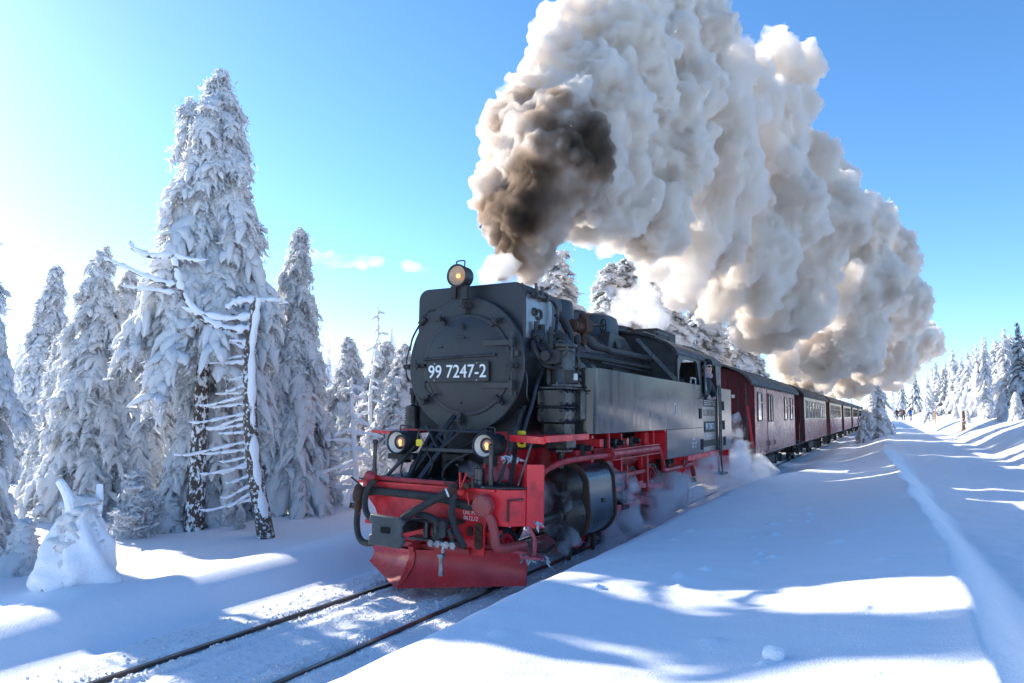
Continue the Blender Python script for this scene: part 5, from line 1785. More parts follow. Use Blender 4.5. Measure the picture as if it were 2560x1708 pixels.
def spruce_meshes(name, seed, H, Rad, base=0.0, n=120, fingers=7, nb=5, power=0.85, dens=1.0, droopf=1.0, shape=None, mats=None, fine=True, trunk_r=None, lean=(0, 0), wf=1.0):
    rs = np.random.RandomState(seed)
    mats = mats or (bough_m, needle_m, bark_m)
    u = (np.arange(n) + rs.rand(n)) / n
    u = u ** 0.82                               # 0 top, 1 bottom
    z = H - (H - base) * u
    az = np.arange(n) * 2.39996 + rs.randn(n) * 0.5
    if shape is None:
        rad = Rad * (0.06 + 0.94 * u ** power)
    else:
        rad = Rad * np.interp(u, [q[0] for q in shape], [q[1] for q in shape])
    lob = 1 + 0.28 * vnoise(np.stack([np.cos(az) * 0.8, np.sin(az) * 0.8, z * 0.9 / max(Rad, 0.3)], -1) + seed, 7)
    L = rad * lob * (0.55 + 0.75 * rs.rand(n))
    L = np.maximum(L, 0.10 * Rad)
    droop = L * (0.95 + 0.75 * rs.rand(n)) * droopf * (0.55 + 0.45 * np.clip(u * 3, 0, 1)) + 0.03
    rise = L * (0.18 + 0.25 * rs.rand(n))
    B = np.stack([lean[0] * (1 - u) ** 2, lean[1] * (1 - u) ** 2, z], -1)
    W = (0.045 + 0.070 * L) * (0.75 + 0.5 * rs.rand(n)) * wf
    nu, nv = (9, 9) if fine else (6, 6)
    V1, F1, sp = strands(B, az, L, W, rise, droop, nu, nv, rs, flat=0.65, lump=0.5, freq=10)
    VV, FF, off = [V1], [F1], len(V1)
    tips = [sp.reshape(-1, 3)]
    if fingers:
        k = fingers
        ti = rs.uniform(0.18, 0.98, (n, k)) * (nu - 1)
        i0 = np.clip(ti.astype(int), 0, nu - 2)
        fr = (ti - i0)[..., None]
        ar = np.arange(n)[:, None]
        pb = sp[ar, i0] * (1 - fr) + sp[ar, i0 + 1] * fr
        faz = az[:, None] + rs.choice([-1, 1], (n, k)) * rs.uniform(0.45, 1.35, (n, k))
        fl = (0.10 + 0.16 * L[:, None]) * rs.uniform(0.45, 1.25, (n, k))
        fw_ = (0.026 + 0.024 * L[:, None]) * rs.uniform(0.7, 1.35, (n, k)) * wf
        fd = fl * rs.uniform(0.5, 1.5, (n, k)) * droopf
        keep = (rs.rand(n, k) < np.clip(L / (0.35 * Rad), 0.35, 1)[:, None])
        s = keep.ravel()
        fine2 = (5, 6) if fine else (4, 5)
        V2, F2, sp2 = strands(pb.reshape(-1, 3)[s], faz.ravel()[s], fl.ravel()[s], fw_.ravel()[s], fl.ravel()[s] * 0.15, fd.ravel()[s], *fine2, rs, flat=0.75, lump=0.55, freq=14)
        VV.append(V2)
        FF.append(F2 + off)
        off += len(V2)
        tips.append(sp2.reshape(-1, 3))
    V, F = np.concatenate(VV), np.concatenate(FF)
    snow = np_mesh(name + '_boughs', V, F, mats[0])
    T = np.concatenate(tips)
    rep = np.repeat(T, nb, axis=0) + rs.randn(len(T) * nb, 3) * (0.035 if fine else 0.05)
    rep[:, 2] -= 0.02
    Vb, Fb = blades(rep, 0.09 if fine else 0.13, rs, spread=0.6, down=0.8)
    need = np_mesh(name + '_needles', Vb, Fb, mats[1], smooth=False)
    tr = trunk_r or (0.016 * H + 0.02)
    mb = MB()
    m_ = 9
    rg = []
    for i in range(m_ + 1):
        q = i / m_
        c = (lean[0] * q * q, lean[1] * q * q, -0.25 + q * (H * 0.97 + 0.25))
        rr = tr * (1.12 - 1.02 * q)
        rg.append([(c[0] + rr * math.cos(2 * math.pi * k / 12), c[1] + rr * math.sin(2 * math.pi * k / 12), c[2]) for k in range(12)])
    mb.rings(rg)
    trunk = mb.mesh(name + '_trunk', mats[2])
    return trunk, snow, need


def put_tree(name, meshes, x, y, label, group=None, scale=1.0, rz=0.0, z=None, cat='spruce tree', sz=None):
    t = thing(name, (x, y, gz(x, y) if z is None else z), label, cat, group, rz)
    t.scale = (scale, scale, sz or scale)
    for nm, me in zip(('trunk', 'crown', 'needles'), meshes):
        o = link(nm, me, t)
        if nm != 'trunk':
            o['kind'] = 'stuff'
    return t


LEFT = 'snow laden spruces left of the track'
# the tall tree with the drooping double top
shape_big = [(0, 0.05), (0.04, 0.17), (0.1, 0.32), (0.18, 0.48), (0.3, 0.60), (0.47, 0.78), (0.6, 0.92), (0.8, 1.0), (1, 0.92)]
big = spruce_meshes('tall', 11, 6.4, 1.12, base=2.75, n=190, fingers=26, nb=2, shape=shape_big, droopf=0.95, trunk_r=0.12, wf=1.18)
tall = put_tree('spruce', big, -5.06, 0.43, 'tallest snow laden spruce with a bowed double top and bare speckled lower trunk', LEFT, 1.13, 0.0)
bow = spruce_meshes('bowed', 18, 6.05, 0.50, base=4.4, n=50, fingers=9, nb=5, power=0.35, droopf=1.3, wf=1.3, lean=(-0.42, -0.22))
for nm, me in zip(('crown', 'needles'), bow[1:]):
    o = link(nm, me, tall)
    o['kind'] = 'stuff'
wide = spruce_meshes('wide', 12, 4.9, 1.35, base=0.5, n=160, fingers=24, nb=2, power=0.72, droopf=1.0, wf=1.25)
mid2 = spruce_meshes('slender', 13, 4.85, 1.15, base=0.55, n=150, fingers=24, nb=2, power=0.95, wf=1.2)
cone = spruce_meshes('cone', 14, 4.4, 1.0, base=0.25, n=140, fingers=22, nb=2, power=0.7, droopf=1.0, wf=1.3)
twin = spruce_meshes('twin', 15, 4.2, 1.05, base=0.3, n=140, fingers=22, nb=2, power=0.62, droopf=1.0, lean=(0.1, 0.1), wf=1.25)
put_tree('spruce', wide, -6.3, -2.2, 'snow laden spruce cut by the left edge of the photo', LEFT, 0.84, 0.4, sz=0.93)
put_tree('spruce', cone, -7.8, 0.35, 'white spruce with two close tips near the left edge', LEFT, 1.06, 1.0)
put_tree('spruce', twin, -7.7, 0.85, 'slightly shorter white spruce just right of the one with two tips', LEFT, 1.04, 2.2)
put_tree('spruce', twin, -11.0, 3.6, 'short thin spruce at the left with its tip below the twin tips', LEFT, 1.2, 4.0)
put_tree('spruce', wide, -5.5, 1.0, 'broad bushy spruce standing behind the tallest spruce', LEFT, 0.86, 2.0)
put_tree('spruce', mid2, -4.84, 2.06, 'second tallest spruce, with a clean pointed top, right of the dead tree', LEFT, 1.0, 0.3)
put_tree('spruce', cone, -7.5, 6.4, 'small spruce with a hooked top between the second tallest and the ragged one', LEFT, 1.1, 3.3, sz=0.82)
put_tree('spruce', twin, -6.3, 6.3, 'stout snow clad spruce beside the ragged thin top', LEFT, 1.1, 1.4, sz=0.84)
put_tree('spruce', wide, -5.5, 6.0, 'round shouldered spruce closest to the smokebox on its left', LEFT, 0.95, 5.0, sz=0.68)
put_tree('spruce', wide, -7.0, 3.4, 'snowy spruce filling the gap behind the second tallest spruce', LEFT, 0.72, 1.7)
put_tree('spruce', mid2, -15.5, 3.6, 'spruce standing deep in the wood behind the left edge trees', LEFT, 1.2, 1.1)
put_tree('spruce', cone, -8.8, 3.8, 'spruce deep in the wood between the twin tips and the tallest spruce', LEFT, 0.95, 2.6)
put_tree('spruce', cone, -9.6, 0.75, 'low snow bent spruce in front of the twin tipped ones', LEFT, 0.75, 0.2)

shade_spruce = spruce_meshes('high', 19, 7.8, 1.15, base=5.3, n=90, fingers=18, nb=2, power=0.55, droopf=0.7, trunk_r=0.13, wf=1.3)  # added out of view, its high crown shaped to shade the right bank
put_tree('spruce', shade_spruce, -11.2, -1.05, 'unseen high crowned spruce added beyond the left edge trees to shade the bank', LEFT)

# the group behind the locomotive
BEH = 'snow laden spruces behind the train'
bough_mid_m = tree_snow_mat('snow_laden_bough_mid', needle_a=(0.085, 0.095, 0.08), needle_b=(0.62, 0.64, 0.64), cover=0.42)
dark = (bough_mid_m, needle_m, bark_m)
thick = spruce_meshes('thick', 21, 5.6, 1.5, base=0.5, n=120, fingers=16, nb=2, power=0.8, droopf=0.85, mats=dark, wf=1.6)
thin = spruce_meshes('thin', 22, 6.0, 1.3, base=0.8, n=110, fingers=14, nb=2, power=0.9, droopf=0.9, mats=dark, wf=1.25)
import itertools
for me, x, y, sc, rz, lab in (
        (thick, -3.4, 9.9, 1.09, 0.5, 'dark snowy spruce just behind the chimney smoke'),
        (thick, -3.5, 15.6, 1.27, 1.2, 'broad snow covered spruce above the steam dome'),
        (thick, -3.4, 19.1, 1.24, 2.0, 'spruce half hidden by steam right of the broad one'),
        (thick, -3.7, 25.8, 1.25, 3.1, 'dark speckled spruce behind the cab roof'),
        (thick, -3.3, 21.4, 1.07, 4.4, 'lower snow heaped spruce in front of the dark speckled one'),
        (thick, -3.1, 33.0, 1.34, 0.9, 'spruce behind the luggage van with heavy snow pads'),
        (thick, -3.0, 37.7, 1.10, 2.7, 'outermost spruce of the group sloping down behind the van roof'),
        (thick, -3.55, 14.1, 1.17, 2.2, 'shorter spruce in the gap behind the boiler domes'),
        (thick, -2.75, 16.6, 1.24, 5.2, 'spruce filling the belt behind the cab in the second row'),
        (thick, -3.0, 26.5, 1.24, 1.9, 'spruce between the speckled one and the van roof'),
        (thick, -4.6, 44.0, 1.15, 0.4, 'spruce behind the rear end of the luggage van'),
        (thin, -3.9, 75.0, 1.15, 1.0, 'dark pointed spruce behind the second coach'),
        (thick, -3.6, 86.5, 1.15, 3.0, 'small spruce next to the dark pointed one behind the coaches'),
        (wide, -7.5, 17.0, 1.1, 2.2, 'spruce in the second row behind the boiler'),
        (mid2, -8.0, 24.0, 1.25, 1.3, 'spruce in the second row behind the cab')):
    put_tree('spruce', me, x, y, lab, BEH, sc * (1.55 if me is thick else 1.3), rz, sz=sc)

# lone young spruce by the end of the train
lone = spruce_meshes('lone', 31, 4.9, 1.45, base=0.1, n=120, fingers=14, nb=2, power=0.8, droopf=0.75, wf=1.5)
put_tree('spruce', lone, 3.35, 45.0, 'lone bushy spruce standing between the train tail and the path', None, 1.0, 0.7)
skirt = spruce_meshes('skirt', 32, 1.5, 0.7, base=0.0, n=50, fingers=6, nb=5, power=0.6, droopf=1.0, wf=1.4)
put_tree('young_spruce', skirt, 2.75, 41.0, 'small snow heaped shoot at the foot of the lone spruce', None, 0.9, 0.2)

# wood on the slope at the right of the path
RGT = 'spruces of the wood right of the path'
low = [spruce_meshes('wood%d' % i, 40 + i, 6.0, 1.45, base=0.4, n=70, fingers=5, nb=2, power=0.85, droopf=0.8, fine=False, wf=1.5, mats=(bough_white_m if i == 0 else bough_m if i == 1 else bough_dark_m, needle_m if i < 2 else needle_dark_m, bark_m)) for i in range(3)]
rr = random.Random(44)
CAMX, CAMY = 4.249, -6.633
def at_dir(u, Z):
    # world x, y at picture column u (2350 wide) and depth Z; used once to lay the wood out
    k = (u - 1175) / 1582.4
    return (CAMX + Z * (-math.sin(YAW) + k * math.cos(YAW)), CAMY + Z * (math.cos(YAW) + k * math.sin(YAW)))
def top_line(u):
    return float(np.interp(u, [2040, 2070, 2110, 2150, 2190, 2230, 2270, 2310, 2345, 2420], [890, 868, 850, 830, 808, 795, 775, 750, 765, 740]))
special = [(2345, 38, 735, 2, 'big dark spruce at the right edge of the wood'), (2312, 46, 750, 0, 'tallest white topped spruce of the right hand wood'), (2296, 52, 790, 2, 'brown trunked spruce left of the tallest white one'),
           (2265, 60, 770, 0, 'pale spruce over the small round conifer'), (2225, 70, 805, 1, 'slim spruce in the middle of the right hand wood'), (2190, 78, 800, 0, 'white spruce behind the walkers path bend'),
           (2150, 85, 830, 1, 'even pointed spruce right of the walkers'), (2100, 140, 850, 2, 'dark open spruce just right of the walkers'), (2130, 80, 862, 0, 'bright cone shaped spruce beside the path bend'), (2070, 170, 868, 2, 'dark spruce over the walkers heads')]
for u, Z, vt, k, lab in special:
    x, y = at_dir(u, Z)
    z0 = gz(x, y)
    H = (955 - vt) / 1582.4 * Z + 1.84 - z0
    put_tree('spruce', low[k], x, y, lab, RGT, H / 6.0, rr.uniform(0, 6), sz=H / 6.0)
n_ = 0
for row in range(4):
    for i in range(13):
        u = 2055 + i * 27 + rr.uniform(-10, 10)
        Z = 55 + row * 22 + rr.uniform(-6, 6)
        x, y = at_dir(u, Z)
        if x < 9.5:
            continue
        z0 = gz(x, y)
        H = (955 - top_line(u) - rr.uniform(0, 35)) / 1582.4 * Z + 1.84 - z0
        if H < 1.5:
            continue
        put_tree('spruce', low[rr.randrange(3)], x, y, 'unseen spruce added right of the view for the side tank to reflect', RGT, H / 6.0 * rr.uniform(0.9, 1.25), rr.uniform(0, 6), sz=H / 6.0)
        n_ += 1
for i in range(9):  # unseen spruces added beyond the right edge for reflections in the side tank
    y = 24 + i * 5.5 + rr.uniform(-1.5, 1.5)
    x = 6.9 + 0.14 * (y + 6.6) + rr.uniform(0.3, 2.5)
    put_tree('spruce', low[(0, 2, 1, 2)[i % 4]], x + 1.2, y, 'unseen spruce added right of the view for the side tank to reflect', RGT, rr.uniform(0.6, 1.0), rr.uniform(0, 6))
lowsmall = spruce_meshes('bushy', 51, 1.6, 0.62, base=0.0, n=60, fingers=6, nb=4, power=0.7, droopf=1.0, wf=1.7, mats=(bough_white_m, needle_m, bark_m))
for u, Z, H, lab in ((2263, 44, 2.0, 'small round snow covered conifer on the right slope'), (2215, 46, 1.0, 'little snow heap of a conifer left of the round one'), (2190, 60, 1.3, 'tiny bright conifer at the path edge'), (2330, 34, 1.4, 'low dark bottomed bush under the right edge spruce'), (2240, 50, 1.4, 'small conifer behind the broken stump'), (2300, 37, 1.5, 'snow clotted bush between stump and right edge')):
    x, y = at_dir(u, Z)
    put_tree('young_spruce', lowsmall, x, y, lab, 'small conifers on the right slope', H / 1.6, rr.uniform(0, 6), cat='young spruce')

# little trees near the left bank
hump = spruce_meshes('hump', 61, 0.85, 0.40, base=0.12, n=40, fingers=5, nb=1, power=0.6, droopf=1.3, wf=2.3, mats=(bough_white_m, needle_m, bark_m))
bt = put_tree('young_spruce', hump, -2.72, -2.62, 'little snow bowed spruce with two upright ears of snow by the left bank', None, 0.95, 0.3, cat='young spruce')
mb = MB()
mb.tube([(0.0, -0.10, 0.62), (-0.03, -0.13, 0.85), (-0.10, -0.16, 1.0), (-0.13, -0.17, 1.04)], lambda t: 0.055 - 0.02 * t, 10, 4)
mb.tube([(0.06, 0.13, 0.55), (0.06, 0.16, 0.8), (0.05, 0.17, 0.98)], lambda t: 0.052 - 0.022 * t, 10, 4)
me = mb.mesh('snow_ears', pure_snow_m)
cone_v, nz_, na_ = [], 22, 40
for i in range(nz_ + 1):
    q = i / nz_
    for k in range(na_):
        a = 2 * math.pi * k / na_
        lobes = 1 + 0.16 * math.sin(3 * a + 1.1 + 4 * q) * (1 - q) + 0.10 * math.sin(7 * a + 9 * q)
        r = (0.37 * (1 - q) ** 0.8 + 0.045) * lobes * (1 - 0.25 * max(0, 0.14 - q) / 0.14)
        cone_v.append((r * math.cos(a) + 0.02 * math.sin(q * 5), r * math.sin(a), -0.05 + 0.93 * q - 0.06 * math.cos(5 * a) * (1 - q)))
cone_v = np.array(cone_v)
cone_v[:, :2] *= (1 + 0.20 * vnoise(cone_v * 5, 5) + 0.05 * vnoise(cone_v * 14, 6))[:, None]
ii = np.arange(nz_)[:, None] * na_
kk = np.arange(na_)[None]
cq = np.stack([ii + kk, ii + (kk + 1) % na_, ii + na_ + (kk + 1) % na_, ii + na_ + kk], -1).reshape(-1, 4)
o = link('snow_coat', np_mesh('snow_coat', cone_v, cq, snow_ground_m), bt)
o['kind'] = 'stuff'
link('snowy_shoot', me, bt)['kind'] = 'stuff'
put_tree('young_spruce', hump, -4.75, -2.1, 'snow smothered little bush left of the eared one', None, 0.7, 2.0, cat='young spruce')
put_tree('young_spruce', hump, -5.9, 0.0, 'smooth snow heap of a bush left of the starry seedling', None, 0.6, 4.0, cat='young spruce')
put_tree('young_spruce', hump, -5.45, 0.3, 'round snow ball of a bush left of the tallest trunk', None, 0.8, 5.0, cat='young spruce', sz=0.6)
seed = spruce_meshes('seedling', 62, 1.0, 0.34, base=0.05, n=40, fingers=5, nb=1, power=0.9, droopf=-0.1, wf=1.3, mats=(bough_white_m, needle_m, bark_m))
put_tree('young_spruce', seed, -5.4, -0.3, 'starry little seedling with upright frosted twigs', None, 1.0, 1.0, cat='young spruce')
put_tree('young_spruce', seed, -4.3, 0.62, 'tiny frosted seedling between the two bare trunks', None, 0.28, 1.0, cat='young spruce')

# ---- dead trees: dark wood with snow lying along the branches
def limb(wood, snow, pts, r0, r1, cover=1.12, sub=6):
    wood.tube(pts, lambda t: r0 + (r1 - r0) * t, 8, sub)
    q = [Vector(p) + Vector((0, 0, r0 + (r1 - r0) * i / (len(pts) - 1))) * 0.75 for i, p in enumerate(pts)]
    P_ = spline(q, sub)
    rg = []
    for i, c in enumerate(P_):
        t = i / (len(P_) - 1)
        r = (r0 + (r1 - r0) * t) * cover + 0.006
        tg = (P_[min(i + 1, len(P_) - 1)] - P_[max(i - 1, 0)]).normalized()
        u_, v_, _ = frame_of(tg)
        lump = 1 + 0.45 * math.sin(i * 1.7 + q[0].z * 9) * math.sin(i * 0.63 + q[0].x * 7) + 0.18 * math.sin(i * 2.9 + q[-1].y * 13)
        end = 0.35 if i in (0, len(P_) - 1) else 1
        rg.append([c + (u_ * math.cos(2 * math.pi * k / 8) + v_ * math.sin(2 * math.pi * k / 8)) * r * lump * end for k in range(8)])
    snow.rings(rg)

def dead_tree():
    t = thing('dead_tree', (-3.7, 0.43, gz(-3.7, 0.43)), 'bare dead tree with comb like snowy branches and a crooked antler top', 'dead tree')
    L_ = Vector((-0.80, -0.92, 0))                 # the side the branches grow to
    wood, snow = MB(), MB()
    B0 = Vector((0.14, 0.07, 0))
    def axis(z):
        return Vector((0, 0, z)) + L_ * (-0.14 + 0.42 * min(max(z, 0) / 2.6, 1) ** 0.7 - 0.30 * max(0, (z - 1.2) / 2.2) * 0.5)
    tp = [axis(-0.25), axis(0.3), axis(0.9), axis(1.5), axis(2.1), axis(2.7), axis(3.2), axis(3.42)]
    wood.tube(tp, lambda q: 0.125 - 0.055 * q, 12, 5)
    snow.tube([p + Vector((0.86, -0.3, 0)) * (0.062 + 0.012 * math.sin(i * 2.3)) for i, p in enumerate(tp[1:])], lambda q: (0.068 - 0.025 * q) * (1 + 0.28 * math.sin(q * 41) * math.sin(q * 17)), 10, 7)
    rs = random.Random(77)
    z = 0.55
    bw, bs = [], []
    while z < 2.85:
        a = axis(z)
        ln = (0.60 + 0.26 * math.sin(z * 1.4)) * rs.uniform(0.45, 1.2)
        d = (L_ + Vector((0.48, -0.877, 0)) * rs.uniform(-0.7, 0.5)).normalized()
        dr = (0.30 - 0.12 * z) + rs.uniform(-0.12, 0.10)
        limb(wood, snow, [a, a + d * ln * 0.4 + Vector((0, 0, -dr * 0.5)), a + d * ln * 0.8 + Vector((0, 0, -dr)), a + d * ln + Vector((0, 0, -dr * 0.95))], 0.016, 0.007, 1.35)
        z += rs.uniform(0.035, 0.14)
    # crooked antler
    a = axis(2.95)
    K = [a, a + L_ * 0.25 + Vector((0, 0, -0.02)), a + L_ * 0.52 + Vector((0, 0, 0.10)), a + L_ * 0.76 + Vector((0, 0, 0.42)), a + L_ * 0.86 + Vector((0, 0, 0.82)), a + L_ * 0.90 + Vector((0, 0, 1.0))]
    limb(wood, snow, K, 0.050, 0.028, 1.05)
    e = K[-1]
    limb(wood, snow, [e, e + L_ * 0.25 + Vector((0, 0, -0.03)), e + L_ * 0.42 + Vector((0, 0, 0.06)), e + L_ * 0.45 + Vector((0, 0, 0.16))], 0.032, 0.016, 1.5)
    limb(wood, snow, [e, e - L_ * 0.2 + Vector((0, 0, -0.04)), e - L_ * 0.38 + Vector((0, 0, -0.02))], 0.022, 0.01, 1.5)
    m1 = K[4]
    limb(wood, snow, [m1 + Vector((0, 0, -0.25)), m1 + L_ * 0.3 + Vector((0, 0, -0.15)), m1 + L_ * 0.55 + Vector((0, 0, -0.02)), m1 + L_ * 0.75 + Vector((0, 0, 0.08))], 0.030, 0.010, 1.4)
    limb(wood, snow, [m1 + Vector((0, 0, -0.35)), m1 + L_ * 0.3 + Vector((0, 0, -0.32)), m1 + L_ * 0.55 + Vector((0, 0, -0.3))], 0.02, 0.01, 1.5)
    a = axis(3.15)
    limb(wood, snow, [a, a + L_ * 0.3 + Vector((0, 0, -0.06)), a + L_ * 0.65 + Vector((0, 0, 0.02)), a + L_ * 0.8 + Vector((0, 0, 0.08))], 0.035, 0.015, 1.5)
    a = axis(3.38)
    limb(wood, snow, [a, a - L_ * 0.2 + Vector((0, 0, 0.03)), a - L_ * 0.36 + Vector((0, 0, 0.0))], 0.025, 0.008, 1.6)
    limb(wood, snow, [a, a + L_ * 0.22 + Vector((0, 0, -0.04)), a + L_ * 0.34 + Vector((0, 0, -0.14))], 0.04, 0.02, 1.6)
    o = link('trunk', wood.mesh('dead_wood', deadwood_m, ang=60), t)
    o['kind'] = 'stuff'
    o = link('branch_snow', snow.mesh('dead_snow', pure_snow_m, ang=80), t)
    o['kind'] = 'stuff'
dead_tree()

def ragged(x, y, H, label, seed, n=26, top=True):
    t = thing('dead_tree', (x, y, gz(x, y)), label, 'dead tree')
    rs = random.Random(seed)
    wood, snow = MB(), MB()
    ax = lambda z: Vector((0.05 * math.sin(z * 2.1), 0.05 * math.cos(z * 1.7), z))
    zs = [-0.2 + (H + 0.2) * i / 8 for i in range(9)]
    wood.tube([ax(z) for z in zs], lambda q: 0.075 * (1 - 0.85 * q), 10, 4)
    snow.tube([ax(z) + Vector((0.02, -0.02, 0)) for z in zs[1:]], lambda q: 0.065 * (1 - 0.75 * q), 8, 4)
    for i in range(n):
        z = H * (0.12 + 0.86 * (i + rs.random()) / n)
        a = ax(z)
        az = rs.uniform(0, 6.28)
        ln = (0.18 + 0.75 * (1 - z / H) ** 1.2) * rs.uniform(0.6, 1.2)
        d = Vector((math.cos(az), math.sin(az), 0))
        up_ = rs.uniform(-0.25, 0.12)
        limb(wood, snow, [a, a + d * ln * 0.5 + Vector((0, 0, up_ * ln * 0.5)), a + d * ln + Vector((0, 0, up_ * ln * 1.3 - 0.04))], 0.016, 0.007, 2.2, 4)
    o = link('trunk', wood.mesh('ragged_wood', deadwood_m, ang=60), t); o['kind'] = 'stuff'
    o = link('branch_snow', snow.mesh('ragged_snow', pure_snow_m, ang=80), t); o['kind'] = 'stuff'
ragged(-6.1, 5.7, 4.25, 'ragged thin dead tree whose bare crooked tip rises above its neighbours', 5, 34)
ragged(-3.9, 2.6, 2.25, 'snow plastered dead trunk with sideways boughs beside the locomotive front', 6, 24)
ragged(-4.75, 1.35, 0.75, 'broken forked stick poking from the snow mound', 9, 4)

# far wood on the horizon, one mass
def far_forest():
    rs = np.random.RandomState(9)
    n = 950
    ang = rs.uniform(-1.35, 0.10, n)
    dist = rs.uniform(70, 420, n)
    x = CAMX + np.sin(ang) * dist
    y = CAMY + np.cos(ang) * dist
    keep = (np.abs(x - 1) > 12) & ((x < -14) | (x > 22)) | ((y > 190) & (np.abs(x - 1) > 3))
    x, y, dist = x[keep], y[keep], dist[keep]
    z = ground_h(x, y)
    H = rs.uniform(5, 8.5, len(x)) + np.where(x < -14, 1.5 + dist * 0.012, 0)
    z = z + np.where(x < -14, dist * 0.012, 0)
    Rr = H * rs.uniform(0.14, 0.2, len(x))
    V, F = [], []
    nt_, nr = 7, 8
    th = np.arange(nr) * 2 * np.pi / nr
    for t_ in range(nt_):
        u0, u1 = t_ / nt_, (t_ + 1.35) / nt_
        for (u_, rf) in ((u0, 0.15), (u1, 1.0)):
            rad = (Rr * min(u1, 1.15) * rf)[:, None] * (0.7 + 0.6 * rs.rand(len(x), nr))
            zz = (z + H * (1 - u_))[:, None] + H[:, None] * 0.05 * rs.randn(len(x), nr) * (rf > 0.5)
            V.append(np.stack([x[:, None] + np.cos(th) * rad, y[:, None] + np.sin(th) * rad, zz], -1))
    V = np.stack(V, 1)                       # n, 2*nt, nr, 3
    N_ = len(x)
    a = np.arange(nr)
    qs = []
    for t_ in range(nt_):
        o0, o1 = (2 * t_) * nr, (2 * t_ + 1) * nr
        qs.append(np.stack([o1 + a, o1 + (a + 1) % nr, o0 + (a + 1) % nr, o0 + a], -1))
    q = np.concatenate(qs)
    F = (q[None] + (np.arange(N_) * 2 * nt_ * nr)[:, None, None]).reshape(-1, 4)
    return np_mesh('far_forest', V.reshape(-1, 3), F, bough_m)
tag(link('far_forest', far_forest()), kind='stuff')
# ================================================================== smoke and steam
PLUME = [(-0.26, 2.11, 3.98, 0.32), (-0.31, 2.17, 4.29, 0.54), (-0.36, 2.24, 4.66, 0.63), (-0.49, 2.30, 5.21, 0.62), (-0.62, 2.39, 5.80, 0.67), (-0.60, 2.56, 6.42, 0.61), (-0.54, 2.97, 7.09, 0.60), (-0.37, 3.46, 7.64, 0.66), (-0.32, 4.08, 8.41, 0.66), (-0.35, 4.45, 9.02, 0.44), (-0.27, 3.25, 5.97, 0.99), (-0.15, 3.68, 6.77, 1.03), (0.05, 4.59, 7.82, 1.10), (0.17, 5.22, 8.85, 0.90), (0.40, 6.15, 9.81, 0.79), (-0.02, 4.34, 5.66, 0.91), (-0.15, 3.87, 5.10, 0.55), (0.20, 5.87, 7.30, 1.27), (0.29, 6.46, 8.60, 1.15), (0.59, 7.40, 9.83, 1.03), (0.82, 7.65, 10.70, 0.57), (0.17, 6.20, 6.27, 1.20), (-0.12, 5.04, 5.07, 0.36), (0.01, 6.68, 5.39, 0.53), (0.60, 8.83, 9.38, 1.21), (0.38, 8.86, 8.07, 1.52), (0.38, 9.59, 6.71, 1.46), (0.09, 9.02, 5.35, 0.71), (0.88, 10.52, 10.97, 0.72), (1.04, 11.27, 10.22, 1.14), (1.02, 12.51, 9.26, 1.56), (0.87, 13.18, 7.73, 1.85), (0.48, 13.15, 6.14, 1.60), (0.12, 12.51, 5.07, 0.72), (1.61, 13.64, 12.17, 0.78), (2.29, 15.13, 12.43, 0.66), (1.97, 15.02, 11.90, 0.82), (1.48, 14.32, 10.62, 1.23), (1.58, 16.21, 9.61, 1.32), (1.59, 18.08, 8.37, 1.93), (1.05, 18.57, 6.54, 1.97), (0.45, 19.53, 5.32, 1.26), (2.22, 21.06, 10.39, 1.23), (2.77, 23.78, 9.29, 1.59), (2.32, 24.86, 7.73, 2.20), (1.76, 27.05, 5.99, 2.35), (0.81, 28.98, 4.59, 1.46), (3.81, 28.78, 10.58, 1.21), (4.09, 31.36, 9.42, 1.61), (3.60, 33.57, 7.82, 2.28), (3.22, 38.14, 6.22, 2.40), (1.95, 39.89, 4.84, 1.86), (4.86, 34.08, 9.42, 0.86), (4.85, 41.14, 7.78, 1.59), (4.86, 48.16, 6.52, 1.97), (6.36, 53.49, 7.25, 1.58), (7.34, 56.29, 7.47, 0.82), (3.79, 56.90, 5.17, 1.42), (4.38, 30.11, 11.69, 0.50), (0.87, 54.25, 4.38, 1.32), (2.34, 19.87, 11.31, 0.38), ]
SOOT = [(-0.14, 1.96, 3.90, 0.19), (-0.09, 1.89, 4.20, 0.32), (-0.05, 1.82, 4.49, 0.40), (-0.01, 1.80, 4.83, 0.44), (0.14, 1.90, 5.18, 0.49), (0.26, 2.09, 5.61, 0.58), (0.35, 2.51, 5.41, 0.55), (0.51, 2.79, 5.68, 0.41), (0.12, 2.08, 6.09, 0.44), (0.22, 2.32, 6.43, 0.37), (0.40, 2.90, 6.22, 0.40), (-0.01, 1.92, 5.79, 0.38), ]
STEAM = [(-0.43, 1.57, 3.85, 0.21), (-0.54, 1.41, 3.70, 0.14)]


def smoke_mat(name, density, color, aniso=0.25, absorb=0.0, abs_col=(0.5, 0.5, 0.5)):
    m_ = bpy.data.materials.new(name)
    m_.use_nodes = True
    t = m_.node_tree
    t.nodes.clear()
    out = t.nodes.new('ShaderNodeOutputMaterial')
    v = t.nodes.new('ShaderNodeVolumePrincipled')
    v.inputs['Color'].default_value = (*color, 1)
    v.inputs['Density'].default_value = density
    v.inputs['Anisotropy'].default_value = aniso
    v.inputs['Absorption Color'].default_value = (0, 0, 0, 1)
    t.links.new(v.outputs[0], out.inputs['Volume'])
    return m_


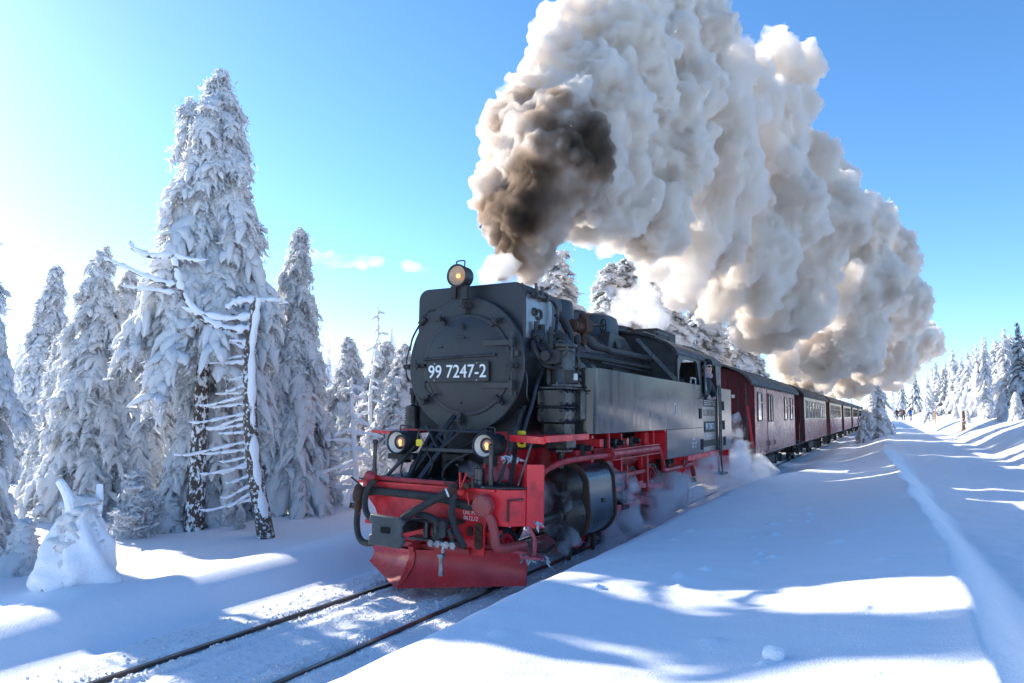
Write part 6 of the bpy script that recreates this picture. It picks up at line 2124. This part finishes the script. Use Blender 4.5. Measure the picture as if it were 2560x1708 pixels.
def puff_mesh(name, balls, seed, sub1, sub2, voxel, r1=(0.18, 0.68), r2=(0.10, 0.24)):
    """billowing mass: big balls carry smaller ones, fused into one skin"""
    rs = np.random.RandomState(seed)
    C = [np.array(b, float) for b in balls]
    allb = list(C)
    for b in C:
        for k in range(sub1):
            d = rs.randn(3); d /= np.linalg.norm(d)
            r = b[3] * rs.uniform(*r1)
            c = b[:3] + d * (b[3] * 1.02 - r * 0.35)
            c = np.append(c, r)
            allb.append(c)
            for j in range(sub2):
                e = rs.randn(3); e /= np.linalg.norm(e)
                if e @ d < -0.1:
                    e = -e
                r_ = r * rs.uniform(0.28, 0.5)
                allb.append(np.append(c[:3] + e * (r * 1.0 - r_ * 0.3), r_))
    allb = np.array(allb)
    # unit ico sphere
    import bmesh
    bm = bmesh.new()
    bmesh.ops.create_icosphere(bm, subdivisions=2, radius=1)
    SV = np.array([v.co[:] for v in bm.verts]); SF = np.array([[v.index for v in f.verts] for f in bm.faces])
    bm.free()
    V = (SV[None] * allb[:, None, 3:4] + allb[:, None, :3]).reshape(-1, 3)
    F = (SF[None] + (np.arange(len(allb)) * len(SV))[:, None, None]).reshape(-1, 3)
    return np_mesh(name, V, F, None)


def tex(name, kind, size, **kw):
    t = bpy.data.textures.new(name, kind)
    t.noise_scale = size
    for k, v in kw.items():
        setattr(t, k, v)
    return t


vor_big = tex('billow_big', 'VORONOI', 0.55)
vor_small = tex('billow_small', 'VORONOI', 0.22)
cl_fine = tex('billow_fine', 'CLOUDS', 0.10, noise_depth=4)
cl_mid = tex('billow_mid', 'CLOUDS', 0.5, noise_depth=3)


def smoke(name, parent, balls, m_, seed, voxel, sub1=16, sub2=7, disp=(0.10, 0.06, 0.05)):
    me = puff_mesh(name, balls, seed, sub1, sub2, voxel)
    me.materials.clear()
    me.materials.append(m_)
    o = link(name, me, parent)
    rm = o.modifiers.new('fuse', 'REMESH')
    rm.mode = 'VOXEL'
    rm.voxel_size = voxel
    for tx, s in zip((vor_big, vor_small, cl_fine), disp):
        d = o.modifiers.new('billow', 'DISPLACE')
        d.texture = tx
        d.texture_coords = 'GLOBAL'
        d.strength = -s * 2 if tx is not cl_fine else s * 2
        d.mid_level = 0.35 if tx is not cl_fine else 0.5
    return o


plume = thing('smoke_plume', (0, 0, 0), 'huge billowing plume of white steam and brown soot pouring from the locomotive chimney', 'smoke plume')
near = [b[:3] + (b[3] * 0.88,) for b in PLUME if b[1] < 8.5] + [b[:3] + (b[3] * 0.95,) for b in SOOT]
PLUME += [(-0.19, 10.05, 4.98, 0.59), (-0.15, 7.78, 5.03, 0.40), (0.0, 13.61, 4.80, 0.61), (0.01, 19.37, 4.61, 0.76), (-0.15, 6.07, 4.96, 0.29), (0.42, 24.22, 4.25, 0.73), (0.85, 32.54, 3.71, 0.80)]
far_ = [b[:3] + (b[3] * 0.86,) for b in PLUME if b[1] >= 7.5]


def mixed_smoke(name, density, soot, n_scale, tint=0.5, step=0.5):
    """smoke whose soot content varies from place to place: thick and black over the chimney, thinning into white steam"""
    m_ = smoke_mat(name, density, (1, 1, 1))
    t = m_.node_tree
    v = [n for n in t.nodes if n.type == 'PRINCIPLED_VOLUME'][0]
    tc = t.nodes.new('ShaderNodeTexCoord')
    def mth(op, a, b=None, c=None):
        n = t.nodes.new('ShaderNodeMath')
        n.operation = op
        for i_, x in enumerate((a, b, c)):
            if x is None:
                continue
            if hasattr(x, 'is_output'):
                t.links.new(x, n.inputs[i_])
            else:
                n.inputs[i_].default_value = x
        return n.outputs[0]
    def noise(s, d):
        n = t.nodes.new('ShaderNodeTexNoise')
        n.inputs['Scale'].default_value = s
        n.inputs['Detail'].default_value = d
        n.inputs['Distortion'].default_value = 0.6
        t.links.new(tc.outputs['Object'], n.inputs['Vector'])
        return n.outputs['Fac']
    field = None
    for x, y, z, r in soot:
        d = t.nodes.new('ShaderNodeVectorMath')
        d.operation = 'DISTANCE'
        t.links.new(tc.outputs['Object'], d.inputs[0])
        d.inputs[1].default_value = (x, y, z)
        f = mth('SUBTRACT', 1.0, mth('DIVIDE', d.outputs['Value'], r))
        field = f if field is None else mth('MAXIMUM', field, f)
    nz = noise(n_scale, 6)
    amt = mth('MULTIPLY', mth('SUBTRACT', nz, 0.5), 2.6)
    if field is not None:
        amt = mth('ADD', mth('MULTIPLY', mth('MAXIMUM', field, -0.30), 0.92), mth('ADD', mth('MULTIPLY', amt, 1.0), 0.03))
    else:
        amt = mth('SUBTRACT', amt, 0.15)
    rp = t.nodes.new('ShaderNodeValToRGB')
    e = rp.color_ramp.elements
    e[0].position, e[0].color = 0.0, (0.955, 0.915, 0.87, 1)
    e[1].position, e[1].color = 1.0, (0.22, 0.17, 0.135, 1)
    k = rp.color_ramp.elements.new(0.30); k.color = (0.88, 0.825, 0.775, 1)
    k = rp.color_ramp.elements.new(0.60); k.color = (0.60, 0.48, 0.38, 1)
    sc_ = mth('MULTIPLY', amt, tint)
    t.links.new(sc_, rp.inputs['Fac'])
    t.links.new(rp.outputs['Color'], v.inputs['Color'])
    dn = noise(n_scale * 2.3, 5)
    mr = t.nodes.new('ShaderNodeMapRange')
    mr.interpolation_type = 'SMOOTHSTEP'
    mr.inputs['From Min'].default_value = 0.36
    mr.inputs['From Max'].default_value = 0.54
    mr.inputs['To Min'].default_value = density * 0.10
    mr.inputs['To Max'].default_value = density
    t.links.new(dn, mr.inputs['Value'])
    t.links.new(mr.outputs[0], v.inputs['Density'])
    m_.cycles.volume_step_rate = step
    return m_


SPOTS = [(-0.25, 2.0, 3.85, 1.35), (-0.2, 1.85, 4.4, 1.5), (-0.1, 1.7, 3.75, 1.25), (-0.05, 1.5, 4.3, 1.55), (0.15, 1.2, 5.0, 1.85), (0.6, 1.5, 5.5, 1.95), (-0.15, 1.2, 5.9, 1.5), (0.9, 1.9, 5.1, 1.8)]
smoke('white_smoke', plume, near, mixed_smoke('chimney_smoke', 14.0, SPOTS, 1.1, 1.0, 0.4), 1, 0.055, sub1=26, sub2=9, disp=(0.09, 0.065, 0.06))
smoke('drifting_smoke', plume, far_, mixed_smoke('drifting_smoke', 7.5, [], 0.42, 0.75, 0.4), 4, 0.115, sub1=28, sub2=10, disp=(0.13, 0.09, 0.12))
smoke('steam_puff', plume, STEAM, smoke_mat('steam_puff', 4.0, (0.985, 0.98, 0.98)), 3, 0.03, sub1=22, sub2=6, disp=(0.03, 0.025, 0.02))


def wisp_mat(name, dens, scale, lo, hi, color=(0.96, 0.97, 0.99), stretch=(1, 1, 1)):
    m_ = bpy.data.materials.new(name)
    m_.use_nodes = True
    t = m_.node_tree
    t.nodes.clear()
    out = t.nodes.new('ShaderNodeOutputMaterial')
    v = t.nodes.new('ShaderNodeVolumePrincipled')
    v.inputs['Color'].default_value = (*color, 1)
    v.inputs['Anisotropy'].default_value = 0.2
    tc = t.nodes.new('ShaderNodeTexCoord')
    mp = t.nodes.new('ShaderNodeMapping')
    mp.inputs['Scale'].default_value = stretch
    t.links.new(tc.outputs['Object'], mp.inputs[0])
    n = t.nodes.new('ShaderNodeTexNoise')
    n.inputs['Scale'].default_value = scale
    n.inputs['Detail'].default_value = 5
    n.inputs['Roughness'].default_value = 0.6
    n.inputs['Distortion'].default_value = 0.4
    t.links.new(mp.outputs[0], n.inputs['Vector'])
    mr = t.nodes.new('ShaderNodeMapRange')
    mr.interpolation_type = 'SMOOTHSTEP'
    mr.inputs['From Min'].default_value = lo
    mr.inputs['From Max'].default_value = hi
    mr.inputs['To Max'].default_value = dens
    t.links.new(n.outputs['Fac'], mr.inputs['Value'])
    t.links.new(mr.outputs[0], v.inputs['Density'])
    t.links.new(v.outputs[0], out.inputs['Volume'])
    return m_


wl = wisp_mat('low_steam', 7.0, 2.1, 0.42, 0.74, stretch=(1, 0.6, 1))
ws = wisp_mat('small_steam', 7.0, 4.5, 0.40, 0.70)
def wisp(name, balls, m_, seed, voxel, label):
    o = smoke(name, None, balls, m_, seed, voxel, sub1=10, sub2=3, disp=(0.03, 0.03, 0.02))
    return tag(o, label, 'steam')
wisp('steam_cloud', [(0.96, 2.62, 0.34, 0.32), (1.03, 3.79, 0.45, 0.42), (1.04, 1.89, 0.20, 0.24), (1.0, 5.0, 0.45, 0.48), (1.2, 6.4, 0.5, 0.5), (1.3, 7.8, 0.55, 0.52), (1.3, 9.02, 0.6, 0.55), (1.25, 10.6, 0.6, 0.5), (1.24, 11.36, 0.46, 0.40), (1.3, 12.6, 0.35, 0.35)], wl, 21, 0.07, 'low drift of steam hugging the wheels along the near side of the locomotive')
wisp('steam_wisp', [(0.78, 0.45, 0.98, 0.16), (0.9, 0.40, 0.62, 0.17), (1.05, 0.42, 0.46, 0.18), (0.98, 0.48, 0.80, 0.15)], ws, 22, 0.04, 'thin steam curling in front of the cylinder cover')
wisp('steam_wisp', [(1.05, 1.72, 1.12, 0.13), (1.12, 1.85, 0.98, 0.17), (1.15, 2.05, 0.85, 0.17), (1.1, 1.7, 0.86, 0.12), (1.18, 2.3, 0.90, 0.14)], ws, 23, 0.04, 'thin steam rising behind the cylinder by the rods')
wisp('steam_wisp', [(0.41, -0.35, 1.20, 0.11), (0.30, -0.3, 1.26, 0.10), (0.56, -0.38, 1.16, 0.12), (0.72, -0.36, 1.20, 0.13), (0.18, -0.3, 1.22, 0.07)], ws, 24, 0.03, 'white steam spreading over the front deck behind the lever')
wisp('steam_wisp', [(1.05, 10.5, 1.0, 0.25), (1.0, 10.5, 1.35, 0.2), (0.98, 10.49, 1.72, 0.16), (1.05, 10.6, 0.75, 0.28)], ws, 25, 0.05, 'steam climbing between the coal bunker and the luggage van')
wisp('steam_wisp', [(-0.35, 7.76, 4.27, 0.42), (-0.52, 7.11, 4.05, 0.40), (-0.34, 8.36, 4.0, 0.38), (-0.52, 6.58, 3.75, 0.28), (0.0, 7.3, 3.75, 0.35)], wisp_mat('valve_steam', 2.2, 2.2, 0.34, 0.7), 26, 0.07, 'pale steam blowing off above the cab roof in front of the spruces')

# thin clouds far off in the sky
cm = wisp_mat('thin_cloud', 0.05, 0.022, 0.38, 0.74, color=(1, 1, 1), stretch=(0.6, 0.6, 1.5))
def cloud(c, ax, label):
    rs = np.random.RandomState(int(abs(c[0])))
    balls = []
    for k in range(14):
        t = rs.uniform(-1, 1)
        balls.append((c[0] + t * ax * 1.0, c[1] + t * ax * 0.6 + rs.uniform(-15, 15), c[2] - t * ax * 0.16 + rs.uniform(-4, 4), ax * 0.13 * (1.1 - abs(t)) + 5))
    me = puff_mesh('cloud', balls, 3, 6, 2, 1)
    me.materials.clear()
    me.materials.append(cm)
    o = link('cloud', me)
    rm = o.modifiers.new('fuse', 'REMESH')
    rm.mode = 'VOXEL'
    rm.voxel_size = 5
    tag(o, label, 'cloud')
cloud((-930, 1164, 317), 80, 'small bright cloud streak left of the top lamp')
cloud((-1045, 1100, 327), 85, 'fainter cloud wisp beside the second tallest spruce')
# ================================================================== people and small things by the path
skin_m = mat('skin', (0.62, 0.36, 0.27), 0.55)
coat_dark = mat('coat_dark_navy', (0.012, 0.014, 0.022), 0.75, bump=0.3, bscale=60)
knit_black = mat('knitted_black', (0.012, 0.012, 0.013), 0.9, bump=0.6, bscale=120)
scarf_m = mat('checked_scarf', (0.42, 0.40, 0.42), 0.85, var=(0.30, 0.05, 0.07), vscale=25)
trousers_m = mat('dark_trousers', (0.02, 0.02, 0.026), 0.8)
lens_m = mat('dark_lenses', (0.01, 0.01, 0.012), 0.1, spec=0.8)
boot_m = mat('boots', (0.02, 0.015, 0.012), 0.7)


def skinned(name, verts, edges, radii, m_, parent, sub=2, root=0):
    me = bpy.data.meshes.new(name)
    org = origin_of(parent)
    me.from_pydata([tuple(Vector(v)) for v in verts], edges, [])
    me.materials.append(m_)
    o = link(name, me, parent)
    sk = o.modifiers.new('skin', 'SKIN')
    sk.use_smooth_shade = True
    for i, r in enumerate(radii):
        d = me.skin_vertices[0].data[i]
        d.radius = (r, r) if not hasattr(r, '__len__') else r
        d.use_root = (i == root)
    ss = o.modifiers.new('sub', 'SUBSURF')
    ss.levels = ss.render_levels = sub
    return o


def head_mesh(c, s, face, skin):
    """a head with brow, nose, mouth and ears looking along face (unit xy)"""
    mb = MB()
    fx, fy = face
    sx, sy = -fy, fx
    def q(a, b, h):      # a sideways, b forward, h up
        return (c[0] + (sx * a + fx * b) * s, c[1] + (sy * a + fy * b) * s, c[2] + h * s)
    rg = []
    prof = [(-1.12, 0.34, 0.34, 0.20), (-1.0, 0.46, 0.50, 0.14), (-0.78, 0.60, 0.70, 0.08), (-0.45, 0.70, 0.80, 0.02), (-0.1, 0.75, 0.86, 0), (0.25, 0.78, 0.92, -0.02), (0.6, 0.72, 0.86, -0.06), (0.88, 0.50, 0.62, -0.08), (1.02, 0.12, 0.16, -0.08)]
    for h, w, d, sh in prof:
        rg.append([q(w * math.cos(2 * math.pi * k / 16), d * math.sin(2 * math.pi * k / 16) + sh, h) for k in range(16)])
    mb.rings(rg)
    mb.rings([[q(a, b, h) for a, b, h in ((-0.07, 0.80, 0.12), (0.07, 0.80, 0.12), (0.06, 0.84, 0.05), (-0.06, 0.84, 0.05))],
              [q(a, b, h) for a, b, h in ((-0.13, 0.78, -0.22), (0.13, 0.78, -0.22), (0.09, 1.02, -0.20), (-0.09, 1.02, -0.20))]])
    for a in (-0.80, 0.80):
        mb.ball(q(a, -0.05, -0.05), (0.14 * s, 0.14 * s, 0.24 * s), 8)
    return mb, q


def driver():
    t = thing('person', (1.18, 6.20, 1.90), 'train driver in black knit cap and dark coat leaning out of the cab window', 'person')
    V = [(0.0, 0.05, 0.14), (0.08, 0.0, 0.32), (0.18, -0.02, 0.50), (0.24, -0.02, 0.62), (0.25, -0.03, 0.70),
         (0.20, 0.17, 0.50), (0.30, 0.24, 0.30), (0.34, 0.10, 0.24), (0.10, -0.18, 0.46), (0.14, -0.24, 0.28), (0.18, -0.16, 0.22)]
    E = [(0, 1), (1, 2), (2, 3), (3, 4), (2, 5), (5, 6), (6, 7), (2, 8), (8, 9), (9, 10)]
    skinned('body', V, E, [0.17, 0.19, 0.155, 0.075, 0.07, 0.095, 0.07, 0.045, 0.095, 0.07, 0.045], coat_dark, t)
    f = Vector((0.80, -0.60)).normalized()
    mb, q = head_mesh((1.435, 6.165, 2.682), 0.102, (f.x, f.y), skin_m)
    P('head', mb, skin_m, t, ang=60)
    mb = MB()
    mb.lathe((1.425, 6.178, 2.735), (0.0, 0.03, 1.0), [(-0.01, 0.094), (0.03, 0.096), (0.07, 0.085), (0.10, 0.055), (0.115, 0.0)], 16)
    mb.lathe((1.425, 6.178, 2.722), (0.0, 0.03, 1.0), [(0, 0.097), (0.0, 0.102), (0.035, 0.102), (0.035, 0.095)], 16)
    P('knit_cap', mb, knit_black, t, ang=60)
    mb = MB()
    for a in (-0.34, 0.34):
        mb.ball(q(a, 0.86, 0.12), (0.026, 0.026, 0.018), 8)
    mb.tube([q(-0.8, 0.1, 0.15), q(-0.62, 0.75, 0.15), q(0, 0.95, 0.15), q(0.62, 0.75, 0.15), q(0.8, 0.1, 0.15)], 0.004, 6, 3)
    P('glasses', mb, lens_m, t)
    mb = MB()
    mb.tube([q(-0.22, 0.80, -0.52), q(0, 0.87, -0.50), q(0.22, 0.80, -0.52)], 0.007, 6, 2)
    P('mouth', mb, mat('lips', (0.40, 0.14, 0.12), 0.5), t)
    mb = MB()
    mb.lathe((1.40, 6.185, 2.50), (0.1, 0, 1), [(0, 0.11), (0.03, 0.125), (0.08, 0.11), (0.10, 0.085)], 16)
    P('scarf', mb, scarf_m, t)
    # hand on the sill
    mb = MB()
    mb.ball((1.52, 6.29, 2.13), (0.035, 0.045, 0.022), 10)
    for k, (dx, l_) in enumerate(((-0.024, 0.058), (-0.008, 0.066), (0.008, 0.064), (0.024, 0.052))):
        b = Vector((1.52 + dx, 6.26, 2.13))
        mb.tube([b, b + Vector((0.004, -l_ * 0.6, 0.004)), b + Vector((0.008, -l_, -0.018))], 0.0085, 6, 3)
    mb.tube([(1.49, 6.29, 2.13), (1.47, 6.265, 2.125), (1.468, 6.24, 2.115)], 0.009, 6, 3)
    P('hand', mb, skin_m, t)
    t.location.x -= 0.10
driver()


def mate():
    t = thing('person', (0.95, 5.0, 1.90), 'fireman in dark clothes dimly seen inside the cab', 'person')
    V = [(0, 0, 0), (0, 0, 0.3), (0, 0, 0.5), (0, -0.01, 0.62), (0, -0.02, 0.70), (0.2, 0, 0.47), (0.26, -0.05, 0.2), (-0.2, 0, 0.47), (-0.26, -0.05, 0.2)]
    E = [(0, 1), (1, 2), (2, 3), (3, 4), (2, 5), (5, 6), (2, 7), (7, 8)]
    skinned('body', V, E, [0.15, 0.17, 0.14, 0.06, 0.065, 0.075, 0.05, 0.075, 0.05], coat_dark, t)
    mb, q = head_mesh((0.95, 4.97, 2.56), 0.098, (0.55, -0.83), skin_m)
    P('head', mb, skin_m, t, ang=60)
    P('cap', MB().lathe((0.95, 4.98, 2.60), (0, 0, 1), [(0, 0.097), (0.05, 0.09), (0.085, 0.05), (0.095, 0)], 14), knit_black, t)
mate()


def walker(x, y, rz, label, coat_m, hat, arms='down', bag=False):
    t = thing('person', (x, y, gz(x, y)), label, 'person', 'walkers on the snowy path', rz)
    V = [(0, 0, 0.92), (0, 0.0, 1.15), (0, 0.01, 1.38), (0, 0.0, 1.50), (0, 0.0, 1.60),
         (0.10, 0, 0.86), (0.11, 0.06, 0.48), (0.11, 0.02, 0.08), (0.11, 0.16, 0.04),
         (-0.10, 0, 0.86), (-0.11, -0.04, 0.48), (-0.11, -0.14, 0.10), (-0.11, 0.0, 0.05),
         (0.20, 0, 1.36), (0.27, -0.03, 1.08), (0.26, 0.08, 0.86), (-0.20, 0, 1.36), (-0.27, -0.03, 1.08), (-0.26, 0.08, 0.86)]
    if arms == 'up':
        V[14], V[15], V[17], V[18] = (0.30, 0.05, 1.16), (0.12, 0.16, 1.50), (-0.30, 0.05, 1.16), (-0.12, 0.16, 1.50)
    E = [(0, 1), (1, 2), (2, 3), (3, 4), (0, 5), (5, 6), (6, 7), (7, 8), (0, 9), (9, 10), (10, 11), (11, 12), (2, 13), (13, 14), (14, 15), (2, 16), (16, 17), (17, 18)]
    skinned('body', V, E, [0.14, 0.14, 0.15, 0.06, 0.09, 0.095, 0.07, 0.05, 0.05, 0.095, 0.07, 0.05, 0.05, 0.07, 0.05, 0.04, 0.07, 0.05, 0.04], trousers_m, t, 1)
    C = [0, 1, 2, 13, 14, 15, 16, 17, 18]
    cv = [V[i] for i in C]
    cv[0] = (0, 0, 0.80)
    skinned('coat', cv, [(0, 1), (1, 2), (2, 3), (3, 4), (4, 5), (2, 6), (6, 7), (7, 8)], [0.19, 0.175, 0.17, 0.085, 0.068, 0.05, 0.085, 0.068, 0.05], coat_m, t, 1)
    org = origin_of(t)
    mb, q = head_mesh((org.x, org.y, org.z + 1.66), 0.10, (0, 1), skin_m)
    P('head', mb, skin_m, t, ang=60)
    P('hat', MB().lathe((org.x, org.y - 0.01, org.z + 1.68), (0, 0, 1), [(-0.02, 0.095), (0.04, 0.1), (0.09, 0.07), (0.11, 0)], 12), hat, t)
    if bag:
        P('bag', MB().box(org.x + 0.24, org.x + 0.36, org.y - 0.02, org.y + 0.2, org.z + 0.52, org.z + 0.80, c=0.03), trousers_m, t)
blue = mat('coat_blue', (0.02, 0.09, 0.42), 0.7)
brown = mat('coat_brown', (0.14, 0.075, 0.06), 0.8)
dred = mat('coat_dark_red', (0.11, 0.035, 0.045), 0.8)
fur = mat('hat_brown', (0.12, 0.07, 0.05), 0.9)
walker(5.85, 108.0, 2.9, 'walker in a brown coat with a bag, in the middle of the three', brown, fur, bag=True)
walker(5.05, 108.6, 3.2, 'walker in a dark red jacket, partly hidden by the lone spruce', dred, knit_black)
walker(6.75, 107.5, 0.4, 'walker in a bright blue jacket holding up a camera', blue, knit_black, arms='up')

orange = mat('marker_orange', (0.70, 0.36, 0.10), 0.6)
brownpole = mat('stump_brown', (0.16, 0.09, 0.05), 0.85, var=(0.8, 0.8, 0.83), vscale=9, thresh=(0.55, 0.62))
x, y = at_dir(2143, 68)
t = thing('marker_post', (x, y, gz(x, y)), 'thin orange marker post beside the path', 'post', 'orange marker posts')
P('post', MB().box(x - 0.06, x + 0.06, y - 0.06, y + 0.06, gz(x, y) - 0.2, gz(x, y) + 1.25), orange, t)
P('snow_cap', MB().ball((x, y, gz(x, y) + 1.27), (0.09, 0.09, 0.06), 8), pure_snow_m, t)
x, y = at_dir(2104, 120)
t = thing('marker_post', (x, y, gz(x, y)), 'distant orange marker post near the walkers', 'post', 'orange marker posts')
P('post', MB().box(x - 0.06, x + 0.06, y - 0.06, y + 0.06, gz(x, y) - 0.2, gz(x, y) + 1.5), orange, t)
P('snow_cap', MB().ball((x, y, gz(x, y) + 1.52), (0.09, 0.09, 0.06), 8), pure_snow_m, t)
x, y = at_dir(2206, 42)
t = thing('tree_stump', (x, y, gz(x, y)), 'tall broken stump with a snow cap on the right slope', 'stump')
g = gz(x, y)
P('stump', MB().lathe((x, y, g - 0.2), (0.03, 0, 1), [(0, 0.13), (0.4, 0.11), (1.2, 0.09), (1.45, 0.07), (1.5, 0.0)], 12), brownpole, t)
P('snow_cap', MB().ball((x - 0.03, y, g + 1.30), (0.16, 0.14, 0.16), 10), pure_snow_m, t)
# lumps of snow lying on the bank
rs = np.random.RandomState(14)
def lump(x, y, r, label):
    mb = MB()
    n = 14
    rg = []
    for i in range(8):
        a = math.pi * i / 7
        rg.append([(x + r * max(math.sin(a), 0.01) * math.cos(2 * math.pi * k / n) * (1 + 0.15 * math.sin(k * 2.1 + i)), y + r * max(math.sin(a), 0.01) * math.sin(2 * math.pi * k / n) * (1 + 0.12 * math.cos(k * 1.7)), gz(x, y) + r * 0.45 - r * 0.8 * math.cos(a)) for k in range(n)])
    mb.rings(rg)
    o = mb.build('snow_lump', pure_snow_m, None, ang=80)
    tag(o, label, 'snow lump')
lump(3.72, -3.02, 0.055, 'snowball sized lump standing at the edge of the lit snow')
